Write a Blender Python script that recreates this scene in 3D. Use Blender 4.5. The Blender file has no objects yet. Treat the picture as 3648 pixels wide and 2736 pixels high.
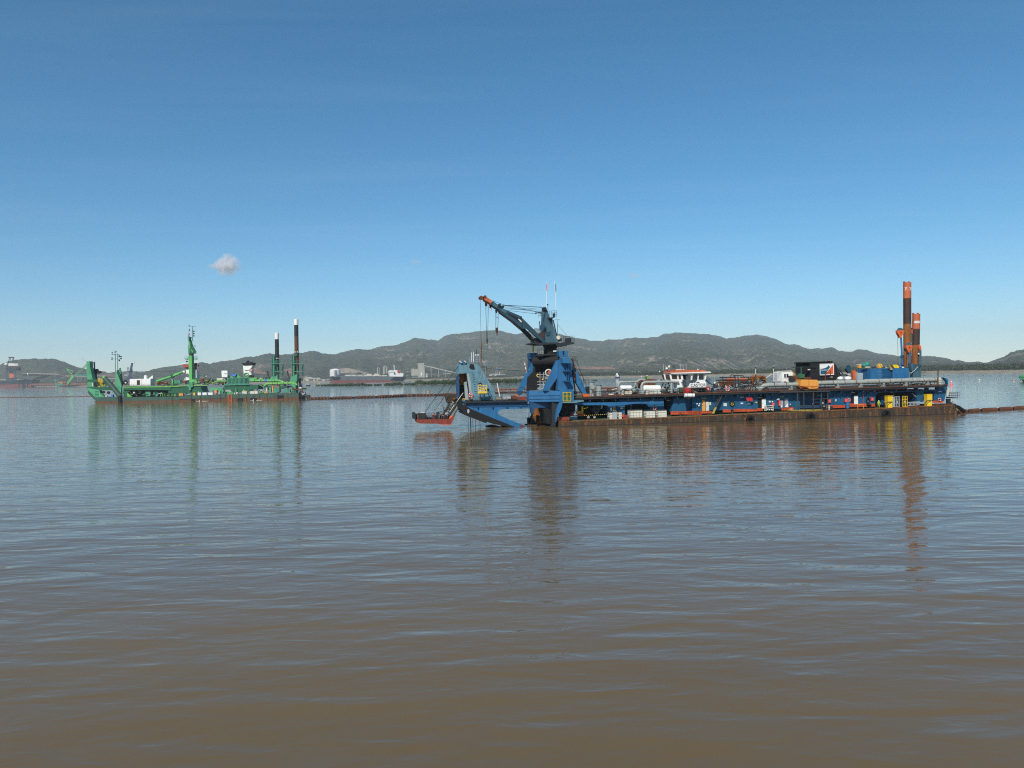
import bpy, bmesh, math, random
import numpy as np
from mathutils import Vector, Matrix, noise as mn
random.seed(7)
S = bpy.context.scene
COL = S.collection
# ------------------------------------------------------------------ camera
FPX, CX, CY, HC = 2837.0, 1824.0, 1368.0, 11.7
ROLL = math.radians(1.1)
PITCH = math.atan((CY - 1335.0) / FPX)
cam_d = bpy.data.cameras.new('camera'); cam = bpy.data.objects.new('camera', cam_d); COL.objects.link(cam)
cam_d.sensor_width = 36.0; cam_d.lens = 36.0 * FPX / 3648.0
cam_d.clip_start = 0.5; cam_d.clip_end = 60000
FWD = Vector((0, math.cos(PITCH), -math.sin(PITCH)))
R0 = Vector((1, 0, 0)); U0 = R0.cross(FWD)
RGT = R0 * math.cos(ROLL) - U0 * math.sin(ROLL)
UPV = R0 * math.sin(ROLL) + U0 * math.cos(ROLL)
mw = Matrix.Identity(4)
for i in range(3):
    mw[i][0] = RGT[i]; mw[i][1] = UPV[i]; mw[i][2] = -FWD[i]
mw[2][3] = HC
cam.matrix_world = mw
S.camera = cam
# ------------------------------------------------------------------ sky, sun, exposure
SUN_EL, SUN_ROT = math.radians(40), math.radians(199)
W = bpy.data.worlds.new('World'); S.world = W; W.use_nodes = True
nt = W.node_tree; nt.nodes.clear()
wo = nt.nodes.new('ShaderNodeOutputWorld'); bg = nt.nodes.new('ShaderNodeBackground'); sk = nt.nodes.new('ShaderNodeTexSky')
sk.sky_type = 'NISHITA'; sk.sun_disc = False; sk.sun_elevation = SUN_EL; sk.sun_rotation = SUN_ROT
sk.air_density = 0.86; sk.dust_density = 0.0; sk.ozone_density = 6.2; sk.altitude = 0
bg.inputs[1].default_value = 0.109
hs = nt.nodes.new('ShaderNodeHueSaturation'); hs.inputs['Hue'].default_value = .486; hs.inputs['Saturation'].default_value = 1.17; nt.links.new(sk.outputs[0], hs.inputs['Color']); nt.links.new(hs.outputs[0], bg.inputs[0]); nt.links.new(bg.outputs[0], wo.inputs[0])
sd = bpy.data.lights.new('sun', 'SUN'); sd.energy = 4.4; sd.angle = math.radians(0.53); sd.color = (1.0, 0.94, 0.84)
so = bpy.data.objects.new('sun', sd); COL.objects.link(so)
SDIR = Vector((math.sin(SUN_ROT) * math.cos(SUN_EL), math.cos(SUN_ROT) * math.cos(SUN_EL), math.sin(SUN_EL)))
so.rotation_euler = SDIR.to_track_quat('Z', 'Y').to_euler(); so.location = (0, 0, 600)
S.view_settings.view_transform = 'Standard'; S.view_settings.look = 'None'
S.view_settings.exposure = 0.0; S.view_settings.gamma = 1.0; S.view_settings.use_curve_mapping = False
S.render.engine = 'CYCLES'
S.cycles.use_denoising = False; S.cycles.use_adaptive_sampling = False; S.cycles.sample_clamp_indirect = 4
S.cycles.max_bounces = 5; S.cycles.volume_bounces = 3; S.cycles.transparent_max_bounces = 8
S.cycles.volume_step_rate = 4
S.cycles.pixel_filter_type = 'BLACKMAN_HARRIS'; S.cycles.filter_width = 1.12

# ------------------------------------------------------------------ projection helpers
def ray(px, py):
    return (RGT * ((px - CX) / FPX) - UPV * ((py - CY) / FPX) + FWD)
def ground(px, py, z=0.0):
    d = ray(px, py); t = (z - HC) / d.z
    return Vector((d.x * t, d.y * t, z))
class Reg:                                        # a measuring window on the survey picture
    def __init__(s, x, y, k): s.x, s.y, s.k = x, y, k
    def __call__(s, a, b): return (s.x + a * s.k, s.y + b * s.k)
FULL = Reg(0, 0, 1)
R1 = Reg(1440, 980, .3375); R2 = Reg(1440, 1220, .19286); R3 = Reg(1800, 1220, .19286)
R4 = Reg(2100, 1240, .18083); R5 = Reg(2450, 1240, .18083); R6 = Reg(2780, 1220, .18083); R7 = Reg(3080, 1220, .18083)
R8 = Reg(3080, 980, .229); C6 = Reg(1660, 980, .19293); WH = Reg(2300, 1280, .18083); Z5 = Reg(1650, 1280, .226); RB = Reg(3200, 1200, .20253)
L1 = Reg(0, 1180, .22604); L2 = Reg(280, 1140, .18682); L3 = Reg(600, 1140, .18692); L4 = Reg(840, 1120, .19894); L5 = Reg(1080, 1230, .217)
class Fr:                                         # a local frame: u along, v away, z up
    def __init__(s, p0, p1, cut=None):
        a = ground(*p0); b = ground(*p1); d = (b - a); s.L = d.length
        s.O = a; s.a = d.normalized(); s.b = Vector((-s.a.y, s.a.x, 0)); s.ang = math.atan2(s.a.y, s.a.x)
    def uz(s, R, x, y, v=0.0):
        px, py = R(x, y); d = ray(px, py); c = Vector((0, 0, HC)) - s.O
        t = (v - c.dot(s.b)) / d.dot(s.b); p = c + d * t
        return p.dot(s.a), p.z
    def sc(s, R, x, y, v=0.0):                    # metres per region pixel there
        px, py = R(x, y); d = ray(px, py); c = Vector((0, 0, HC)) - s.O
        return (v - c.dot(s.b)) / d.dot(s.b) / FPX * R.k
    def w(s, u, v, z): return s.O + s.a * u + s.b * v + Vector((0, 0, z))

# ------------------------------------------------------------------ materials
MATS = {}
def new_mat(name):
    m = bpy.data.materials.new(name); m.use_nodes = True
    n = m.node_tree.nodes; l = m.node_tree.links
    return m, n, l, n['Principled BSDF']
def paint(name, col, rough=.55, rust=0.0, var=.25, metal=0.0, sc=.9, rcol=(.16, .055, .018), streak=True, spec=.35):
    """weathered paint: patchy tone, faded areas, rust running down"""
    if name in MATS: return MATS[name]
    m, n, l, b = new_mat(name)
    tc = n.new('ShaderNodeTexCoord'); mp = n.new('ShaderNodeMapping'); l.new(tc.outputs['Object'], mp.inputs[0])
    mp.inputs['Scale'].default_value = (sc, sc, sc * (.35 if streak else 1))
    n1 = n.new('ShaderNodeTexNoise'); n1.inputs['Scale'].default_value = 1.1; n1.inputs['Detail'].default_value = 6; n1.inputs['Roughness'].default_value = .65
    l.new(mp.outputs[0], n1.inputs['Vector'])
    r1 = n.new('ShaderNodeMapRange'); r1.inputs[1].default_value = .3; r1.inputs[2].default_value = .7
    r1.inputs[3].default_value = 1 - var; r1.inputs[4].default_value = 1 + var * .7
    l.new(n1.outputs[0], r1.inputs[0])
    mx = n.new('ShaderNodeVectorMath'); mx.operation = 'SCALE'; mx.inputs[0].default_value = col; l.new(r1.outputs[0], mx.inputs['Scale'])
    out = mx.outputs[0]
    if rust > 0:
        n2 = n.new('ShaderNodeTexNoise'); n2.inputs['Scale'].default_value = 1.7; n2.inputs['Detail'].default_value = 8; n2.inputs['Roughness'].default_value = .7
        mp2 = n.new('ShaderNodeMapping'); mp2.inputs['Scale'].default_value = (sc * 1.3, sc * 1.3, sc * .3); mp2.inputs['Location'].default_value = (3.1, 7.7, 1.3)
        l.new(tc.outputs['Object'], mp2.inputs[0]); l.new(mp2.outputs[0], n2.inputs['Vector'])
        r2 = n.new('ShaderNodeMapRange'); r2.inputs[1].default_value = .72 - .5 * rust; r2.inputs[2].default_value = .82 - .45 * rust
        l.new(n2.outputs[0], r2.inputs[0])
        n3 = n.new('ShaderNodeTexNoise'); n3.inputs['Scale'].default_value = 2.5; n3.inputs['Detail'].default_value = 5; l.new(tc.outputs['Object'], n3.inputs['Vector'])
        rr = n.new('ShaderNodeValToRGB'); rr.color_ramp.elements[0].position = .35; rr.color_ramp.elements[0].color = (rcol[0] * .35, rcol[1] * .4, rcol[2] * .5, 1)
        rr.color_ramp.elements[1].position = .68; rr.color_ramp.elements[1].color = (rcol[0] * 1.5, rcol[1] * 1.5, rcol[2] * 1.3, 1)
        l.new(n3.outputs[0], rr.inputs[0])
        mix = n.new('ShaderNodeMix'); mix.data_type = 'RGBA'
        l.new(r2.outputs[0], mix.inputs[0]); l.new(out, mix.inputs[6]); l.new(rr.outputs[0], mix.inputs[7]); out = mix.outputs[2]
    l.new(out, b.inputs['Base Color'])
    b.inputs['Roughness'].default_value = rough; b.inputs['Metallic'].default_value = metal
    b.inputs['Specular IOR Level'].default_value = spec
    bp = n.new('ShaderNodeBump'); bp.inputs['Distance'].default_value = .02; bp.inputs['Strength'].default_value = .5
    l.new(n1.outputs[0], bp.inputs['Height']); l.new(bp.outputs[0], b.inputs['Normal'])
    MATS[name] = m; return m
def M(k): return MATS[k]
P = paint
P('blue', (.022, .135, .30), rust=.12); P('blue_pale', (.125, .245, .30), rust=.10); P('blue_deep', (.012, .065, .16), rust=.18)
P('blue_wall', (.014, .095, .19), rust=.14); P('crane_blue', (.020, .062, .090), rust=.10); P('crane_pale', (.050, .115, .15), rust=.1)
P('soot_and_shade', (.012, .012, .013), rough=.8); P('dark_steel', (.022, .028, .032), rust=.15); P('rail', (.05, .055, .055), rust=.3)  # the first black also paints the shade inside the gantry
P('black', (.010, .010, .011), rough=.6); P('rubber', (.012, .012, .012), rough=.9, spec=.2)
P('hull_rust', (.052, .040, .028), rust=.45, rcol=(.20, .076, .022), var=.45, sc=.55, rough=.85); P('rust', (.17, .062, .022), rust=.5, rcol=(.10, .035, .015), var=.5, rough=.9)
P('rust_orange', (.27, .10, .025), rust=.4, rcol=(.13, .045, .02), var=.45, rough=.9); P('deck_rust', (.10, .045, .028), rust=.5, rough=.9); P('spud_brown', (.055, .030, .026), rust=.25, rcol=(.17, .075, .02), var=.35, rough=.7)
P('orange', (.62, .13, .035), rust=.16, var=.2); P('tip_orange', (.50, .13, .055), rust=.25); P('band_orange', (.58, .085, .02), rust=.15); P('cab_orange', (.72, .32, .06), var=.1)
P('yellow', (.78, .52, .02), var=.12, rust=.05); P('yellow_dull', (.45, .36, .08), rust=.15); P('white', (.78, .78, .75), var=.08); P('white_old', (.62, .62, .58), var=.2, rust=.1)
P('cream', (.62, .58, .47), var=.2, rust=.08); P('grey_pipe', (.33, .35, .32), var=.22, rust=.12); P('grey_tank', (.30, .36, .35), var=.2, rust=.1); P('galv', (.45, .47, .48), var=.15, metal=.3)
P('deck_green', (.10, .16, .10), rust=.25); P('green_box', (.035, .12, .06), rust=.1); P('red', (.55, .03, .03), var=.15); P('red_dull', (.25, .045, .03), rust=.42, var=.4); P('ram_grey', (.13, .17, .16), rust=.25); P('pinkred', (.75, .12, .12), var=.1)
P('glass_dark', (.012, .016, .02), rough=.12, var=.1, spec=.6); P('glass_brown', (.05, .025, .015), rough=.15); P('hivis', (.55, .75, .05), var=.1); P('skin', (.35, .19, .13), var=.05)
P('blue_drum', (.03, .17, .42), var=.1); P('net_green', (.03, .28, .19), var=.3); P('tarp_blue', (.05, .2, .6), var=.1); P('white_stripe', (.7, .7, .68), var=.05)
P('gr', (.085, .33, .17), rust=.2, var=.35, sc=.5); P('gr_bright', (.12, .42, .12), var=.22, rust=.1); P('gr_dark', (.02, .11, .06), rust=.1); P('gr_hull', (.045, .10, .075), rust=.22, var=.3); P('gr_rust', (.13, .07, .045), rust=.35, var=.35, rough=.9)
P('gr_teal', (.06, .25, .17), rust=.18, var=.35); P('gr_lime', (.17, .42, .09), rust=.08); P('spud_black', (.022, .020, .022), rust=.05); P('spud_rust', (.10, .042, .018), rust=.3, rcol=(.15, .05, .015))
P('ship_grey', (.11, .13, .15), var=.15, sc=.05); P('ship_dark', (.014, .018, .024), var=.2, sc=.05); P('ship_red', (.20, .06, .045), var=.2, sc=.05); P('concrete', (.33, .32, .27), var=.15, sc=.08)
P('jetty', (.22, .09, .06), var=.3, sc=.1); P('navy', (.03, .04, .08), rust=.1); P('sand', (.42, .36, .28), var=.3, sc=.05, streak=False); P('far_white', (.7, .7, .66), var=.1, sc=.1); P('far_red', (.45, .06, .05), var=.1)
P('red_paint', (.5, .05, .03), var=.1); P('feather', (.35, .33, .3), var=.2)

# ------------------------------------------------------------------ mesh builder
class MB:
    def __init__(s, F=None): s.v = []; s.f = []; s.sm = []; s.mi = []; s.cur = 0; s.F = F; s.o = (0, 0, 0)
    def add(s, vs, fs, smooth=False):
        b = len(s.v); s.v += [tuple(p) for p in vs]
        for f in fs: s.f.append(tuple(i + b for i in f)); s.sm.append(smooth); s.mi.append(s.cur)
    def use(s, i): s.cur = i; return s
    # --- metric primitives in frame coordinates (u, v, z)
    def mbox(s, u0, u1, v0, v1, z0, z1):
        vs = [(u, v, z) for z in (z0, z1) for (u, v) in ((u0, v0), (u1, v0), (u1, v1), (u0, v1))]
        s.add(vs, [(3, 2, 1, 0), (4, 5, 6, 7), (0, 1, 5, 4), (1, 2, 6, 5), (2, 3, 7, 6), (3, 0, 4, 7)]); return s
    def mprism(s, uz, v0, v1):
        n = len(uz); area = sum(uz[i][0] * uz[(i + 1) % n][1] - uz[(i + 1) % n][0] * uz[i][1] for i in range(n))
        if area < 0: uz = uz[::-1]
        vs = [(u, v0, z) for u, z in uz] + [(u, v1, z) for u, z in uz]
        fs = [tuple(range(n)), tuple(range(2 * n - 1, n - 1, -1))] + [(i, i + n, (i + 1) % n + n, (i + 1) % n) for i in range(n)]
        s.add(vs, fs); return s
    def mtube(s, pts, r, n=8, r2=None, cap=True):
        pts = [Vector(p) for p in pts]; rs = [r] * len(pts) if r2 is None else [r + (r2 - r) * i / (len(pts) - 1) for i in range(len(pts))]
        rings = []; prev = None
        for i, p in enumerate(pts):
            a = (pts[min(i + 1, len(pts) - 1)] - pts[max(i - 1, 0)]).normalized()
            if prev is None: x = a.orthogonal().normalized()
            else:
                x = (prev - a * prev.dot(a))
                x = x.normalized() if x.length > 1e-6 else a.orthogonal().normalized()
            prev = x; y = a.cross(x)
            rings.append([p + (x * math.cos(2 * math.pi * k / n + math.pi / n) + y * math.sin(2 * math.pi * k / n + math.pi / n)) * rs[i] for k in range(n)])
        vs = [q for r_ in rings for q in r_]
        fs = [(i * n + k, i * n + (k + 1) % n, (i + 1) * n + (k + 1) % n, (i + 1) * n + k) for i in range(len(pts) - 1) for k in range(n)]
        s.add(vs, fs, n > 6)
        if cap:
            s.add(rings[0], [tuple(range(n - 1, -1, -1))]); s.add(rings[-1], [tuple(range(n))])
        return s
    def mball(s, c, r, sq=(1, 1, 1), n=10, m=6):
        vs = [(c[0], c[1], c[2] + r * sq[2])]
        for j in range(1, m):
            t = math.pi * j / m
            for k in range(n):
                a = 2 * math.pi * k / n
                vs.append((c[0] + r * sq[0] * math.sin(t) * math.cos(a), c[1] + r * sq[1] * math.sin(t) * math.sin(a), c[2] + r * sq[2] * math.cos(t)))
        vs.append((c[0], c[1], c[2] - r * sq[2])); fs = []
        for k in range(n): fs.append((0, 1 + k, 1 + (k + 1) % n))
        for j in range(m - 2):
            for k in range(n):
                a = 1 + j * n; fs.append((a + k, a + n + k, a + n + (k + 1) % n, a + (k + 1) % n))
        a = 1 + (m - 2) * n
        for k in range(n): fs.append((a + k, len(vs) - 1, a + (k + 1) % n))
        s.add(vs, fs, True); return s
    def mtorus(s, c, R, r, n=18, m=8, axis='v', a0=0, a1=360):
        full = a1 - a0 >= 360; nn = n if full else n + 1; vs = []
        for i in range(nn):
            a = math.radians(a0 + (a1 - a0) * i / n)
            for j in range(m):
                t = 2 * math.pi * j / m; q = R + r * math.cos(t); h = r * math.sin(t)
                if axis == 'v': vs.append((c[0] + q * math.cos(a), c[1] + h, c[2] + q * math.sin(a)))
                elif axis == 'z': vs.append((c[0] + q * math.cos(a), c[1] + q * math.sin(a), c[2] + h))
                else: vs.append((c[0] + h, c[1] + q * math.cos(a), c[2] + q * math.sin(a)))
        fs = [(i * m + j, ((i + 1) % nn) * m + j, ((i + 1) % nn) * m + (j + 1) % m, i * m + (j + 1) % m) for i in range(n) for j in range(m)]
        s.add(vs, fs, True); return s
    # --- the same, measured on the survey windows
    def fit(s, R, pts, v0, v1):
        '''the outline was measured round the whole body: take off the side face that shows beside the front'''
        d = v1 - v0
        if d > 10.5 or d < 1.0 or R in (R1, R2, R3): return pts, v1
        n = len(pts); cx = sum(p[0] for p in pts) / n; cy = sum(p[1] for p in pts) / n
        sh = (s.F.uz(R, cx, cy, v1)[0] - s.F.uz(R, cx, cy, v0)[0]) / s.F.sc(R, cx, cy, v0)
        ar = sum(pts[i][0] * pts[(i + 1) % n][1] - pts[(i + 1) % n][0] * pts[i][1] for i in range(n)) / 2
        hh = max(p[1] for p in pts) - min(p[1] for p in pts); mwid = abs(ar) / max(hh, 1e-6)
        lim = .42 * mwid
        if abs(sh) > lim: v1 = v0 + d * lim / abs(sh); sh = math.copysign(lim, sh)
        sg = 1 if ar > 0 else -1; out = []
        for i in range(n):
            a, b, c = pts[i - 1], pts[i], pts[(i + 1) % n]; nx = 0
            for p, q in ((a, b), (b, c)): L = math.hypot(q[0] - p[0], q[1] - p[1]) or 1; nx += sg * (q[1] - p[1]) / L
            k = 1 if nx * sh < -.25 * abs(sh) else (0 if nx * sh > .25 * abs(sh) else .5)
            out.append((b[0] + sh * k, b[1]))
        return out, v1
    def prism(s, R, pts, v0, v1):
        pts, v1 = s.fit(R, pts, v0, v1); return s.mprism([s.F.uz(R, x, y, v0) for x, y in pts], v0, v1)
    def box(s, R, x0, y0, x1, y1, v0, v1):
        (a, b, c, d), v1 = s.fit(R, [(x0, y0), (x1, y0), (x1, y1), (x0, y1)], v0, v1); x0, x1 = a[0], b[0]
        ym, xm = (y0 + y1) / 2, (x0 + x1) / 2
        u0 = s.F.uz(R, x0, ym, v0)[0]; u1 = s.F.uz(R, x1, ym, v0)[0]; z1 = s.F.uz(R, xm, y0, v0)[1]; z0 = s.F.uz(R, xm, y1, v0)[1]
        return s.mbox(u0, u1, v0, v1, z0, z1)
    def P3(s, R, p, v):
        vv = p[2] if len(p) > 2 else v; u, z = s.F.uz(R, p[0], p[1], vv); return (u, vv, z)
    def tube(s, R, pts, r, v=0, n=8, r2=None):
        k = s.F.sc(R, pts[0][0], pts[0][1], v); return s.mtube([s.P3(R, p, v) for p in pts], r * k, n, None if r2 is None else r2 * k)
    def vcyl(s, R, x0, x1, yt, yb, v, n=14, taper=1.0):
        k = s.F.sc(R, x0, yt, v); r = abs(x1 - x0) / 2 * k; xm = (x0 + x1) / 2
        u, z1 = s.F.uz(R, xm, yt, v); z0 = s.F.uz(R, xm, yb, v)[1]; ub = s.F.uz(R, xm, (yt + yb) / 2, v)[0]
        return s.mtube([(ub, v, z0), (ub, v, z1)], r, n, r * taper)
    def disc(s, R, x, y, r, v0, v1, n=16):
        u, z = s.F.uz(R, x, y, v0); k = s.F.sc(R, x, y, v0); return s.mtube([(u, v0, z), (u, v1, z)], r * k, n)
    def ball(s, R, x, y, r, v, sq=(1, 1, 1), n=10, m=6):
        u, z = s.F.uz(R, x, y, v); return s.mball((u, v, z), r * s.F.sc(R, x, y, v), sq, n, m)
    def torus(s, R, x, y, Rr, r, v, axis='v', a0=0, a1=360, n=18):
        u, z = s.F.uz(R, x, y, v); k = s.F.sc(R, x, y, v); return s.mtorus((u, v, z), Rr * k, r * k, n, 8, axis, a0, a1)
    def rail(s, pts, h=1.05, step=1.9, r=.028, rails=(1.0, .52)):          # pts: (u, v, z) foot line
        pts = [Vector(p) for p in pts]
        for a, b in zip(pts, pts[1:]):
            L = (b - a).length; k = max(1, round(L / step))
            for q in rails: s.mtube([a + Vector((0, 0, h * q)), b + Vector((0, 0, h * q))], r, 4)
            for i in range(k + 1):
                p = a.lerp(b, i / k); s.mtube([p, p + Vector((0, 0, h))], r, 4)
        return s
    def truss(s, a, b, w, n, r=.05, across='v'):                          # open lattice between two points
        a, b = Vector(a), Vector(b); d = (b - a).normalized(); o1 = Vector((0, 1, 0)); o2 = d.cross(o1).normalized()
        cs = [(o1 * i + o2 * j) * w / 2 for i, j in ((-1, -1), (1, -1), (1, 1), (-1, 1))]
        for c in cs: s.mtube([a + c, b + c], r, 4)
        for i in range(n):
            p, q = a.lerp(b, i / n), a.lerp(b, (i + 1) / n)
            for k in range(4):
                s.mtube([p + cs[k], q + cs[(k + 1) % 4]], r * .6, 3); s.mtube([q + cs[k], q + cs[(k + 1) % 4]], r * .6, 3)
        return s
    def stair(s, a, b, w=.8, n=12):                                        # two stringers along u-z and treads across v
        a, b = Vector(a), Vector(b)
        for o in (0, w):
            ov = Vector((0, o, 0)); s.mtube([a + ov, b + ov], .09, 4)
            s.mtube([a + ov + Vector((0, 0, .9)), b + ov + Vector((0, 0, .9))], .03, 4)
        for i in range(n + 1):
            p = a.lerp(b, i / n); s.mbox(p.x - .16, p.x + .16, p.y, p.y + w, p.z - .03, p.z + .03)
        return s
    def text(s, body, u0, u1, z0, z1, v, bold=0.0, depth=.02):
        cu = bpy.data.curves.new('t', 'FONT'); cu.body = body; cu.extrude = depth; cu.offset = bold
        ob = bpy.data.objects.new('t', cu); COL.objects.link(ob)
        dg = bpy.context.evaluated_depsgraph_get(); me = ob.evaluated_get(dg).to_mesh()
        xs = [q.co.x for q in me.vertices]; ys = [q.co.y for q in me.vertices]
        ax, bx, ay, by = min(xs), max(xs), min(ys), max(ys)
        vs = [(u0 + (q.co.x - ax) / (bx - ax) * (u1 - u0), v - q.co.z, z0 + (q.co.y - ay) / (by - ay) * (z1 - z0)) for q in me.vertices]
        fs = [tuple(p.vertices) for p in me.polygons]
        s.add(vs, fs); ob.evaluated_get(dg).to_mesh_clear(); bpy.data.objects.remove(ob); bpy.data.curves.remove(cu); return s
    def xf(s, fn): s.v = [tuple(fn(p)) for p in s.v]; return s
    def mesh(s, name, mats, off=(0, 0, 0)):
        me = bpy.data.meshes.new(name)
        me.from_pydata([(a - off[0], b - off[1], c - off[2]) for a, b, c in s.v], [], s.f)
        me.polygons.foreach_set('use_smooth', s.sm); me.polygons.foreach_set('material_index', s.mi)
        for m in (mats if isinstance(mats, (list, tuple)) else [mats]): me.materials.append(MATS[m] if isinstance(m, str) else m)
        me.update(); return me
NOBJ = 0
class Thing:
    """one thing: an empty at its base with parts (and sub-parts) below it, or a single mesh"""
    def __init__(s, F, name, label, cat, group=None, kind=None):
        s.F, s.name, s.label, s.cat, s.group, s.kind = F, name, label, cat, group, kind; s.parts = []
    def part(s, name, mat, parent=None, label=None, kind=None):
        m = MB(s.F); s.parts.append([name, m, mat, parent, label, kind]); m.idx = len(s.parts) - 1; return m
    def one(s, mat): return s.part(None, mat)
    def done(s):
        F = s.F; ps = [p for p in s.parts if p[1].v]
        al = [q for p in ps for q in p[1].v]; lo = [min(q[i] for q in al) for i in range(3)]; hi = [max(q[i] for q in al) for i in range(3)]
        base = ((lo[0] + hi[0]) / 2, (lo[1] + hi[1]) / 2, lo[2])
        single = len(ps) == 1 and ps[0][0] is None
        if single: r = bpy.data.objects.new(s.name, ps[0][1].mesh(s.name, ps[0][2], base))
        else: r = bpy.data.objects.new(s.name, None); r.empty_display_size = 1
        COL.objects.link(r); r.location = F.w(*base); r.rotation_euler = (0, 0, F.ang)
        if s.label: r['label'] = s.label
        if s.cat: r['category'] = s.cat
        if s.group: r['group'] = s.group
        if s.kind: r['kind'] = s.kind
        s.root = r; s.base = base; made = {}
        if not single:
            for i, p in enumerate(s.parts):
                if not p[1].v: continue
                o = bpy.data.objects.new(p[0], p[1].mesh(p[0], p[2], base)); COL.objects.link(o)
                o.parent = made[p[3].idx] if p[3] is not None else r
                if p[4]: o['label'] = p[4]
                if p[5]: o['kind'] = p[5]
                made[i] = o
        s.made = made; return r
def copy_thing(root, loc=None, label=None, rz=None):
    def cp(o, par):
        c = o.copy(); COL.objects.link(c); c.parent = par
        for ch in o.children: cp(ch, c)
        return c
    c = cp(root, None)
    if loc is not None: c.location = loc
    if label: c['label'] = label
    if rz is not None: c.rotation_euler.z = rz
    return c
def struct(o, kind='structure'): o['kind'] = kind; COL.objects.link(o); return o
def npmesh(name, verts, faces, mat, smooth=True):
    me = bpy.data.meshes.new(name); verts = np.asarray(verts, np.float32); faces = np.asarray(faces, np.int32)
    me.vertices.add(len(verts)); me.vertices.foreach_set('co', verts.ravel())
    k = faces.shape[1]; me.loops.add(faces.size); me.loops.foreach_set('vertex_index', faces.ravel())
    me.polygons.add(len(faces)); me.polygons.foreach_set('loop_start', np.arange(0, faces.size, k, dtype=np.int32))
    me.polygons.foreach_set('use_smooth', np.full(len(faces), smooth)); me.materials.append(mat)
    me.update(calc_edges=True); me.validate(); return me
def grid_faces(nx, ny):
    i = np.arange(nx - 1)[:, None] * ny + np.arange(ny - 1)[None, :]
    return np.stack([i, i + ny, i + ny + 1, i + 1], -1).reshape(-1, 4)
# ------------------------------------------------------------------ water
def water_mat():
    m, n, l, b = new_mat('muddy_water')
    tc = n.new('ShaderNodeTexCoord')
    def tex(rot, sx, sy, scale, detail, rough=.5, loc=(0, 0, 0), dist=0.0):
        mp = n.new('ShaderNodeMapping'); mp.inputs['Rotation'].default_value = (0, 0, math.radians(rot)); mp.inputs['Scale'].default_value = (sx, sy, 1); mp.inputs['Location'].default_value = loc
        l.new(tc.outputs['Object'], mp.inputs[0]); t = n.new('ShaderNodeTexNoise'); t.inputs['Scale'].default_value = scale; t.inputs['Detail'].default_value = detail
        t.inputs['Roughness'].default_value = rough; t.inputs['Distortion'].default_value = dist; l.new(mp.outputs[0], t.inputs['Vector']); return t.outputs[0]
    def mul(a, k, add=None):
        q = n.new('ShaderNodeMath'); q.operation = 'MULTIPLY_ADD' if add is not None else 'MULTIPLY'
        l.new(a, q.inputs[0])
        if isinstance(k, float): q.inputs[1].default_value = k
        else: l.new(k, q.inputs[1])
        if add is not None: l.new(add, q.inputs[2])
        return q.outputs[0]
    # wind patches: ripples stronger in some bands than in others
    pat = tex(8, .35, 1, .02, 3); rm = n.new('ShaderNodeMapRange'); rm.inputs[1].default_value = .35; rm.inputs[2].default_value = .68; rm.inputs[3].default_value = .45; rm.inputs[4].default_value = 1.5
    l.new(pat, rm.inputs[0])
    swell = tex(-58, .34, 1, .42, 1.5, .45, dist=.5)
    chop = tex(-50, .40, 1, 1.2, 2, .5, (5, 3, 0), dist=.4)
    ripp = tex(-72, .38, 1, 2.6, 2, .5, (1, 9, 0))
    fine = tex(10, .7, 1, 7.0, 2, .5)
    longw = tex(-20, .6, 1, .11, 1.5, .5, (2, 8, 0))
    h = mul(longw, .17); h = mul(swell, .14, h); h = mul(chop, .046, h)
    r = mul(ripp, .0085); r = mul(fine, .0012, r); h = mul(r, rm.outputs[0], h)
    bp = n.new('ShaderNodeBump'); bp.inputs['Strength'].default_value = 1; bp.inputs['Distance'].default_value = 1.0
    l.new(h, bp.inputs['Height']); l.new(bp.outputs[0], b.inputs['Normal'])
    # suspended mud, slightly patchy
    sil = tex(20, .3, 1, .035, 4, .6); cr = n.new('ShaderNodeValToRGB')
    cr.color_ramp.elements[0].position = .35; cr.color_ramp.elements[0].color = (.145, .099, .044, 1)
    cr.color_ramp.elements[1].position = .7; cr.color_ramp.elements[1].color = (.178, .120, .049, 1)
    l.new(sil, cr.inputs[0]); l.new(cr.outputs[0], b.inputs['Base Color'])
    b.inputs['Roughness'].default_value = .035; b.inputs['IOR'].default_value = 1.333
    return m
WATER = water_mat()
me = bpy.data.meshes.new('water'); s_ = 9000
me.from_pydata([(-s_, -400, 0), (s_, -400, 0), (s_, s_, 0), (-s_, s_, 0)], [], [(0, 1, 2, 3)]); me.materials.append(WATER)
struct(bpy.data.objects.new('water', me))
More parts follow.
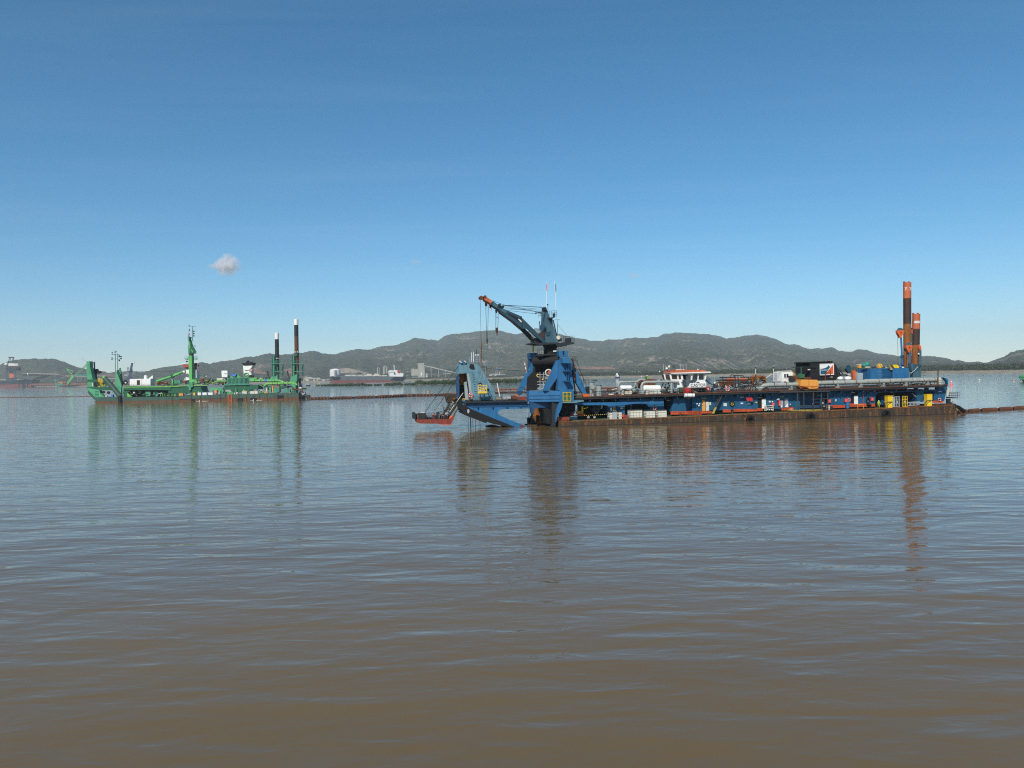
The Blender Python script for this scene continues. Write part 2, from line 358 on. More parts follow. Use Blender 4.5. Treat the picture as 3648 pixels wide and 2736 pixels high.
# ------------------------------------------------------------------ land
SIL = [(-900,1330),(-500,1322),(-250,1318),(-100,1308),(0,1297.5),(32,1285),(56,1280.6),(90,1277.6),(145,1277),(196,1277),(215,1283),(237,1293),(271,1305),(303,1313),(366,1322),(392,1327),(411,1326),(448,1323),(519,1324),(541,1316.5),(569,1309),(600,1305),(650,1299),(693,1292),(712,1289.5),(738,1292),(746,1296),(759,1292),(779,1288.6),(824,1283),(866,1273),(890,1269),(906,1270),(930,1263),(949,1258),(977,1261),(999,1263),(1039,1259),(1079,1255),(1112,1249.5),(1134,1252),(1152,1258),(1188,1262.5),(1210,1256),(1249,1246),(1275,1242),(1310,1245),(1332,1240),(1356,1233),(1405,1230),(1440,1219.6),(1474,1202.8),(1534,1209.5),(1558,1213),(1585,1196),(1609,1189),(1642,1187.6),(1676,1182.5),(1754,1175),(1777,1177),(1838,1191),(1858,1186),(1993,1188),(2047,1203),(2079,1207),(2118,1214),(2141,1214),(2168,1209),(2215,1208),(2258,1202),(2308,1203),(2343,1198),(2363,1190),(2390,1186),(2413,1183.5),(2468,1186.7),(2518,1190),(2553,1194.5),(2588,1205),(2615,1202),(2662,1194.5),(2693,1191.7),(2724,1195),(2759,1206),(2802,1225),(2829,1225.4),(2847,1229),(2870,1240),(2892,1241.7),(2907,1239),(2934,1241),(2959,1237),(2970,1239),(2988,1248),(3024,1252.5),(3040,1250),(3062,1243.5),(3087,1245),(3114,1255),(3133,1259),(3179,1263),(3210,1270),(3281,1268),(3315,1267),(3348,1271.5),(3378,1277),(3398,1284),(3414,1281.5),(3443,1288.7),(3469,1289),(3483,1287),(3506,1292),(3524,1289),(3544,1281),(3577,1270),(3595,1256.7),(3621,1247.6),(3648,1243.5),(3720,1232),(3850,1236),(4000,1262),(4200,1290),(4600,1310)]
SHORE = [(-900,1392),(0,1379),(300,1376),(700,1369),(1080,1363),(1300,1360),(1560,1354),(2070,1346),(2350,1344),(2522,1340),(2746,1337),(3284,1330),(3648,1327),(4600,1309)]
def interp(tab, x):
    for (a, b), (c, d) in zip(tab, tab[1:]):
        if x <= c: return b + (d - b) * (x - a) / (c - a)
    return tab[-1][1]
def shore_pt(px): return ground(px, interp(SHORE, px))
def fbm(x, y, z, o=5): return mn.fractal(Vector((x, y, z)), 1.0, 2.0, o)
def terrain_mat(name, c0, c1, bare, dens, sc=.004, patch=.6, bump=1.0):
    m, n, l, b = new_mat(name); tc = n.new('ShaderNodeTexCoord')
    def nz(s, d, r=.6, loc=0):
        mp = n.new('ShaderNodeMapping'); mp.inputs['Location'].default_value = (loc, loc, loc); l.new(tc.outputs['Object'], mp.inputs[0])
        t = n.new('ShaderNodeTexNoise'); t.inputs['Scale'].default_value = s; t.inputs['Detail'].default_value = d; t.inputs['Roughness'].default_value = r; l.new(mp.outputs[0], t.inputs['Vector']); return t.outputs[0]
    def ramp(s, e):
        c = n.new('ShaderNodeValToRGB'); c.color_ramp.elements[0].position = e[0][0]; c.color_ramp.elements[0].color = e[0][1]; c.color_ramp.elements[1].position = e[1][0]; c.color_ramp.elements[1].color = e[1][1]; l.new(s, c.inputs[0]); return c.outputs[0]
    def mix(f, a, c):
        q = n.new('ShaderNodeMix'); q.data_type = 'RGBA'; l.new(f, q.inputs[0]); l.new(a, q.inputs[6])
        if isinstance(c, tuple): q.inputs[7].default_value = c
        else: l.new(c, q.inputs[7])
        return q.outputs[2]
    veg = ramp(nz(.045, 8, .75), [(.38, (*c0, 1)), (.66, (*c1, 1))])
    big = nz(sc, 5, .6, 31); spk = nz(.028, 6, .8, 7)
    ad = n.new('ShaderNodeMath'); ad.operation = 'MULTIPLY'; l.new(big, ad.inputs[0]); l.new(spk, ad.inputs[1])
    f = n.new('ShaderNodeMapRange'); f.inputs[1].default_value = .25 + (1 - dens) * .16; f.inputs[2].default_value = .33 + (1 - dens) * .16; f.inputs[4].default_value = patch; l.new(ad.outputs[0], f.inputs[0])
    col = mix(f.outputs[0], veg, (*bare, 1)); l.new(col, b.inputs['Base Color'])
    b.inputs['Roughness'].default_value = .95; b.inputs['Specular IOR Level'].default_value = .1
    bp = n.new('ShaderNodeBump'); bp.inputs['Strength'].default_value = 1; bp.inputs['Distance'].default_value = 9 * bump; l.new(nz(.05, 7, .7, 3), bp.inputs['Height']); l.new(bp.outputs[0], b.inputs['Normal'])
    return m
HILL = terrain_mat('scrub_hill', (.030, .043, .026), (.125, .130, .085), (.48, .37, .28), .66, bump=1.6)
def hills():
    xs = np.arange(-900, 4601, 5.5); nd = 110; V = []
    for px in xs:
        s = shore_pt(px); sd_ = math.hypot(s.x, s.y); dirv = Vector((s.x, s.y, 0)) / sd_
        Dr = np.interp(px, [-900, 200, 380, 700, 1150, 1500, 3300, 3520, 4600], [5200, 5000, 5000, 4600, 5000, 6400, 6400, 4600, 4000])
        # world elevation of the ridge line: follow the azimuth of this shore column
        y = interp(SIL, px); r = ray(px, y); zr = HC + r.z / math.hypot(r.x, r.y) * Dr
        zr += 5 * fbm(px * .045, 3, 1, 3) * (1 if zr > 60 else .3) + 3.6 * fbm(px * .35, 9, 1, 2)
        d0 = sd_ + 260 + 500 * max(0, fbm(px * .004, 5, 2, 3))
        az = math.atan2(r.x, r.y); dv = Vector((math.sin(az), math.cos(az), 0))
        for j in range(nd):
            t = j / (nd - 1) * 1.18; d = d0 + (Dr - d0) * t
            X, Y = dv.x * d, dv.y * d
            if t <= 1:
                base = 4 + (zr - 4) * (t ** 1.55)
                am = zr * .46 * (t * (1 - t) * 4) ** .9
                rid = 1 - abs(mn.fractal(Vector((X * .0016, Y * .0010, 3.0)), .9, 2.1, 5)) * 2.2
                z = base + am * (rid * .55 - .30) + 3.0 * fbm(X * .02, Y * .02, 0, 3) * min(1, t * 4)
                lim = HC + (zr - HC) / Dr * d - 1.0 - 10 * (1 - t)
                if t > .25: z = min(z, lim) if t < 1 else zr
            else: z = zr * (1 - (t - 1) * 3.2)
            V.append((X, Y, max(z, 2.5)))
    me = npmesh('hills', V, grid_faces(len(xs), nd)[:, ::-1], HILL)
    struct(bpy.data.objects.new('hills', me))
hills()
# rocky summit standing behind the ridge, seen beside the crane tower
def summit():
    V = []; n = 60; Dr = 7600; prof = [(1780,1200),(1820,1190),(1858,1184),(1880,1176),(1895,1171),(1908,1165),(1918,1166),(1935,1174),(1950,1180),(1975,1185),(1993,1186),(2030,1202),(2060,1210)]
    xs = np.arange(1780, 2061, 3.5)
    for px in xs:
        r = ray(px, interp(prof, px)); q = math.hypot(r.x, r.y); zr = HC + r.z / q * Dr + 3 * fbm(px * .15, 1, 1, 3)
        for j in range(14):
            t = j / 13 * 1.4; d = Dr - 900 + 900 * t; z = zr * (t ** .8 if t <= 1 else 1 - (t - 1)) + 6 * fbm(px * .1, t * 4, 2, 3) * (t < .99)
            V.append((r.x / q * d, r.y / q * d, max(z, 3)))
    m = terrain_mat('rock_summit', (.05, .055, .045), (.16, .15, .13), (.30, .27, .24), .8)
    struct(bpy.data.objects.new('rocky_summit', npmesh('rocky_summit', V, grid_faces(len(xs), 14)[:, ::-1], m)))
summit()
# shore flat with its pale bank
def flat():
    V = []; xs = np.arange(-900, 4601, 12); prof = [(0, -1.0), (3, .3), (14, 1.0), (22, 2.4), (34, 3.2), (60, 3.4), (700, 4.0), (2200, 5)]
    for px in xs:
        s = shore_pt(px); L = math.hypot(s.x, s.y); d = Vector((s.x, s.y, 0)) / L
        for k, (a, z) in enumerate(prof):
            q = d * (L + a + 4 * fbm(px * .05, a * .01, 0, 3)); V.append((q.x, q.y, z + (.25 * fbm(px * .2, a, 0, 3) if k > 1 else 0)))
    m = terrain_mat('shore_ground', (.19, .165, .12), (.36, .31, .23), (.50, .42, .32), .75, sc=.01, bump=.05)
    struct(bpy.data.objects.new('shore', npmesh('shore', V, grid_faces(len(xs), len(prof))[:, ::-1], m)))
flat()
# ------------------------------------------------------------------ leafy masses
def leaf_mat(name, c0, c1):
    m, n, l, b = new_mat(name); g = n.new('ShaderNodeNewGeometry'); t = n.new('ShaderNodeTexNoise'); t.inputs['Scale'].default_value = .25; t.inputs['Detail'].default_value = 3
    l.new(g.outputs['Position'], t.inputs['Vector'])
    ad = n.new('ShaderNodeMath'); ad.operation = 'ADD'; l.new(t.outputs[0], ad.inputs[0]); q = n.new('ShaderNodeMath'); q.operation = 'MULTIPLY_ADD'; q.inputs[1].default_value = .5; q.inputs[2].default_value = -.25
    l.new(g.outputs['Random Per Island'], q.inputs[0]); l.new(q.outputs[0], ad.inputs[1])
    c = n.new('ShaderNodeValToRGB'); c.color_ramp.elements[0].position = .3; c.color_ramp.elements[0].color = (*c0, 1); c.color_ramp.elements[1].position = .72; c.color_ramp.elements[1].color = (*c1, 1)
    l.new(ad.outputs[0], c.inputs[0]); l.new(c.outputs[0], b.inputs['Base Color']); b.inputs['Roughness'].default_value = .8; b.inputs['Specular IOR Level'].default_value = .2
    return m
LEAF_M = leaf_mat('mangrove_leaf', (.022, .042, .014), (.075, .115, .038)); LEAF_F = leaf_mat('forest_leaf', (.020, .030, .016), (.065, .080, .038))
def leaf_cloud(name, centers, mat, per, size, label=None, cat=None, kind='stuff'):
    """centers: (x,y,z,rx,rz) crowns; filled with leaf tufts"""
    rng = np.random.default_rng(len(centers) + 11); C = np.array(centers); k = len(C)
    idx = np.repeat(np.arange(k), per); n = len(idx); d = rng.normal(size=(n, 3)); d /= np.linalg.norm(d, axis=1)[:, None]; r = rng.random(n) ** .4
    c = C[idx, :3] + d * r[:, None] * np.stack([C[idx, 3], C[idx, 3], C[idx, 4]], 1); c[:, 2] = np.maximum(c[:, 2], .15)
    a = rng.normal(size=(n, 3)); a /= np.linalg.norm(a, axis=1)[:, None]; b = np.cross(a, d); b /= np.linalg.norm(b, axis=1)[:, None] + 1e-9
    sz = size * (.5 + rng.random(n))[:, None]
    V = np.stack([c - a * sz, c + b * sz * .6, c + a * sz, c - b * sz * .6], 1).reshape(-1, 3); Fc = np.arange(4 * n).reshape(n, 4)
    o = bpy.data.objects.new(name, npmesh(name, V, Fc, mat, False)); COL.objects.link(o); o['kind'] = kind
    if label: o['label'] = label
    if cat: o['category'] = cat
    return o
def forest():
    cs = []; rng = random.Random(3)
    for px in np.arange(-700, 4500, 3.2):
        s = shore_pt(px); L = math.hypot(s.x, s.y); dens = 1.0
        for k in range(2 if 1180 < px < 1800 else 5):
            off = rng.uniform(70, 620) if not (1080 < px < 1900) else rng.uniform(420, 900)
            hh = rng.uniform(6, 12) * (1 if px > 1900 else .95); q = Vector((s.x, s.y, 0)) / L * (L + off); q.x += rng.uniform(-4, 4)
            cs.append((q.x, q.y, 3.5 + hh * .55, rng.uniform(3.5, 7), hh * .55))
    leaf_cloud('shore_woodland', cs, LEAF_F, 26, 1.5, 'dark woodland strip along the far shore below the hills', 'woodland')
forest()
def mangroves():
    rng = random.Random(5)
    def clump(pts, label, wide=16):
        cs = []
        for (x0, y0, h0), (x1, y1, h1) in zip(pts, pts[1:]):
            for i in range(max(2, int((x1 - x0) / 1.6))):
                t = rng.random(); p = ground(x0 + (x1 - x0) * t, y0 + (y1 - y0) * t); k = math.hypot(p.x, p.y); hh = (h0 + (h1 - h0) * t) / FPX * k * rng.uniform(.7, 1.05)
                q = p * (1 + rng.uniform(0, wide) / k); cs.append((q.x, q.y, hh * .58, hh * .5 + .6, hh * .58))
        leaf_cloud('mangrove', cs, LEAF_M, 110, .5, label, 'mangroves')
    clump([(1092, 1375, 3), (1105, 1375, 3)], 'tiny separate mangrove tuft left of the long mangrove strip', 5)
    clump([(1126, 1375, 4), (1136, 1375, 4)], 'small mangrove bush just left of the long mangrove strip', 5)
    clump([(1145, 1375.5, 5), (1180, 1375.5, 7), (1230, 1375, 8), (1295, 1374.5, 10), (1305, 1374.5, 6), (1356, 1373.5, 5)], 'long low mangrove strip in the water below the grey bulk carrier')
    clump([(1368, 1373.5, 6), (1385, 1373.5, 9), (1425, 1373, 11), (1436, 1373, 4)], 'rounded mangrove clump below the stern of the bulk carrier', 10)
    clump([(1440, 1372.5, 6), (1480, 1372, 7), (1485, 1372, 19), (1502, 1372, 18), (1510, 1371.5, 12), (1560, 1371, 17), (1640, 1370, 17), (1700, 1368.5, 16), (1760, 1367.5, 17), (1850, 1366, 18), (1900, 1365, 16), (1960, 1364, 14), (2060, 1362, 6)], 'tall dense mangrove belt behind the bow of the blue dredger', 40)
    clump([(2114, 1357, 4), (2124, 1357, 4)], 'lone mangrove bush in the water above the grey tanks', 4)
    clump([(1081, 1386, 3), (1096, 1386, 3)], 'flat mangrove tuft right of the green dredger stern', 4)
mangroves()
# ================================================================== blue cutter dredger
FC = Fr((2000, 1520.5), (3402, 1475.5))
def mplan(m, uv, z0, z1):
    n = len(uv); ar = sum(uv[i][0] * uv[(i + 1) % n][1] - uv[(i + 1) % n][0] * uv[i][1] for i in range(n))
    if ar < 0: uv = uv[::-1]
    m.add([(u, v, z0) for u, v in uv] + [(u, v, z1) for u, v in uv], [tuple(range(n - 1, -1, -1)), tuple(range(n, 2 * n))] + [(i, (i + 1) % n, (i + 1) % n + n, i + n) for i in range(n)])
    return m
def zl(u): return 1.15 + max(0, u) * .0105                 # lower deck
def zu(u): return 6.47 + max(-12, u) * .0082               # upper deck
SH = Thing(FC, 'cutter_dredger', 'long blue cutter dredger with rust-brown barge hull and white wheelhouse', 'dredger')
LEN = FC.L
h = SH.part('hull', 'hull_rust')
h.mprism([(-.6, -1.5), (LEN, -1.5), (LEN + .8, .9), (LEN - .4, zl(LEN)), (3.2, zl(0)), (-.6, zl(0))], 0, 6)
h = SH.part('hull', 'hull_rust'); mplan(h, [(1.5, 6), (LEN, 6), (LEN, 17), (-1.2, 17), (-1.2, 14), (1.5, 14)], -1.5, zl(0)); h.mprism([(8, 1.1), (LEN, 1.1), (LEN, zl(LEN)), (8, zl(8))], 6, 17)
rb = SH.part('rubbing_strip', 'rust_orange')
for s0 in np.arange(-.5, LEN - 3, 6.6): rb.mprism([(s0, zl(s0) - .14), (s0 + 6.5, zl(s0 + 6.5) - .14), (s0 + 6.5, zl(s0 + 6.5) + .02), (s0, zl(s0) + .02)], -.07, -.003)
for s0 in (14, 22.6, 34.5, 36, 48, 61, 67, 79, 94): SH.part('fender_rib', 'hull_rust').mbox(s0, s0 + .22, -.14, -.002, -.6, zl(s0) - .2)
SH.part('waterline_stain', 'spud_black').mprism([(-.5, -.3), (LEN - .2, -.3), (LEN - .2, .16), (-.5, .12)], -.02, -.004)
SH.part('lower_deck', 'deck_green').mprism([(3.3, zl(3.3) + .004), (60, zl(60) + .004), (60, zl(60) + .02), (3.3, zl(3.3) + .02)], .03, 16.9)
SH.part('lower_deck', 'deck_rust').mprism([(60.01, zl(60) + .004), (LEN - .5, zl(LEN) + .004), (LEN - .5, zl(LEN) + .02), (60.01, zl(60) + .02)], .03, 16.9)
# raised stern plating
SH.part('stern_coaming', 'hull_rust').prism(R7, [(1340, 1252), (1340, 1210), (1800, 1205), (1820, 1240), (1790, 1262)], .02, 4)
# --- deckhouse wall under the upper deck, with its arches
VW = 2.5
def wall(R, pts, mat='blue_wall', v0=VW, v1=15): SH.part('deckhouse_wall', mat).prism(R, pts, v0, v1)
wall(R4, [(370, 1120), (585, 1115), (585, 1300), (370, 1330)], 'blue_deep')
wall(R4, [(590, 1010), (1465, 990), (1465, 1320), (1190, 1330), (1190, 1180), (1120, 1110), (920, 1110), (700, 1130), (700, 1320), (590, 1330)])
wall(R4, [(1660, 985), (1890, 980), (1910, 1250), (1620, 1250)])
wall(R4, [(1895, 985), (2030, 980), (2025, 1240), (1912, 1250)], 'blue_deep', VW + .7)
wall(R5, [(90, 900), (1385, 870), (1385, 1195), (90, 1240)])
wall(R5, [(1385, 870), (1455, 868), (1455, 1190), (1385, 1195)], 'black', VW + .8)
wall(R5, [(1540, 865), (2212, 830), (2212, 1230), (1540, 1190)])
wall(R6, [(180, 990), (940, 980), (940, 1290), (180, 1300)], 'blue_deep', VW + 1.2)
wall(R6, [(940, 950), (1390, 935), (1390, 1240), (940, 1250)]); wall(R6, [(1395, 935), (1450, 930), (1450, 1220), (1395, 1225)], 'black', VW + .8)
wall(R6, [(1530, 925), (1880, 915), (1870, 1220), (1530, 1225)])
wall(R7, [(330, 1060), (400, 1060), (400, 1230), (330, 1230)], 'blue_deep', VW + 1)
wall(R7, [(1020, 960), (1160, 955), (1160, 1170), (1040, 1180)]); wall(R7, [(1375, 935), (1570, 930), (1570, 1160), (1375, 1160)])
SH.part('inner_bulkhead', 'black').mprism([(6, zl(6)), (92, zl(92)), (92, zu(92) - .5), (6, zu(6) - .5)], 8, 8.4)
SH.part('arch_girder', 'blue').prism(R4, [(-300, 1080), (1465, 1050), (1465, 1092), (1190, 1115), (1120, 1095), (900, 1095), (700, 1120), (585, 1130), (370, 1140), (300, 1125), (-60, 1125), (-300, 1120)], 1.15, 1.3)
SH.part('arch_girder', 'blue_wall').prism(R7, [(-20, 985), (210, 975), (400, 965), (860, 960), (1150, 950), (1570, 930), (1570, 960), (1200, 960), (1150, 975), (850, 975), (330, 985), (250, 1010), (210, 1060), (-20, 1060)], 2.4, 2.6)
# orange base band: one plate per bay
def band(R, xs, yt, yb, v=VW - .12):
    for a, b in zip(xs, xs[1:]): SH.part('base_band', 'band_orange').box(R, a + 1, yt, b - 3, yb, v, VW - .003)
band(R4, [1600, 1660, 1760, 1850, 1950, 2050, 2140, 2212], 1248, 1310); band(R5, [0, 90, 180, 275, 355, 440, 520], 1240, 1290); band(R5, [690, 800, 855], 1210, 1265); band(R5, [905, 945, 1040, 1140, 1250, 1370], 1200, 1252); band(R5, [1370, 1480], 1185, 1235); band(R5, [1850, 1970, 2090], 1180, 1230)
band(R6, [960, 1060, 1170, 1280], 1235, 1290); band(R6, [1360, 1450, 1540, 1640, 1700], 1205, 1265); band(R6, [1800, 1870], 1205, 1265, VW - .3); band(R7, [1340, 1420, 1480, 1550], 1150, 1190)
# --- upper deck
u0, u1 = FC.uz(R3, 1010, 1010, .6)[0], 97.5
SH.part('upper_deck', 'deck_rust').mprism([(u0, zu(u0) - .22), (u1, zu(u1) - .22), (u1, zu(u1)), (u0, zu(u0))], .6, 16.4)
SH.part('deck_edge_beam', 'dark_steel').mprism([(u0, zu(u0) - .62), (u1, zu(u1) - .62), (u1, zu(u1) - .225), (u0, zu(u0) - .225)], .72, .95)
for uu in np.arange(7, 96, 2.95): SH.part('deck_bracket', 'blue_deep').mprism([(uu, zu(uu) - .65), (uu + .12, zu(uu) - .65), (uu + .12, zu(uu) - 1.2), (uu, zu(uu) - 1.2)], .95, VW - .01)
for uu in np.arange(7.2, 95, 1.94): SH.part('railing', 'rail').rail([(uu, .68, zu(uu)), (uu + 1.94, .68, zu(uu + 1.94))], 1.0, 1.0, .042)
for uu in np.arange(25, 78, 1.9): SH.part('railing', 'rail').rail([(uu, .12, zl(uu)), (uu + 1.9, .12, zl(uu + 1.9))], .95, 1.9, .032)
# pale structure end at stern
SH.part('stern_house', 'blue_wall').prism(R7, [(1440, 870), (1600, 860), (1600, 740), (1560, 700), (1490, 700), (1500, 690), (1565, 690), (1625, 780), (1625, 900), (1570, 1150), (1440, 1160)], 2.45, 9)
SH.part('stern_platform', 'dark_steel').prism(R7, [(1600, 1075), (1850, 1085), (1840, 1098), (1690, 1100), (1590, 1100)], 3, 6.5)
p0 = FC.uz(R7, 1680, 1078, 3); p1 = FC.uz(R7, 1870, 1080, 3)
SH.part('railing', 'rail').rail([(p0[0], 6.4, p0[1]), (p0[0], 3.05, p0[1]), (p1[0], 3.05, p1[1]), (p1[0], 6.4, p1[1])], 1.25, .6, .035, (1, .66, .33))
SH.part('stern_gallery', 'cream').prism(R7, [(1610, 905), (1675, 900), (1670, 970), (1640, 1050), (1600, 1060)], 3.2, 5)
SH.part('stern_bollard', 'galv').vcyl(R7, 1730, 1765, 1155, 1210, 1.2)
SH.part('stern_fairlead', 'dark_steel').prism(R7, [(1590, 1110), (1700, 1110), (1690, 1200), (1600, 1205)], 1.5, 4)
SH.part('flange', 'black').vcyl(R7, 1690, 1740, 1180, 1215, 2.6)
# --- doors, windows and fittings on the wall
def door(R, x0, y0, x1, y1, mat, opening=True, v=VW):
    if opening: SH.part('doorway', 'black').box(R, x0 - (x1 - x0) * .9, y0, x0, y1, v - .015, v + .03)
    d = SH.part('door', mat); d.box(R, x0, y0, x1, y1, v - .16, v - .06)
    SH.part('handle', 'dark_steel', d).box(R, x0 + (x1 - x0) * .12, (y0 + y1) / 2 - 3, x0 + (x1 - x0) * .3, (y0 + y1) / 2 + 3, v - .22, v - .165)
door(R5, 1462, 1000, 1540, 1190, 'white'); door(R6, 1455, 1048, 1530, 1215, 'white'); door(R5, 358, 1060, 420, 1235, 'cream', False); door(R5, 285, 1020, 345, 1240, 'cab_orange', False)
d = SH.part('door', 'galv'); d.box(R5, 1912, 995, 1980, 1165, VW - .14, VW - .03); SH.part('chevron', 'white', d).prism(R5, [(1912, 1165), (1980, 1080), (1980, 1165)], VW - .16, VW - .143)
d = SH.part('door', 'galv'); d.box(R5, 1830, 1030, 1880, 1170, VW - .14, VW - .03); SH.part('chevron', 'white', d).prism(R5, [(1835, 1090), (1862, 1170), (1835, 1170)], VW - .16, VW - .143)
for R, x, y, w_, h_, mt in [(R5, 318, 992, 80, 22, 'yellow_dull'), (R5, 1065, 968, 70, 18, 'cream'), (R5, 1425, 975, 60, 20, 'yellow_dull'), (R4, 1238, 1050, 80, 22, 'white_old'), (R4, 1553, 1030, 60, 14, 'yellow_dull'), (R5, 1865, 955, 60, 22, 'cream'), (R6, 40, 1068, 60, 22, 'yellow_dull'), (R6, 760, 1040, 55, 14, 'yellow_dull'), (R6, 1430, 990, 70, 16, 'cream'), (R7, 540, 978, 60, 12, 'yellow_dull'), (R7, 1490, 968, 60, 16, 'white'), (R5, 1355, 1072, 24, 24, 'yellow'), (R4, 637, 1185, 44, 30, 'white_old'), (R4, 428, 1200, 28, 52, 'white'), (R4, 475, 1200, 20, 66, 'yellow_dull'), (R4, 505, 1200, 14, 66, 'yellow_dull')]:
    SH.part('wall_lamp' if h_ < 25 else 'notice_plate', mt).box(R, x - w_ / 2, y - h_ / 2, x + w_ / 2, y + h_ / 2, VW - .3, VW - .004)
a = SH.part('awning', 'red'); a.mprism([FC.uz(R5, *q, 1.5) for q in ((1140, 978), (1265, 975), (1280, 1040), (1165, 1043))], 1.35, 1.45)
a.xf(lambda p: p)
for R, x, y, w_, h_ in [(R5, 740, 1115, 60, 60), (R5, 1205, 1095, 60, 40), (R5, 445, 1095, 30, 60), (R6, 830, 1170, 60, 130), (R6, 1095, 1140, 20, 40), (R5, 1070, 1090, 44, 30), (R5, 1620, 1055, 34, 30)]:
    SH.part('wall_box', 'white_old' if w_ < 70 and y < 1150 else 'dark_steel').box(R, x - w_ / 2, y - h_ / 2, x + w_ / 2, y + h_ / 2, VW - .22, VW - .004)
# round fender tyre with a smiling face painted on the wall
m = SH.part('round_plate', 'black'); m.disc(R5, 878, 1095, 52, VW - .3, VW - .003, 20)
SH.part('smile', 'yellow', m).torus(R5, 878, 1093, 33, 5, VW - .34, a0=200, a1=340)
for dx in (-16, 14): SH.part('eye', 'yellow', m).disc(R5, 878 + dx, 1085, 9, VW - .36, VW - .31, 10)
for R, x, y, rr_ in [(R5, 1765, 1012, 12), (R5, 1795, 1008, 14), (R5, 185, 1100, 14), (R5, 235, 1100, 14), (R5, 220, 1135, 17), (R5, 1670, 1058, 16)]: SH.part('light_globe', 'white').ball(R, x, y, rr_, VW - .5)
for uu in (13.5, 17, 47, 52, 57.5, 64.4, 68, 71.6, 76.8, 84): SH.part('gooseneck', 'blue_wall').mtube([(uu, VW - .1, zl(uu) + 1.2), (uu, VW - .2, zl(uu) + 3.6), (uu + .15, VW - .5, zl(uu) + 3.9), (uu + .35, VW - .55, zl(uu) + 3.6)], .12, 8)
SH.part('red_pipe', 'red').mtube([SH.part('x', 'red').P3(R6, (1630, 1215), 1.9), SH.part('x', 'red').P3(R6, (1637, 957), 1.9), SH.part('x', 'red').P3(R6, (2212, 930), 1.9), SH.part('x', 'red').P3(R7, (1150, 915), 1.9)], .05, 6)
st = SH.part('stair', 'rail'); A_, B_ = st.P3(R5, (500, 1290), 1.0), st.P3(R5, (720, 850), 1.0); st.stair(A_, B_, .8, 22)
SH.part('stair_panel', 'yellow_dull').mprism([(A_[0] - .35, A_[2]), (A_[0] + .25, A_[2]), (A_[0] + .9, A_[2] + 1.4), (A_[0] + .4, A_[2] + 1.4)], .9, .96)
# scaffold bay under the black funnel house
for x in (340, 462, 650, 808, 935): SH.part('post', 'rail').tube(R6, [(x, 990), (x + 2, 1330)], 10, .35, 6)
for (xa, ya, xb, yb) in [(140, 985, 960, 965), (620, 1122, 930, 1108), (340, 1250, 930, 1230), (650, 1180, 808, 1178)]: SH.part('crossbar', 'rail').tube(R6, [(xa, ya), (xb, yb)], 8, .35, 6)
SH.part('scaffold_deck', 'yellow_dull').prism(R6, [(130, 1330), (830, 1318), (830, 1338), (130, 1352)], .3, 1.6)
SH.part('canopy', 'rail').prism(R6, [(-100, 960), (970, 950), (980, 975), (-100, 995)], .4, 2.4)
# --- white wheelhouse
WHv = 3.2
w = SH.part('wheelhouse', 'white')
w.prism(WH, [(540, 440), (690, 432), (735, 550), (560, 560)], 3.0, 8.2)
w.prism(WH, [(885, 405), (1160, 405), (1195, 470), (1200, 556), (835, 556), (870, 440)], 2.9, 8.2)
w.prism(WH, [(735, 300), (880, 300), (880, 550), (750, 550), (720, 430)], 5.6, 8.2)
w.prism(WH, [(320, 275), (1200, 258), (1195, 297), (325, 305)], 3.0, 9)
w.prism(WH, [(330, 395), (720, 395), (725, 440), (340, 440)], 3.05, 8.6); w.prism(WH, [(1145, 290), (1205, 290), (1180, 410), (1140, 410)], 3.0, 8.2); w.prism(WH, [(885, 290), (925, 290), (915, 410), (885, 410)], 3.0, 8.2)
for (a_, b_) in ((372, 392), (485, 515), (625, 650), (700, 735)): w.prism(WH, [(a_ - 15, 300), (b_ - 10, 300), (b_ + 8, 400), (a_ + 8, 400)], 3.02, 3.3)
w.prism(WH, [(1028, 290), (1050, 290), (1042, 405), (1020, 405)], 3.02, 3.3)
r_ = SH.part('roof', 'tip_orange', w); r_.prism(WH, [(345, 235), (460, 205), (1160, 208), (1215, 243), (1180, 252), (320, 272)], 2.7, 9.2)
SH.part('roof_edge', 'white', w).prism(WH, [(308, 268), (1270, 241), (1282, 250), (1200, 266), (330, 284)], 2.35, 9.3)
for q in ([(315, 305), (362, 303), (385, 400), (345, 395)], [(395, 305), (480, 302), (495, 400), (412, 400)], [(520, 302), (612, 300), (622, 398), (525, 400)], [(655, 300), (700, 300), (698, 398), (650, 400)]): SH.part('window', 'glass_brown', w).prism(WH, q, 3.12, 3.2)
for q in ([(722, 300), (790, 298), (798, 398), (768, 400)], [(795, 298), (828, 298), (818, 350)]): SH.part('window', 'glass_dark', w).prism(WH, q, 5.5, 5.58)
for q in ([(945, 294), (1026, 292), (1016, 400), (930, 402)], [(1056, 292), (1142, 290), (1134, 398), (1045, 402)]): SH.part('window', 'glass_dark', w).prism(WH, q, 2.9, 2.98)
nb = SH.part('name_board', 'white', w); nb.prism(WH, [(880, 470), (1195, 462), (1195, 550), (835, 556)], 2.7, 2.86)
ua, zb = FC.uz(WH, 890, 543, 2.7); ub, zt = FC.uz(WH, 1185, 476, 2.7)
SH.part('lettering', 'black', w).text('CASTOR', ua, ub, zb, zt, 2.67, .004, .02)
SH.part('small_plate', 'dark_steel', w).box(WH, 1005, 447, 1062, 464, 2.8, 2.88)
for x, yt in ((350, 95), (683, 95), (738, 95), (798, 92), (398, 118)): SH.part('antenna', 'galv', w).tube(WH, [(x, yt), (x + 1, 222)], 5, 5, 5)
SH.part('dish', 'cream', w).ball(WH, 463, 148, 30, 5.5); SH.part('dish_stand', 'galv', w).tube(WH, [(463, 170), (463, 222)], 6, 5.5, 5)
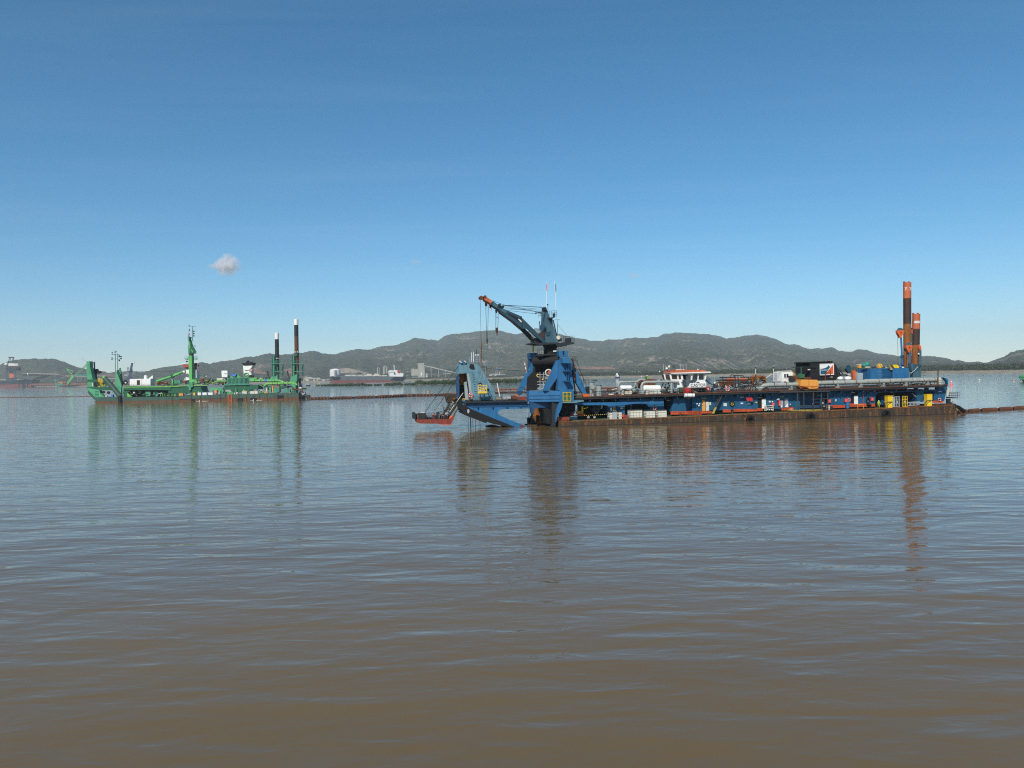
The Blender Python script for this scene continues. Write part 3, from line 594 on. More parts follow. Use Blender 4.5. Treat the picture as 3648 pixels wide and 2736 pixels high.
SH.part('spotlight', 'white', w).ball(WH, 415, 182, 24, 4.5); SH.part('spotlight', 'black', w).ball(WH, 275, 235, 28, 3.5); SH.part('spotlight', 'cream', w).ball(WH, 276, 243, 20, 3.2); SH.part('loop_antenna', 'dark_steel', w).torus(WH, 552, 140, 22, 4, 5)
SH.part('dome_lamp', 'cream', w).ball(WH, 1030, 203, 17, 4); SH.part('dome_lamp', 'cream', w).ball(WH, 753, 205, 15, 4)
SH.part('roof_frame', 'white', w).tube(WH, [(600, 200), (725, 205), (725, 250), (600, 250), (600, 200)], 6, 3, 5); SH.part('spotlight_stand', 'dark_steel', w).tube(WH, [(418, 200), (430, 250)], 9, 4.5, 6); SH.part('spotlight_bracket', 'dark_steel', w).tube(WH, [(278, 258), (330, 270)], 8, 3.4, 6)
for x in (905, 1010, 1150, 860): SH.part('support', 'dark_steel', w).tube(WH, [(x, 555), (x, 640)], 9, 4.5, 6)
SH.part('underhouse', 'black', w).prism(WH, [(640, 556), (1180, 556), (1180, 645), (640, 650)], 5.5, 8)
st = SH.part('stair', 'blue'); st.stair(st.P3(WH, (1310, 500), 4), st.P3(WH, (1205, 395), 4), .9, 7)
# --- pipework amidships
for pts, r, v in [([(565, 760), (572, 700), (610, 668), (680, 668), (950, 662)], 21, 5), ([(1025, 900), (1028, 740), (1050, 690), (1110, 668), (1550, 662), (1760, 668)], 24, 2.6), ([(935, 880), (925, 790), (900, 760), (905, 700), (960, 640), (1020, 615), (1100, 640)], 20, 6.5), ([(1340, 650), (1400, 618), (1460, 612), (1530, 640), (1560, 690)], 16, 6)]:
    p = SH.part('pipe_bend', 'grey_pipe'); p.tube(R4, pts, r, v, 12)
SH.part('riser', 'grey_tank').vcyl(R4, 1590, 1640, 640, 880, 2.7)
SH.part('big_drum', 'rust').prism(R4, [(945, 800), (935, 700), (985, 640), (1080, 612), (1300, 618), (1300, 800)], 5, 9)
DP = SH.part('discharge_pipe', 'grey_pipe'); DP.tube(R5, [(1380, 830), (1440, 800), (1500, 745), (1600, 728), (2140, 722)], 46, 1.9, 16)
DP.mtube([DP.P3(R6, (750, 800), 1.9), DP.P3(R6, (2212, 765), 1.9)], 46 * FC.sc(R6, 750, 800, 1.9), 16); DP.mtube([DP.P3(R7, (0, 768), 1.9), DP.P3(R7, (1425, 735), 1.9)], 46 * FC.sc(R7, 0, 768, 1.9), 16)
DP.mtube([DP.P3(R5, (2130, 722), 1.9), DP.P3(R6, (760, 800), 1.9)], 46 * FC.sc(R6, 750, 800, 1.9), 16)
for uu in list(np.arange(52, 95.5, 3.05)):
    c = DP.P3(R6, (750, 800), 1.9); c2 = DP.P3(R7, (1425, 735), 1.9); z = c[2] + (c2[2] - c[2]) * (uu - c[0]) / (c2[0] - c[0]); rr = 46 * FC.sc(R6, 750, 800, 1.9)
    SH.part('flange', 'rust', DP).mtube([(uu, 1.9, z), (uu + .1, 1.9, z)], rr * 1.12, 16)
    if int(uu) % 2: SH.part('saddle', 'grey_pipe', DP).mprism([(uu + 1, zu(uu)), (uu + 1.8, zu(uu)), (uu + 1.6, z - rr * .7), (uu + 1.2, z - rr * .7)], 1.5, 2.3)
SH.part('pipe_stop', 'rust_orange').prism(R7, [(1425, 700), (1440, 700), (1440, 830), (1425, 830)], 1.3, 2.5)
SH.part('pipe_elbow', 'cream').prism(R7, [(1455, 690), (1500, 685), (1520, 760), (1500, 820), (1460, 825)], 2.2, 2.44); SH.part('mooring_post', 'dark_steel').tube(R7, [(1447, 540), (1450, 825)], 9, 1.2, 8)
SH.part('railing', 'rail').rail([(FC.uz(R7, 1125, 690, 5)[0], 5, FC.uz(R7, 1125, 690, 5)[1]), (FC.uz(R7, 1215, 690, 5)[0], 5, FC.uz(R7, 1215, 690, 5)[1])], 1.8, .6, .03, (1, .66, .33))
# --- black engine casing with the company board
fb = SH.part('funnel_house', 'soot_and_shade')
fb.prism(R6, [(255, 755), (255, 430), (290, 385), (420, 380), (560, 395), (565, 410), (620, 410), (650, 375), (740, 372), (920, 385), (1000, 385), (1080, 420), (1110, 520), (1115, 720), (1080, 755)], 4.2, 13)
SH.part('casing_recess', 'black', fb).box(R6, 435, 470, 610, 530, 4.05, 4.19); SH.part('casing_shelf', 'dark_steel', fb).prism(R6, [(230, 485), (700, 480), (700, 492), (230, 497)], 3.9, 4.19)
SH.part('casing_side', 'dark_steel', fb).prism(R6, [(1085, 440), (1160, 560), (1220, 700), (1115, 700)], 5, 7)
for x in (935, 970, 1010): SH.part('exhaust_stub', 'black', fb).vcyl(R6, x - 16, x + 16, 362, 395, 7, 10)
SH.part('door', 'cream', fb).box(R6, 540, 525, 590, 545, 3.98, 4.04); SH.part('notice_plate', 'cream', fb).box(R6, 980, 675, 1030, 688, 4.1, 4.19)
bd = SH.part('company_board', 'white', fb); bd.prism(R6, [(778, 425), (1052, 415), (1055, 635), (785, 645)], 3.9, 4.1)
pv = 3.86
SH.part('board_panel', 'blue_wall', bd).prism(R6, [(792, 520), (850, 512), (900, 497), (935, 468), (950, 445), (958, 462), (985, 482), (965, 505), (885, 628), (794, 630)], pv, 3.895)
SH.part('board_panel', 'orange', bd).prism(R6, [(1042, 432), (1044, 622), (885, 628)], pv, 3.895)
u_a, z_b = FC.uz(R6, 806, 556, 3.8); u_b, z_t = FC.uz(R6, 932, 530, 3.8); SH.part('lettering', 'white', bd).text('Van Oord', u_a, u_b, z_b, z_t, 3.8, .012, .015)
SH.part('frame_bar', 'white_old', bd).tube(R6, [(778, 425), (1052, 415), (1055, 635), (785, 645), (778, 425)], 5, 3.88, 4)
SH.part('davit', 'red_dull').tube(R6, [(850, 950), (880, 930), (885, 640), (900, 600)], 7, 3.0, 6); SH.part('davit_arm', 'black').tube(R6, [(870, 615), (930, 545), (985, 545), (990, 640)], 5, 3.2, 5)
# --- aft winch house and spud carriage
ah = SH.part('aft_house', 'blue'); ah.prism(R6, [(1490, 740), (1490, 525), (2212, 505), (2212, 730)], 4.3, 12); ah.prism(R7, [(0, 725), (0, 525), (440, 512), (870, 505), (880, 695), (560, 715)], 4.3, 12)
SH.part('door', 'galv', ah).box(R6, 1520, 600, 1625, 735, 4.18, 4.29)
for k in range(4): SH.part('louvre', 'blue_pale', ah).box(R7, 255, 570 + k * 31, 345, 577 + k * 31, 4.2, 4.29)
SH.part('corner_post', 'orange', ah).prism(R6, [(1425, 560), (1480, 550), (1482, 735), (1440, 738)], 4.4, 5.2)
SH.part('ventilator', 'crane_blue').prism(R6, [(1260, 520), (1300, 460), (1350, 445), (1390, 480), (1400, 600), (1330, 620), (1290, 580)], 5, 7)
SH.part('spud_carriage', 'crane_pale').prism(R7, [(880, 690), (872, 520), (880, 420), (915, 430), (935, 560), (990, 560), (985, 430), (1040, 470), (1060, 440), (1115, 440), (1110, 690)], 4.0, 9.5)
SH.part('carriage_brace', 'grey_tank').tube(R7, [(900, 610), (980, 560), (1050, 480)], 10, 3.8, 6)
SH.part('carriage_slot', 'black').box(R7, 935, 440, 965, 560, 4.1, 6)
SH.done()
# ------------------------------------------------------------------ spuds
def spud(label, R, x0, x1, xb0, xb1, ytop, yor, yb, v, brown_y, slant_top=0):
    t = Thing(FC, 'spud_pile', label, 'spud pile', 'spud piles at the stern of the blue dredger')
    def cyl(nm, mat, ya, yb_, rr=1.0, par=None):
        m = t.part(nm, mat, par); f = lambda y: (y - ytop) / (yb - ytop)
        xa = (x0 + x1) / 2 + ((xb0 + xb1) / 2 - (x0 + x1) / 2) * f(ya); xc = (x0 + x1) / 2 + ((xb0 + xb1) / 2 - (x0 + x1) / 2) * f(yb_)
        a = m.P3(R, (xa, ya), v); b = m.P3(R, (xc, yb_), v); m.mtube([a, b], (x1 - x0) / 2 * FC.sc(R, x0, ytop, v) * rr, 20); return m
    cyl('painted_head', 'tip_orange', ytop, yor, 1.01); pl = cyl('pile', 'spud_brown', yor, brown_y); cyl('pile', 'rust_orange', brown_y, yb, .995)
    for dx in (.18, .82): m = t.part('lug', 'tip_orange'); xx = x0 + (x1 - x0) * dx; m.box(R, xx - 4, ytop - 20, xx + 5, ytop + 2, v - .3, v + .3)
    return t
t = spud('tall orange-topped spud pile with white figures near its head', R8, 605, 720, 633, 700, 115, 362, 1420, 6.0, 760)
k = FC.sc(R8, 660, 220, 6); rr = 57 * k; cu, cz = FC.uz(R8, 663, 218, 6.0)
for ch, an in (('7', -56), ('2', 10), ('1', 62)):
    m = t.part('figure', 'white_stripe'); m.text(ch, -.27, .27, cz - .38, cz + .38, 0, .03, .015)
    a_ = math.radians(an); m.xf(lambda p: (cu + math.sin(a_ + p[0] / rr) * (rr + .03 - p[1]), 6.0 - math.cos(a_ + p[0] / rr) * (rr + .03 - p[1]), p[2]))
t.done()
t = spud('short orange-topped spud pile with a white plate on its right side', R8, 748, 860, 752, 830, 605, 838, 1400, 8.5, 1090)
m = t.part('white_plate', 'white_stripe'); u_, z_ = FC.uz(R8, 785, 733, 8.5); rr = 56 * FC.sc(R8, 800, 733, 8.5); uc = FC.uz(R8, 804, 733, 8.5)[0]
for i in range(6):
    a0, a1 = math.radians(-66 + i * 14), math.radians(-66 + (i + 1) * 14); q = lambda a, z, r: (uc + math.sin(a) * r, 8.5 - math.cos(a) * r, z)
    m.add([q(a0, z_ - .3, rr + .05), q(a1, z_ - .3, rr + .05), q(a1, z_ + .3, rr + .05), q(a0, z_ + .3, rr + .05)], [(0, 1, 2, 3)])
m = t.part('plate_marks', 'black'); m.text('3 MT', -.38, .38, z_ - .06, z_ + .08, 0, .01, .01); m.xf(lambda p: (uc + math.sin(math.radians(-22) + p[0] / rr) * (rr + .07), 8.5 - math.cos(math.radians(-22) + p[0] / rr) * (rr + .07), p[2]))
t.done()
# sheave blocks and lift cylinders beside the spuds
def block(label, xc, yc, v, rodx, rody, w=54):
    t = Thing(FC, 'hoist_block', label, 'hoist block', 'orange hoist blocks beside the spud piles')
    b = t.part('block_casing', 'orange'); b.prism(R8, [(xc - w, yc - 20), (xc + w, yc - 22), (xc + w, yc + 20), (xc + 18, yc + 70), (xc + 14, yc + 95), (xc - 12, yc + 95), (xc - 22, yc + 70), (xc - w + 6, yc + 25)], v, v + .7)
    t.part('sheave', 'crane_pale').disc(R8, xc, yc - 10, 50, v + .12, v + .58, 20); t.part('pin', 'black').disc(R8, xc + 8, yc + 15, 9, v - .08, v - .003, 10)
    t.part('lift_rod', 'blue').tube(R8, [(xc + 4, yc + 90), (xc + rodx, rody)], 14, v + .35, 10); t.part('rod_collar', 'blue_deep').tube(R8, [(xc + rodx * .5 + 2, (yc + 95 + rody) / 2 + 60), (xc + rodx * .55 + 2, (yc + 95 + rody) / 2 + 100)], 22, v + .35, 10)
    t.part('rope', 'dark_steel').tube(R8, [(xc - w + 4, yc), (xc - w + 14, 1415)], 3, v + .35, 4)
    t.done()
block('upper orange hoist block left of the tall spud pile', 563, 880, 5.2, 28, 1400)
block('lower orange hoist block in front of the tall spud pile', 696, 1110, 4.6, 8, 1400, 50)
t = Thing(FC, 'hoist_block', 'narrow orange hoist block on the right of the short spud pile', 'hoist block', 'orange hoist blocks beside the spud piles')
t.part('block_casing', 'orange').prism(R8, [(845, 1080), (868, 1090), (884, 1130), (886, 1180), (860, 1170), (842, 1130)], 7.2, 8.0); t.part('lift_rod', 'crane_pale').tube(R8, [(862, 1170), (860, 1400)], 22, 7.4, 10); t.part('rod_end', 'white').disc(R8, 845, 1225, 12, 7.0, 7.2, 10); t.done()
t = Thing(FC, 'hoist_block', 'orange hoist block between the tall and the short spud pile', 'hoist block', 'orange hoist blocks beside the spud piles')
t.part('block_casing', 'orange').prism(R8, [(712, 845), (748, 840), (748, 915), (722, 890)], 7.2, 7.8); t.part('sheave', 'dark_steel').disc(R8, 735, 842, 22, 7.25, 7.7, 14); t.part('lift_rod', 'crane_pale').tube(R8, [(730, 905), (732, 1060)], 12, 7.5, 8); t.done()
# ================================================================== gantry of the blue dredger
GA = Thing(FC, 'dredge_gantry', 'blue box-girder gantry with slanting struts at the bow carrying the black crane', 'gantry')
g = GA.part('cross_girder', 'blue'); ua, zt = FC.uz(R3, 1010, 890, -.5); zb = FC.uz(R3, 1010, 1092, -.5)[1]; uf = FC.uz(R3, 440, 905, 15.5)[0]
uf = FC.uz(R3, 440, 905, 2.6)[0]; mplan(g, [(ua, -.5), (ua, 4), (uf, 5.5), (uf, 2.6)], zb, zt)
for y in (978, 1040):
    z = FC.uz(R3, 1005, y, -.5)[1]; mplan(GA.part('stiffener', 'blue_deep', g), [(ua, -.62), (ua, -.503), (uf, 2.597), (uf, 2.48)], z - .06, z + .06)
GA.part('near_leg', 'blue').prism(R3, [(1060, 380), (1190, 380), (1250, 700), (1270, 1050), (1270, 1092), (1012, 1092), (1012, 885), (975, 880), (975, 640), (1005, 340), (1060, 300)], -.6, 1.6)
GA.part('leg_cap', 'blue').prism(R3, [(1058, 280), (1190, 272), (1200, 385), (1062, 383)], -2.5, .6)
GA.part('foot', 'blue').prism(R3, [(1012, 1094), (1062, 1094), (1040, 1210), (960, 1385), (935, 1480), (930, 1400), (950, 1260), (1000, 1110)], -.6, .4)
GA.part('foot', 'blue_deep').prism(R3, [(455, 1085), (1008, 1080), (1000, 1180), (700, 1205), (545, 1215), (500, 1330), (470, 1280)], 2.4, 3.4)
GA.part('foot', 'soot_and_shade').prism(R3, [(690, 1195), (1000, 1170), (955, 1300), (925, 1550), (870, 1552), (840, 1500), (765, 1500), (742, 1365)], 2.6, 8)
GA.part('foot', 'dark_steel').prism(R3, [(860, 1100), (1000, 1110), (955, 1370), (925, 1555), (868, 1555)], .5, 2.3)
GA.part('strut', 'blue').prism(R3, [(950, 330), (1008, 338), (1000, 380), (975, 630), (795, 892), (705, 892), (740, 810), (860, 540)], .3, 1.4)
GA.part('strut', 'blue').prism(R3, [(1215, 370), (1290, 440), (1330, 560), (1440, 760), (1505, 945), (1435, 945), (1380, 870), (1320, 760), (1260, 700)], 1.7, 2.8)
GA.part('strut', 'blue').prism(R3, [(535, 345), (592, 490), (500, 640), (325, 895), (280, 905), (245, 890), (300, 740), (430, 520), (500, 390)], 13.2, 14.4)
GA.part('strut_foot', 'orange').prism(R3, [(1435, 955), (1550, 950), (1560, 985), (1530, 1035), (1470, 1035), (1440, 985)], 1.2, 2.8)
GA.part('strut_foot', 'blue_deep').prism(R3, [(240, 895), (320, 890), (300, 970), (215, 968)], 13, 15)
GA.part('far_leg', 'blue_deep').prism(R3, [(440, 300), (500, 300), (470, 520), (450, 900), (415, 900), (425, 600)], 14.5, 16)
GA.part('leg_cap', 'blue').prism(R3, [(435, 198), (598, 190), (600, 262), (530, 300), (445, 300)], 13.5, 15.5)
GA.part('leg_cap', 'blue').prism(R3, [(985, 155), (1155, 150), (1158, 262), (1000, 262)], 4.5, 7); GA.part('cap_slot', 'black').box(R3, 1062, 155, 1090, 225, 4.42, 4.49)
# black cylindrical head; the inner frame is coloured near-black to stand for shade
hd = GA.part('turntable_drum', 'soot_and_shade'); hd.mtube([hd.P3(R3, (520, 350), 9.5), hd.P3(R3, (600, 345), 9), hd.P3(R3, (1000, 335), 6.5)], 1.0 * 92 * FC.sc(R3, 700, 340, 8), 20)
GA.part('shaded_inner_frame', 'soot_and_shade').prism(R3, [(560, 430), (900, 430), (860, 520), (760, 560), (720, 700), (560, 885), (420, 885), (440, 640), (540, 540)], 10.5, 12.5)
GA.part('shaded_inner_frame', 'soot_and_shade').prism(R3, [(975, 640), (985, 640), (985, 885), (900, 885), (900, 760)], 3, 7)
GA.part('rust_pontoon', 'rust_orange').prism(R3, [(545, 1215), (690, 1215), (740, 1365), (515, 1365)], 11.5, 14)
GA.part('rust_pontoon', 'hull_rust').prism(R3, [(512, 1370), (742, 1370), (765, 1480), (765, 1620), (480, 1620), (495, 1480)], 11.4, 14.5)
GA.part('ladder_rungs', 'orange').prism(R3, [(635, 1375), (675, 1375), (680, 1470), (735, 1472), (735, 1495), (600, 1495), (630, 1460)], 11.1, 11.38)
GA.part('bow_fender', 'black').prism(R3, [(415, 1390), (495, 1388), (500, 1500), (480, 1515), (425, 1512)], 13.5, 14.8); GA.part('fender_hoop', 'rail').tube(R3, [(435, 1390), (440, 1295), (480, 1290), (485, 1390)], 5, 14, 5)
GA.part('waterline_sill', 'hull_rust').prism(R3, [(420, 1520), (870, 1525), (870, 1600), (420, 1600)], 8, 12)
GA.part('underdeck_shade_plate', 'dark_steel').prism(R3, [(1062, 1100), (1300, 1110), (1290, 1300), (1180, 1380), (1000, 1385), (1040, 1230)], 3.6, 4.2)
GA.part('leg_deck', 'blue_pale').prism(R3, [(1275, 1075), (1450, 1068), (1455, 1088), (1270, 1118), (1062, 1118), (1065, 1096), (1275, 1094)], -1.2, 2.0)
gt = GA.part('gate_panel', 'green_box'); gt.box(R3, 1078, 930, 1212, 1080, -.85, -.78)
for x in (1068, 1140, 1212): GA.part('gate_bar', 'yellow', gt).tube(R3, [(x, 925), (x + 2, 1085)], 6, -.92, 5)
for y in (922, 992, 1082): GA.part('gate_bar', 'yellow', gt).tube(R3, [(1066, y), (1216, y)], 5, -.92, 5)
for (x, y0, y1) in ((1140, 390, 700),):
    tt = GA.part('lattice_ladder', 'blue'); tt.truss(tt.P3(R3, (1140, 395), -1.0), tt.P3(R3, (1150, 712), -1.0), .5, 9, .06)
GA.part('small_platform', 'blue_deep').prism(R3, [(1105, 712), (1225, 712), (1230, 732), (1110, 730)], -2.3, -.65); GA.part('small_platform', 'blue_deep').prism(R3, [(1090, 520), (1220, 512), (1222, 528), (1092, 545)], -2.0, -.65)
for y in (728, 778, 850): GA.part('spool_rack', 'galv').tube(R3, [(590, y), (750, y)], 7, 4.5, 6)
for x in (642, 708): GA.part('spool_rack', 'galv').tube(R3, [(x, 550), (x, 880)], 6, 4.4, 6)
for y in (590, 640): GA.part('spool_rack', 'galv').tube(R3, [(600, y), (760, y)], 6, 4.4, 6)
GA.part('hose_reel', 'white_old').torus(R3, 800, 560, 58, 14, 5.2); GA.part('hose_reel', 'orange').disc(R3, 830, 560, 40, 5.0, 5.6); GA.part('hose_coil', 'yellow').torus(R3, 610, 610, 26, 9, 4.8, a0=90, a1=270); GA.part('hose_coil', 'yellow').ball(R3, 690, 685, 18, 4.2)
GA.part('float_buoy', 'hull_rust').ball(R3, 1262, 460, 34, 1.2, (1, 1, 1.5)); GA.part('float_buoy', 'rust').vcyl(R3, 1240, 1300, 540, 700, 1.2, 10, .8)
GA.part('stay_pipe', 'dark_steel').tube(R3, [(1230, 300), (1260, 400), (1250, 560), (1265, 720), (1300, 960)], 16, 1.0, 6)
for y in (285,): 
    p = GA.part('railing', 'rail'); a, b = p.P3(R3, (1200, 380), 0), p.P3(R3, (1330, 370), 0); p.rail([a, b], 1.4, .6, .035, (1, .66, .33))
for a_, b_ in (((1290, 300), (1500, 780)), ((1250, 290), (1430, 760)), ((1330, 380), (1480, 790))): GA.part('cable', 'dark_steel').tube(R3, [a_, b_], 3, 1.5, 4)
GA.part('white_canister', 'cream').vcyl(R3, 1250, 1270, 915, 1000, 1.0, 8)
GA.done()
# ------------------------------------------------------------------ crane
CV = 8.5
CR = Thing(FC, 'deck_crane', 'dark blue slewing crane on the bow gantry with its orange-tipped boom raised left', 'crane')
m = CR.part('pedestal', 'soot_and_shade'); m.vcyl(R3, 712, 955, 118, 262, CV, 20)
m = CR.part('slew_ring', 'soot_and_shade'); a = m.P3(R3, (832, 118), CV); b = m.P3(R3, (832, 40), CV); k = FC.sc(R3, 832, 80, CV); m.mtube([a, b], 110 * k, 20, 150 * k)
CR.part('machine_deck', 'dark_steel').prism(R3, [(485, 5), (1275, -5), (1278, 28), (1150, 38), (1140, 62), (950, 62), (930, 30), (640, 45), (480, 22)], 5.5, 11.5)
CR.part('pedestal_gallery', 'dark_steel').prism(R3, [(595, 215), (985, 208), (985, 238), (600, 240)], 6.5, 11)
def railP(T_, R, p, q, v, hh=1.1, n=.8, mat='rail'):
    m = T_.part('railing', mat); m.rail([m.P3(R, p, v), m.P3(R, q, v)], hh, n, .035, (1, .66, .33)); return m
railP(CR, R3, (595, 215), (710, 215), 6.5, 1.4, .5); railP(CR, R3, (940, 210), (985, 210), 6.5, 1.4, .5); railP(CR, C6, (1800, 1255), (2000, 1245), 6, 1.5, .5)
CR.part('notice_plate', 'white_old').prism(R3, [(885, 148), (945, 146), (945, 172), (885, 174)], 6.3, 6.4)
tw = CR.part('tower', 'crane_pale'); tw.prism(C6, [(1395, 690), (1405, 595), (1478, 595), (1520, 690), (1545, 770), (1600, 900), (1655, 1050), (1682, 1180), (1690, 1290), (1340, 1290), (1330, 1080), (1370, 1035), (1372, 960), (1385, 800)], 6.6, 10.4)
CR.part('tower_head', 'dark_steel', tw).prism(C6, [(1395, 592), (1482, 590), (1488, 650), (1400, 665)], 6.2, 10.8); CR.part('head_sheave', 'black', tw).disc(C6, 1430, 625, 30, 6.0, 6.19, 16); CR.part('head_sheave', 'crane_pale', tw).disc(C6, 1415, 700, 38, 6.35, 6.59, 16)
CR.part('tower_plate', 'crane_blue', tw).prism(C6, [(1490, 790), (1600, 775), (1600, 900), (1560, 900)], 6.45, 6.59); CR.part('tower_plate', 'crane_blue', tw).prism(C6, [(1455, 1050), (1560, 1040), (1540, 1110), (1490, 1120)], 6.4, 6.59); CR.part('cab', 'crane_blue', tw).prism(C6, [(1370, 925), (1465, 915), (1450, 985), (1375, 1010)], 5.6, 6.59); CR.part('rust_stain_plate', 'spud_brown', tw).prism(C6, [(1340, 1075), (1455, 1040), (1455, 1180), (1345, 1160)], 6.3, 6.5)
CR.part('head_platform', 'dark_steel', tw).prism(C6, [(1495, 785), (1680, 765), (1600, 800), (1500, 800)], 5.5, 8.5); CR.part('platform_box', 'dark_steel', tw).box(C6, 1600, 705, 1648, 765, 6, 7)
railP(CR, C6, (1540, 775), (1675, 765), 5.5, 1.35, .5); railP(CR, C6, (1345, 780), (1395, 785), 6.5, 1.3, .3)
CR.part('boom_stop', 'dark_steel').tube(C6, [(1275, 712), (1320, 698), (1400, 680)], 9, 8, 6); CR.part('boom_stop', 'dark_steel').tube(C6, [(1285, 690), (1325, 700)], 6, 8, 6)
for x in (1350, 1362): CR.part('cage_ladder', 'dark_steel').tube(C6, [(x, 850), (x + 2, 920)], 5, 6.2, 5)
lt = CR.part('back_ladder', 'dark_steel'); lt.truss(lt.P3(C6, (1595, 830), 8.5), lt.P3(C6, (1670, 1160), 8.5), .45, 14, .05)
CR.part('mast', 'grey_tank').tube(C6, [(1690, 820), (1690, 1090)], 5, 9, 6); CR.part('mast_arm', 'grey_tank').tube(C6, [(1650, 820), (1730, 820)], 4, 9, 6); CR.part('stay', 'dark_steel').tube(C6, [(1700, 920), (1870, 1125)], 2, 9, 4)
CR.part('winch_drum', 'cream').disc(C6, 1708, 1155, 36, 6.2, 8.2, 16); CR.part('counter_box', 'cream').box(C6, 1688, 1232, 1765, 1262, 5.9, 7.4); CR.part('counterweight', 'dark_steel').box(C6, 1820, 1160, 1945, 1240, 6.5, 9.5); CR.part('flood_lamp', 'dark_steel').box(C6, 1690, 1160, 1770, 1225, 8.3, 9.3)
CR.part('yellow_post', 'yellow_dull').tube(C6, [(1200, 1200), (1205, 1280), (1240, 1300), (1240, 1420)], 13, 9, 8)
bm = CR.part('boom', 'crane_blue')
bm.prism(C6, [(480, 480), (600, 560), (640, 600), (720, 632), (985, 745), (1045, 800), (1120, 880), (1085, 985), (1020, 985), (940, 940), (830, 850), (700, 760), (620, 705), (570, 640), (440, 555), (415, 515)], 7.2, 9.8)
CR.part('boom_leg', 'crane_blue', bm).prism(C6, [(1020, 800), (1045, 798), (1300, 1050), (1500, 1255), (1490, 1285), (1440, 1275), (1110, 985), (1040, 990)], 5.6, 6.6)
CR.part('boom_leg', 'dark_steel', bm).prism(C6, [(830, 850), (930, 860), (1090, 985), (1240, 1150), (1255, 1235), (1215, 1235), (1060, 1075), (950, 960)], 10.2, 11.2)
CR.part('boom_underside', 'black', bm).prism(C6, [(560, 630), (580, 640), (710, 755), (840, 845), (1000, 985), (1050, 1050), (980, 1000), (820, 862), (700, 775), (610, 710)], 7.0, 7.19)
CR.part('boom_rib', 'crane_pale', bm).prism(C6, [(655, 665), (668, 615), (755, 655), (745, 715)], 7.05, 7.18); CR.part('boom_rib', 'crane_pale', bm).prism(C6, [(490, 560), (510, 505), (595, 560), (575, 610)], 7.05, 7.18)
CR.part('boom_plate', 'white_stripe', bm).prism(C6, [(962, 815), (978, 808), (1034, 855), (1026, 875), (1015, 870)], 6.95, 7.04)
CR.part('lightening_slot', 'black', bm).prism(C6, [(762, 690), (950, 780), (1000, 850), (960, 840), (770, 715)], 7.12, 7.19)
CR.part('boom_tip', 'tip_orange', bm).prism(C6, [(330, 395), (375, 400), (420, 430), (470, 460), (480, 482), (462, 520), (440, 548), (420, 525), (370, 490), (320, 470), (300, 440)], 7.1, 9.9)
CR.part('tip_sheave', 'rust', bm).disc(C6, 283, 412, 32, 7.6, 9.4, 18); CR.part('tip_sheave', 'rust', bm).disc(C6, 355, 398, 26, 7.0, 9.6, 18); CR.part('boom_sheave', 'dark_steel', bm).disc(C6, 622, 552, 27, 6.9, 9.9, 18); CR.part('boom_sheave', 'dark_steel', bm).disc(C6, 682, 585, 30, 6.9, 9.9, 18); CR.part('boom_sheave', 'dark_steel', bm).disc(C6, 1015, 775, 20, 7, 9.9, 14)
CR.part('tip_side', 'rust', bm).prism(C6, [(255, 400), (300, 388), (325, 440), (300, 450), (262, 432)], 7.5, 9.5)
CR.part('rope_guide', 'black', bm).prism(C6, [(345, 500), (395, 520), (398, 560), (375, 575), (350, 550)], 7.4, 9.6); CR.part('rope_guide', 'black', bm).prism(C6, [(535, 640), (585, 650), (572, 700), (548, 702)], 7.4, 9.6)
CR.part('boom_joint', 'rust', bm).ball(C6, 1335, 1215, 22, 6.8); CR.part('boom_foot', 'dark_steel', bm).prism(C6, [(1240, 1160), (1330, 1165), (1400, 1240), (1420, 1290), (1250, 1290), (1215, 1235)], 7.2, 9.8)
for pa, pb, va in (((720, 555), (1400, 590), 8.5), ((700, 560), (1400, 592), 7.6), ((480, 470), (1400, 600), 8.5), ((720, 625), (1400, 648), 8.2), ((730, 600), (1400, 690), 8.0), ((740, 650), (1290, 715), 8.8), ((690, 560), (1400, 690), 9.2)):
    n0 = 2 if pa[0] != 480 else 3
    CR.part('hoist_rope', 'dark_steel').tube(C6, [pa, pb] if n0 == 2 else [pa, (720, 555), (1120, 625), pb], 3.0, va, 4)
for pa, pb in (((362, 570), (385, 1190)), ((388, 570), (388, 1190)), ((418, 560), (398, 1190)), ((543, 700), (548, 975)), ((570, 700), (575, 975)), ((604, 690), (590, 975)), ((265, 445), (275, 1050))): CR.part('fall_rope', 'dark_steel').tube(C6, [pa, pb], 2.6, 8.5, 4)
hb = CR.part('hook_block', 'dark_steel'); hb.tube(C6, [(390, 1185), (391, 1240), (394, 1280)], 15, 8.5, 10, r2=6); CR.part('hook', 'dark_steel', hb).torus(C6, 393, 1312, 9, 4, 8.5, a0=-200, a1=90, n=12)
hb = CR.part('hook_block', 'rust_orange'); hb.tube(C6, [(568, 970), (569, 985), (570, 1050), (572, 1078)], 28, 8.5, 12, r2=12); CR.part('block_plate', 'spud_brown', hb).prism(C6, [(545, 980), (592, 980), (596, 1030), (575, 1070), (562, 1070), (545, 1030)], 8.0, 8.12); CR.part('hook', 'rust', hb).torus(C6, 572, 1096, 12, 4, 8.5, a0=-200, a1=90, n=12)
CR.part('lamp_shade', 'galv').mtube([CR.part('x', 'rail').P3(C6, (457, 600), 8.5), CR.part('x', 'rail').P3(C6, (457, 645), 8.5)], 8 * FC.sc(C6, 457, 600, 8.5), 12, 26 * FC.sc(C6, 457, 600, 8.5)); CR.part('lamp_bulb', 'white').ball(C6, 457, 640, 18, 8.5, (1, 1, .5)); CR.part('lamp_bracket', 'black').box(C6, 440, 555, 470, 605, 8.2, 8.8)
CR.part('rope_weight', 'dark_steel').ball(C6, 573, 782, 11, 8.5)
CR.done()
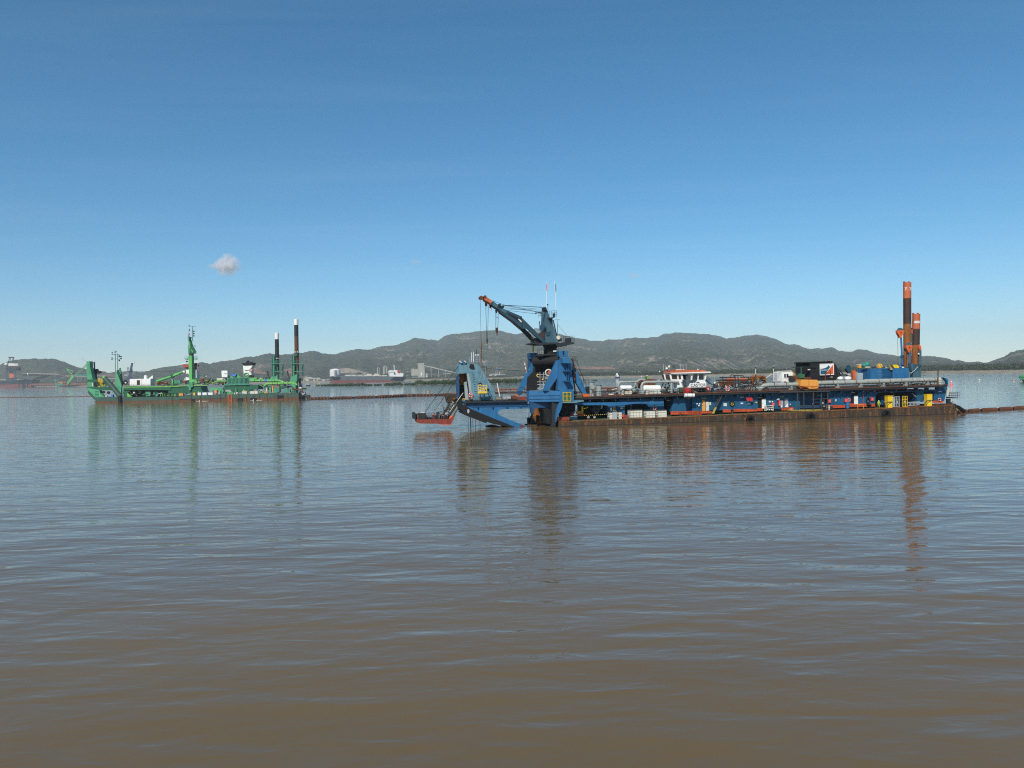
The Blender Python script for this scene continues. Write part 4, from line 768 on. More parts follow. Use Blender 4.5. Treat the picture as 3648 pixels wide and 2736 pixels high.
# two flag poles with their limp flags
for lb, xs, yt, yb, fl, mt in (('white flagpole nearer the crane head with a reddish-white drooping flag', (1492, 1488), 130, 600, [(1478, 160), (1490, 150), (1500, 230), (1505, 300), (1490, 300), (1482, 240)], 'pinkred'), ('taller white flagpole on the crane platform with a dark blue drooping flag', (1640, 1664), 105, 690, [(1648, 150), (1657, 170), (1668, 250), (1664, 320), (1655, 310), (1652, 220)], 'navy')):
    t = Thing(FC, 'flagpole', lb, 'flagpole', 'flagpoles on the crane'); t.part('pole', 'white').tube(C6, [(xs[0], yt), (xs[1], yb)], 4.6, 8, 6); t.done()
    t = Thing(FC, 'flag', 'limp ' + ('red and white' if mt == 'pinkred' else 'dark blue') + ' flag hanging on its pole above the crane', 'flag')
    f = t.one(mt); f.prism(C6, fl, 7.95, 8.0)
    v0 = [p for p in f.v]; t.done()
t = Thing(FC, 'signal_cone', 'black diamond-shaped day mark on a thin rod above the crane head', 'day mark'); t.part('diamond', 'black').ball(C6, 1510, 548, 17, 8.2, (1, 1, 1.3), 4, 2); t.part('rod', 'dark_steel').tube(C6, [(1512, 560), (1515, 690)], 4, 8.2, 5); t.done()
# ------------------------------------------------------------------ cutter ladder with its tower and anchor-boom platform
LD = Thing(FC, 'cutter_ladder', 'pale blue ladder tower with the long blue arm sloping down into the water', 'dredging ladder')
tp = LD.part('tower_plate', 'blue_pale'); tp.prism(R2, [(1160, 392), (1345, 392), (1420, 480), (1500, 620), (1600, 775), (1685, 950), (1700, 1068), (1270, 1068), (1225, 700), (1190, 560)], 5.0, 12)
LD.part('plate_seam', 'blue', tp).tube(R2, [(1200, 560), (1420, 560)], 3, 4.98, 4); LD.part('plate_seam', 'blue', tp).tube(R2, [(1250, 728), (1560, 728)], 3, 4.98, 4); LD.part('plate_seam', 'blue', tp).tube(R2, [(1350, 910), (1680, 912)], 3, 4.98, 4)
LD.part('recess', 'black', tp).prism(R2, [(1215, 400), (1282, 400), (1300, 470), (1308, 498), (1230, 492), (1200, 460)], 4.9, 4.99); LD.part('recess', 'black', tp).prism(R2, [(1352, 745), (1430, 745), (1430, 800), (1370, 795)], 4.9, 4.99); LD.part('recess', 'black', tp).prism(R2, [(1530, 850), (1560, 850), (1572, 890), (1532, 888)], 4.9, 4.99)
for k in range(9): LD.part('rung', 'blue', tp).box(R2, 1262 + k * 5, 590 + k * 44, 1300 + k * 5, 596 + k * 44, 4.9, 4.99)
LD.part('tower_head', 'blue_pale').prism(R2, [(1030, 400), (1160, 395), (1200, 565), (1005, 572), (1020, 430)], 5.6, 12); LD.part('front_plate', 'grey_tank').prism(R2, [(1155, 570), (1195, 565), (1250, 850), (1290, 1068), (1225, 1060), (1190, 800)], 5.3, 6)
LD.part('tower_leg', 'blue_deep').prism(R2, [(960, 650), (1005, 580), (1020, 800), (1020, 1020), (975, 1010), (970, 840)], 5.8, 7); LD.part('tower_leg', 'grey_tank').prism(R2, [(1110, 740), (1150, 720), (1175, 900), (1180, 1060), (1130, 1060)], 5.6, 6.4)
LD.part('rust_panel', 'rust_orange').prism(R2, [(1018, 585), (1125, 575), (1150, 720), (1120, 780), (1015, 775)], 8, 9); LD.part('recess', 'black').prism(R2, [(1010, 780), (1120, 780), (1130, 920), (1160, 1060), (1020, 1060), (1010, 900)], 8.5, 11); LD.part('inner_side', 'black').prism(R2, [(1130, 575), (1155, 570), (1190, 740), (1210, 860), (1180, 860), (1150, 720)], 6.5, 9)
LD.part('head_beam', 'blue').prism(R2, [(1050, 350), (1150, 338), (1170, 395), (1060, 398)], 5.4, 10); LD.part('head_lamp', 'cream').tube(R2, [(1012, 345), (1060, 375)], 14, 5.2, 8); LD.part('head_lamp', 'cream').tube(R2, [(1108, 340), (1145, 372)], 12, 5.2, 8)
mm = LD.part('lattice_mast', 'galv')
for x in (1255, 1290, 1330, 1360, 1390): mm.tube(R2, [(x, 235), (x, 372)], 3.4, 8, 4)
for y in (235, 275, 315, 350): mm.tube(R2, [(1250, y), (1395, y)], 3.2, 8, 4)
for x, y in ((1245, 185), (1280, 178)): LD.part('antenna', 'white').tube(R2, [(x, y), (x, 365)], 6, 7.5, 5)
for x in (1315, 1350, 1380): LD.part('lamp', 'white').ball(R2, x, 235, 14, 8)
LD.part('antenna', 'dark_steel').tube(R2, [(1335, 130), (1335, 235)], 4, 8, 4); LD.part('vent_fin', 'blue_pale').prism(R2, [(1195, 300), (1220, 260), (1228, 370), (1190, 372)], 7, 7.4)
g = railP(LD, R2, (1425, 560), (1520, 560), 7, 1.25, .35); LD.part('side_cage', 'dark_steel').prism(R2, [(1420, 445), (1522, 445), (1522, 456), (1420, 456)], 6, 7)
LD.part('ladder_deck', 'dark_steel').prism(R2, [(1080, 1085), (2074, 1075), (2280, 1073), (2280, 1100), (1150, 1118), (1080, 1108)], 3.9, 13.5)
LD.part('deck_girder', 'blue_deep').prism(R2, [(1130, 1118), (2280, 1102), (2280, 1180), (1700, 1190), (1250, 1196), (1140, 1160)], 4.6, 12.8)
for x in (1350, 1625, 1890, 2140): LD.part('girder_bracket', 'blue_deep').prism(R2, [(x - 12, 1180), (x + 22, 1178), (x + 6, 1225)], 4.2, 4.59)
arm = LD.part('arm', 'blue'); arm.prism(R1, [(640, 1370), (680, 1380), (1330, 1362), (1335, 1408), (1050, 1415), (1005, 1425), (985, 1450), (1000, 1475), (1120, 1530), (1340, 1612), (1330, 1640), (1240, 1640), (1180, 1612), (850, 1478), (650, 1392)], 4.7, 12.5)
LD.part('arm_tip', 'rust', arm).prism(R1, [(1215, 1575), (1330, 1612), (1330, 1640), (1250, 1642)], 4.6, 4.69)
LD.part('arm_underside_shade', 'black').prism(R1, [(575, 1370), (640, 1368), (700, 1412), (860, 1478), (1190, 1612), (1160, 1618), (1050, 1590), (950, 1575), (880, 1548), (860, 1562), (700, 1500), (620, 1462), (625, 1440), (572, 1398)], 4.3, 12.7)  # black colour stands in for the arm's shaded underside
LD.part('keel_hole', 'galv').prism(R1, [(666, 1420), (684, 1415), (690, 1440), (680, 1460), (666, 1450)], 4.2, 4.29); LD.part('keel_tail', 'dark_steel').prism(R1, [(860, 1590), (930, 1580), (1050, 1600), (1060, 1625), (870, 1600)], 9, 10)
for x, y0 in ((1185, 1250), (1232, 1300), (1272, 1300), (1318, 1320), (1405, 1420)): LD.part('chain', 'dark_steel').tube(R2, [(x - 10, y0), (x, 1610)], 3.6 if x != 1232 else 8, 8, 4)
LD.part('trunnion', 'blue_pale').prism(R2, [(1075, 1050), (1130, 1040), (1140, 1170), (1090, 1175)], 4.4, 5.2); LD.part('yellow_lamp', 'yellow').ball(R2, 1125, 1048, 14, 4.2); LD.part('yellow_lamp', 'yellow').ball(R2, 1090, 1045, 13, 4.3)
for i in range(8): x = 1290 + i * 100; railP(LD, R2, (x, 1082), (x + 100, 1080), 4.0, .95, 1.2)
LD.part('base_block', 'black').prism(R2, [(990, 1060), (1080, 1045), (1085, 1180), (1000, 1250), (980, 1160)], 5, 11)
# hoses and rams running down to the work platform
for p, q, r, mt, v in (((860, 1090), (690, 1385), 22, 'dark_steel', 9), ((905, 1110), (790, 1330), 24, 'ram_grey', 8), ((1050, 1010), (800, 1400), 20, 'dark_steel', 6.5), ((1000, 1175), (880, 1375), 27, 'ram_grey', 5.5), ((770, 1000), (830, 1150), 20, 'dark_steel', 10), ((1090, 930), (840, 1280), 6, 'cream', 5.0)): LD.part('ram', mt).tube(R2, [p, q], r, v, 10)
for p, q, v in (((735, 1350), (700, 1420), 8), ((880, 1360), (835, 1470), 5.4)): LD.part('ram_end', 'orange').tube(R2, [p, q], 34, v, 12)
rl = random.Random(6)
for i in range(46):
    f = rl.random(); x = 1000 - 330 * f + rl.uniform(-70, 70); y = 1000 + 360 * f + rl.uniform(-40, 40); a = rl.uniform(-1, 1); LD.part('brace', rl.choice(['dark_steel', 'dark_steel', 'rust', 'spud_brown', 'ram_grey'])).tube(R2, [(x, y), (x + 70 * math.cos(a * 3), y + 60 * math.sin(a * 3))], rl.uniform(3, 7), rl.uniform(4.6, 9), 5)
for i in range(22):
    x = rl.uniform(220, 800); LD.part('deck_gear', rl.choice(['dark_steel', 'rust', 'spud_brown', 'tip_orange', 'dark_steel'])).box(R2, x, rl.uniform(1340, 1395), x + rl.uniform(15, 45), 1424, rl.uniform(5, 8), 9)
LD.part('elbow', 'rust').ball(R2, 925, 1055, 42, 7.5); LD.part('winch', 'hull_rust').prism(R2, [(775, 985), (960, 960), (965, 1010), (880, 1080), (800, 1110), (780, 1050)], 8.5, 11)
LD.part('red_fitting', 'red').ball(R2, 952, 945, 16, 7); 
pf = LD.part('work_platform', 'red_dull'); pf.prism(R2, [(215, 1425), (830, 1418), (945, 1335), (900, 1440), (862, 1522), (655, 1516), (640, 1498), (400, 1500), (310, 1500), (232, 1478)], 4.5, 9.5)
LD.part('platform_edge', 'band_orange', pf).prism(R2, [(655, 1505), (862, 1510), (860, 1522), (655, 1517)], 4.4, 4.49)
LD.part('end_plate', 'dark_steel', pf).prism(R2, [(170, 1295), (210, 1300), (215, 1425), (168, 1412)], 4.5, 9); LD.part('machinery', 'dark_steel', pf).prism(R2, [(215, 1330), (390, 1300), (420, 1350), (420, 1422), (215, 1424)], 5.5, 8.5)
LD.part('machine_lid', 'cream', pf).box(R2, 305, 1292, 378, 1306, 5.4, 7); LD.part('motor', 'tip_orange', pf).ball(R2, 522, 1345, 26, 5.5, (.7, 1, 1.2)); LD.part('motor', 'tip_orange', pf).ball(R2, 572, 1350, 24, 5.5, (.7, 1, 1)); LD.part('locker', 'dark_steel', pf).box(R2, 600, 1290, 640, 1400, 6, 7)
for i in range(4): x = 260 + i * 100; railP(LD, R2, (x, 1420), (x + 95, 1420), 4.6, 1.35, .7)
LD.part('flat_lamp', 'cream', pf).box(R2, 755, 1302, 818, 1312, 5, 6)
for p, q in (((1005, 430), (380, 1290)), ((1150, 400), (540, 1300))): LD.part('stay_wire', 'dark_steel').tube(R2, [p, q], 4.5, 6, 4)
LD.part('stay_bar', 'galv').tube(R2, [(680, 1135), (545, 1300)], 6, 6, 5)
LD.done()
t = Thing(FC, 'hoist_mast', 'thin rusty hoist mast rising beside the pale blue ladder tower', 'mast'); t.part('mast', 'rust').tube(C6, [(275, 1050), (290, 1660)], 6, 7, 6); t.part('lower_mast', 'rust').tube(R2, [(1425, 0), (1432, 440)], 7, 7, 6); t.done()
t = Thing(FC, 'leaning_pole', 'white pole leaning above the ladder deck right of the tower', 'pole'); t.one('white').tube(R2, [(1715, 750), (1768, 1005)], 8, 5, 6); t.done()
t = Thing(FC, 'tow_wire', 'long sagging wire between the ladder tower and the gantry', 'wire'); t.one('dark_steel').tube(Z5, [(380, 148), (700, 165), (1000, 190), (1200, 210)], 3, 9, 4); t.done()
# ================================================================== people
def person(F, base, label, top, legs, helmet='white', vest=None, pose='stand', face=0, h=1.78, arms=((.25, -.1), (.25, -.1))):
    """base (u,v,z) of the feet; face = heading in frame degrees (0 looks towards the viewer, -v)"""
    me = bpy.data.meshes.new('body'); V = []; E = []; Rr = []
    def vtx(x, y, z, r, link=None):
        V.append((x, y, z)); Rr.append(r); i = len(V) - 1
        if link is not None: E.append((link, i))
        return i
    k = h / 1.78; bend = {'stand': 0, 'lean': .28, 'bend': .5}[pose]
    pel = vtx(0, 0, .95, .14); ch = vtx(0, -bend * .5, 1.22, .135, pel); sh = vtx(0, -bend * .9, 1.42, .13, ch); nk = vtx(0, -bend, 1.52, .058, sh); hd = vtx(0, -bend - .02, 1.62, .092, nk); tp = vtx(0, -bend - .01, 1.72, .085, hd)
    for s, (fx, lift) in zip((-1, 1), arms):
        a = vtx(s * .19, -bend * .9, 1.41, .07, sh); b = vtx(s * .25, -bend - .06 - fx * .4, 1.15 + lift * .3, .05, a); c = vtx(s * .22, -bend - .1 - fx, .98 + lift, .036, b); p = vtx(s * .21, -bend - .14 - fx, .93 + lift, .040, c)
        for q in range(4): f1 = vtx(s * (.19 + q * .018), -bend - .19 - fx, .875 + lift + abs(q - 1.5) * .006, .0095, p); vtx(s * (.185 + q * .018), -bend - .20 - fx, .845 + lift, .008, f1)
        t1 = vtx(s * .165, -bend - .17 - fx, .915 + lift, .010, p); vtx(s * .155, -bend - .19 - fx, .89 + lift, .009, t1)
    for s in (-1, 1):
        a = vtx(s * .10, .0, .88, .10, pel); b = vtx(s * .12, -.03 * s, .50, .07, a); c = vtx(s * .13, .02 * s, .09, .05, b); vtx(s * .14, -.16 + .02 * s, .05, .045, c)
    me.from_pydata(V, E, []); o = bpy.data.objects.new('tmp', me); COL.objects.link(o)
    sk_ = o.modifiers.new('s', 'SKIN'); sk_.use_smooth_shade = True; o.modifiers.new('u', 'SUBSURF').levels = 1
    for i, d in enumerate(me.skin_vertices[0].data): d.radius = (Rr[i], Rr[i]); d.use_root = (i == 0)
    e = o.evaluated_get(bpy.context.evaluated_depsgraph_get()); m2 = bpy.data.meshes.new_from_object(e); m2.transform(Matrix.Scale(k, 4))
    for x in (legs, top, 'skin', 'black', vest or top): m2.materials.append(MATS[x])
    for p in m2.polygons:
        c = p.center / k; p.use_smooth = True
        if c.z > 1.50: p.material_index = 2
        elif c.z > .93 or (abs(c.x) > .17 and c.z > .7): p.material_index = 4 if abs(c.x) < .21 and c.z > .95 else 1
        elif c.z < .12: p.material_index = 3
        else: p.material_index = 0
        if abs(c.x) > .15 and c.y < -.14 - bend - min(a[0] for a in arms) and .5 < c.z < 1.4: p.material_index = 2
    bpy.data.objects.remove(o)
    r = bpy.data.objects.new('person', None); COL.objects.link(r); r.location = F.w(*base); r.rotation_euler = (0, 0, F.ang + math.radians(face)); r['label'] = label; r['category'] = 'person'
    b = bpy.data.objects.new('body', m2); COL.objects.link(b); b.parent = r
    hm = MB(); hm.mball((0, (-bend - .015) * k, 1.70 * k), .128 * k, (1, 1.12, .85), 14, 8); hm.mtube([(0, (-bend - .06) * k, 1.685 * k), (0, (-bend - .06) * k, 1.70 * k)], .15 * k, 14)
    q = bpy.data.objects.new('helmet', hm.mesh('helmet', helmet)); COL.objects.link(q); q.parent = r
    return r
def at(F, R, x, y, v): u, z = F.uz(R, x, y, v); return (u, v, z)
# ================================================================== loose gear on the blue dredger
def ring(R, x, y, Rr, r, v, label, par=None):
    t = Thing(FC, 'life_ring', label, 'life ring', 'life rings on the blue dredger'); t.part('ring', 'pinkred').torus(R, x, y, Rr, r, v, n=20)
    for a0 in (30, 120, 210, 300): t.part('white_band', 'white').torus(R, x, y, Rr, r * 1.08, v, a0=a0, a1=a0 + 22, n=4)
    t.done()
ring(R2, 1228, 975, 34, 9, 4.7, 'pink-red life ring at the foot of the pale blue ladder tower'); ring(R4, 1285, 1180, 32, 9, VW - .2, 'red life ring on the blue wall above the white bulk containers'); ring(R5, 785, 802, 40, 10, .5, 'red and white life ring at the head of the steel stair'); ring(R6, 1352, 1135, 27, 8, VW - .2, 'life ring above the blue drum beside a white door'); ring(R7, 1478, 1125, 25, 8, 2.2, 'life ring near the stern above the orange band')
t = Thing(FC, 'life_ring_stand', 'short red stand under the life ring by the ladder tower', 'stand'); t.part('post', 'red_dull').tube(R2, [(1205, 1010), (1205, 1085)], 12, 4.7, 6); t.part('crossbar', 'red_dull').tube(R2, [(1185, 1020), (1265, 1025)], 6, 4.7, 6); t.done()
# man basket
t = Thing(FC, 'man_basket', 'yellow steel man basket with white net sides hanging before the ladder tower', 'basket'); BV = 2.2
fr = t.part('frame', 'yellow')
for x in (1368, 1418, 1472, 1525): t.part('post', 'yellow', fr).tube(R2, [(x, 790), (x, 938)], 6, BV, 5)
for x in (1368, 1525): fr.tube(R2, [(x, 790), (x, 938)], 6, BV + 1.7, 5)
for y in (792, 865, 936): 
    for vv in (BV, BV + 1.7): fr.tube(R2, [(1366, y), (1527, y)], 6, vv, 5)
    for x in (1368, 1525): p_ = fr.P3(R2, (x, y), BV); fr.mtube([p_, (p_[0], BV + 1.7, p_[2])], .06, 5)
t.part('floor', 'yellow_dull').box(R2, 1366, 926, 1527, 940, BV, BV + 1.7); t.part('kick_plate', 'yellow').box(R2, 1364, 905, 1529, 940, BV - .08, BV - .02)
for i, (x, y, r) in enumerate(((1395, 850, 22), (1440, 860, 18), (1490, 845, 22), (1420, 890, 20), (1470, 888, 18), (1395, 895, 14))): t.part('mesh_panel', 'cream').torus(R2, x, y, r, 6, BV + .1, n=10)
for x in (1368, 1525): t.part('sling', 'galv').mtube([fr.P3(R2, (x, 792), BV), fr.P3(R2, (1437, 520), BV + .85)], .025, 4)
t.part('sling', 'galv').mtube([fr.P3(R2, (1437, 520), BV + .85), fr.P3(R2, (1432, 300), BV + .85)], .02, 4)
t.done()
fl = at(FC, R2, 1447, 926, BV + .8)
person(FC, (fl[0] - .55, BV + .7, fl[2] + .05), 'worker in dark brown clothes and white helmet standing left in the yellow basket', 'spud_brown', 'navy', face=60, arms=((.25, .1), (.3, .15)))
person(FC, (fl[0] + .35, BV + .75, fl[2] + .05), 'worker in white top and white helmet leaning low in the yellow basket', 'white_old', 'navy', pose='bend', face=20, h=1.5, arms=((.3, .0), (.3, .05)))
b_ = at(FC, R6, 1935, 1245, 1.6); person(FC, (b_[0], 1.6, zl(b_[0]) + .02), 'worker in yellow hi-vis suit and white helmet beside the yellow bin', 'hivis', 'hivis', face=-25, pose='lean', h=1.85)
b_ = at(FC, R6, 560, 1300, 1.2); person(FC, (b_[0] + .6, 1.3, zl(b_[0]) + .02), 'worker in dark overalls bending between the scaffold posts', 'navy', 'navy', face=50, pose='bend')
b_ = at(FC, R5, 2025, 1180, 1.8); person(FC, (b_[0], 1.8, zl(b_[0]) + .02), 'worker with white helmet standing in the shade near the chevron doors', 'navy', 'navy', face=200)
rng = random.Random(8)
# white bulk tanks on the upper deck
def tank(R, x0, x1, y0, y1, v, label, legs=True, mat='white', n=8):
    t = Thing(FC, 'storage_tank', label, 'tank', 'white ribbed tanks on the upper deck'); k = FC.sc(R, x0, y0, v); r = (y1 - y0) / 2 * k; ym = (y0 + y1) / 2
    s = t.part('shell', mat); a, b = s.P3(R, (x0, ym), v), s.P3(R, (x1, ym), v); a = Vector((a[0], v + r, a[2])); b = Vector((b[0], v + r, b[2])); e = Vector(((b.x - a.x) * .08, 0, 0))
    s.mtube([a, b], r, 18); c1 = t.part('end_cap', mat); c1.mball(tuple(a), r * .99, (.35, 1, 1), 16, 8); c2 = t.part('end_cap', 'yellow_dull' if mat == 'white' else mat); c2.mball(tuple(b), r * .99, (.25, 1, 1), 16, 8)
    for i in range(n): q = a.lerp(b, (i + .5) / n); t.part('rib', mat).mtube([(q.x, q.y, q.z), (q.x + .09, q.y, q.z)], r * 1.035, 18)
    for f in (.12, .88):
        q = a.lerp(b, f); t.part('saddle', 'cream').mbox(q.x - .2, q.x + .2, q.y - r * .7, q.y + r * .7, zu(q.x), q.z - r * .75)
    t.done()
tank(R4, 640, 835, 735, 850, 4.2, 'shorter white ribbed tank on the upper deck, further from the wheelhouse'); tank(R4, 1100, 1405, 732, 865, 2.0, 'longer white ribbed tank on the upper deck beside the wheelhouse pipes', n=10)
def box(name, label, cat, mat, R, x0, y0, x1, y1, v0, v1, group=None, extra=None):
    t = Thing(FC, name, label, cat, group); b = t.part('body', mat); b.box(R, x0, y0, x1, y1, v0, v1)
    if extra: extra(t, b)
    t.done(); return t
def base_rail(t, b):
    for i in range(4): f = i / 3; u = min(p[0] for p in b.v) * (1 - f) + max(p[0] for p in b.v) * f; t.part('rib', 'cream').mbox(u - .04, u + .04, min(p[1] for p in b.v) - .05, min(p[1] for p in b.v) - .004, min(p[2] for p in b.v), max(p[2] for p in b.v))
box('base_crate', 'low cream crate under the shorter white tank', 'crate', 'cream', R4, 660, 852, 830, 908, 2.2, 3.6, 'cream crates under the white tanks', base_rail); box('base_crate', 'long cream crate under the longer white tank', 'crate', 'white_old', R4, 1115, 865, 1405, 905, 1.6, 3.2, 'cream crates under the white tanks', base_rail); box('base_crate', 'small pale crate at the left end of the upper deck beside the grey tanks', 'crate', 'cream', R4, 358, 895, 470, 925, 2.2, 3.4, 'cream crates under the white tanks', base_rail)
box('pump_unit', 'grey pump unit between the two white tanks', 'pump', 'grey_tank', R4, 965, 830, 1080, 900, 2, 3.2, None, lambda t, b: (t.part('motor', 'grey_pipe').ball(R4, 880, 840, 36, 2.6), t.part('hose', 'grey_pipe').tube(R4, [(800, 850), (840, 790), (900, 760)], 14, 2.6, 8)))
# grey upright tanks near the gantry
def vtank(R, x0, x1, yt, yb, v, label, mat='grey_tank', extra=None):
    t = Thing(FC, 'vent_drum', label, 'tank', 'grey upright drums behind the gantry'); b = t.part('shell', mat); b.vcyl(R, x0, x1, yt, yb, v, 20); t.part('lid', 'dark_steel').vcyl(R, x0 - 4, x1 + 4, yt - 6, yt, v, 20)
    t.part('hoop', mat).vcyl(R, x0 - 3, x1 + 3, (yt + yb) / 2 - 4, (yt + yb) / 2 + 2, v, 20)
    if extra: extra(t)
    t.done()
vtank(R3, 1555, 1645, 738, 1000, 3.2, 'taller grey drum with a round side cover behind the gantry strut', extra=lambda t: (t.part('side_cover', 'grey_pipe').disc(R3, 1612, 825, 42, 2.3, 2.6, 18), t.part('red_flange', 'rust').torus(R3, 1622, 912, 14, 6, 2.3)))
vtank(R3, 1680, 1778, 798, 1000, 3.0, 'shorter plain grey drum right of the drum with the round cover'); vtank(R3, 1480, 1560, 820, 960, 6, 'dark squat drum behind the foot of the right strut', 'dark_steel')
railP(t := Thing(FC, 'guard_rail', 'short steel railing between the gantry strut and the grey drums', 'railing'), R3, (1445, 800), (1535, 805), 4, 2.0, .6); t.done()
box('winch_unit', 'green and dark winch by the foot of the orange strut shoe', 'winch', 'green_box', R3, 1300, 985, 1415, 1040, 1.2, 2.6, None, lambda t, b: (t.part('drum', 'dark_steel').disc(R3, 1300, 930, 34, 1.4, 2.6, 14), t.part('cap', 'orange').ball(R3, 1310, 975, 12, 1.2), t.part('base', 'dark_steel').box(R3, 1275, 1040, 1425, 1062, 1.2, 2.6)))
# chemical bins and bulk containers along the lower deck
def ibc(R, x0, x1, y0, y1, v, label, mat='cream', lid=True, n=3):
    t = Thing(FC, 'bulk_container', label, 'container', 'white bulk containers on the lower deck'); b = t.part('tank', mat); b.box(R, x0 + 3, y0 + 12, x1 - 3, y1 - 8, v + .06, v + 1.3)
    if lid: t.part('lid', 'dark_steel').box(R, x0, y0 - 8, x1, y0 + 12, v - .02, v + 1.35)
    for i in range(n + 1): x = x0 + (x1 - x0) * i / n; t.part('cage_bar', 'grey_pipe').box(R, x - 1.5, y0 + 12, x + 2.5, y1 - 8, v - .02, v + .05)
    for f in (.3, .62): y = y0 + (y1 - y0) * f; t.part('cage_bar', 'white').box(R, x0, y - 4, x1, y + 2, v - .04, v + .04)
    t.part('pallet', 'rust').box(R, x0, y1 - 8, x1, y1, v, v + 1.3); t.done()
ibc(R4, 358, 452, 1258, 1408, .9, 'cream bulk container leftmost on the lower deck, left of the grey locker'); ibc(R4, 545, 635, 1250, 1405, .9, 'cream bulk container directly right of the grey locker')
ibc(R4, 752, 1040, 1215, 1375, .9, 'widest cream bulk container with a dark tarpaulin top', n=5); ibc(R4, 1068, 1290, 1225, 1382, .9, 'cream bulk container second from the right of the row', n=4); ibc(R4, 1302, 1520, 1218, 1368, .9, 'yellowish bulk container at the right end of the row', n=4, mat='cream')
box('grey_locker', 'plain grey locker between two cream bulk containers', 'locker', 'grey_tank', R4, 448, 1258, 545, 1418, .6, 1.9, None, lambda t, b: t.part('door', 'galv').box(R4, 455, 1265, 538, 1410, .54, .597))
box('red_cabinet', 'small red cabinet right of the cream bulk containers pair', 'cabinet', 'red', R4, 680, 1320, 740, 1395, 1.0, 1.8, None, lambda t, b: t.part('door', 'red_dull').box(R4, 686, 1326, 734, 1388, .94, .997)); box('orange_crate', 'orange crate behind the red cabinet', 'crate', 'orange', R4, 640, 1312, 682, 1360, 1.4, 2.2, None, lambda t, b: t.part('lid', 'band_orange').box(R4, 638, 1306, 684, 1312, 1.36, 2.24))
# machinery glimpsed in the forward bay
t = Thing(FC, 'yellow_pump', 'yellow pump set with pipes under the upper deck near the bow', 'pump'); pb = t.part('casing', 'yellow'); pb.vcyl(R3, 1405, 1440, 1180, 1340, 3.0, 12); t.part('flange', 'yellow').vcyl(R3, 1395, 1450, 1245, 1258, 3, 12); t.part('pipe', 'yellow').tube(R3, [(1440, 1220), (1500, 1210), (1530, 1190)], 10, 3, 8); t.part('pipe', 'orange').tube(R3, [(1310, 1300), (1420, 1330), (1480, 1335)], 20, 3, 8); t.part('motor', 'cab_orange').ball(R3, 1350, 1290, 40, 3.0, (1.3, 1, .8)); t.part('skid', 'orange').box(R3, 1320, 1340, 1485, 1358, 2.5, 3.6); t.done()
t = Thing(FC, 'fire_pump', 'small red fire pump left of the yellow pump set', 'pump'); t.part('casing', 'red').ball(R3, 1235, 1320, 34, 2.6, (1, .8, .9)); t.part('pipe', 'galv').tube(R3, [(1260, 1300), (1300, 1260), (1340, 1220)], 8, 2.6, 6); t.part('skid', 'red_dull').box(R3, 1205, 1345, 1290, 1358, 2.2, 3.2); t.done()
t = Thing(FC, 'chain_barrier', 'black and yellow dotted barrier chain along the forward deck edge', 'barrier'); ch = t.part('bar', 'black'); ch.tube(R3, [(1450, 1352), (1900, 1325)], 9, .9, 6)
for i in range(12): t.part('yellow_band', 'yellow').ball(R3, 1465 + i * 37, 1351 - i * 2.2, 7, .82)
t.done()
t = Thing(FC, 'deck_hopper', 'dark hopper hanging under the upper deck in the forward bay', 'hopper'); t.part('body', 'dark_steel').prism(R4, [(10, 1140), (240, 1130), (230, 1200), (160, 1300), (60, 1310), (0, 1240)], 4, 6.5); t.part('rim', 'white_old').prism(R4, [(240, 1130), (270, 1130), (240, 1200), (222, 1200)], 3.8, 4.2); t.done()
t = Thing(FC, 'deck_hopper', 'big black rounded chute left of the yellow pump set', 'hopper'); t.part('body', 'soot_and_shade').prism(R3, [(1065, 1125), (1290, 1125), (1270, 1240), (1210, 1350), (1150, 1385), (1060, 1385), (1010, 1330)], 3.2, 6); t.part('stain', 'dark_steel').disc(R3, 1120, 1180, 26, 3.1, 3.19); t.done()
t = Thing(FC, 'orange_skip', 'rusty orange-red skip on the bow deck', 'skip'); t.part('body', 'red_dull').prism(R3, [(1000, 1375), (1185, 1378), (1180, 1440), (1010, 1450)], .8, 3); t.part('end', 'orange').prism(R3, [(960, 1390), (1000, 1385), (1010, 1455), (970, 1455)], .7, 1.6); t.done()
t = Thing(FC, 'bollard_pair', 'pair of rusty bollards on the forward deck edge', 'bollard')
for x in (1537, 1650): b_ = t.part('post', 'rust'); b_.vcyl(R3, x - 22, x + 22, 1385, 1455, .5, 12); t.part('cap', 'white_old').vcyl(R3, x - 26, x + 26, 1370, 1385, .5, 12)
t.part('base', 'rust').box(R3, 1500, 1450, 1700, 1462, .2, .9); t.done()
for R, x, yt, yb in ((R4, 1790, 1285, 1365), (R5, 880, 1235, 1300), (R5, 1200, 1270, 1320)):
    t = Thing(FC, 'bollard', {0: 'rusty bollard right of the white bulk containers', 1: 'small rusty bollard before the round smiling plate', 2: 'rusty bollard above the first tyre fender'}[0 if R is R4 else (1 if x == 880 else 2)], 'bollard', 'rusty bollards on the lower deck'); t.part('post', 'rust').vcyl(R, x - 16, x + 16, yt, yb, .45, 12); t.part('cap', 'rust').vcyl(R, x - 24, x + 24, yt - 6, yt, .45, 12); t.done()
t = Thing(FC, 'life_raft', 'white life raft canister with dark end straps on its rack', 'life raft'); c = t.part('canister', 'white'); a, b = c.P3(R4, (1895, 932), -.1), c.P3(R4, (2040, 932), -.1); rr = 38 * FC.sc(R4, 1900, 932, 0)
c.mtube([(a[0] - .25, -.1, a[2]), (a[0], -.1, a[2]), (b[0], -.1, b[2]), (b[0] + .25, -.1, b[2])], rr, 16); t.part('strap', 'dark_steel').mtube([(a[0] + .3, -.1, a[2]), (a[0] + .36, -.1, a[2])], rr * 1.05, 16); t.part('strap', 'dark_steel').mtube([(b[0] - .35, -.1, b[2]), (b[0] - .29, -.1, b[2])], rr * 1.05, 16)
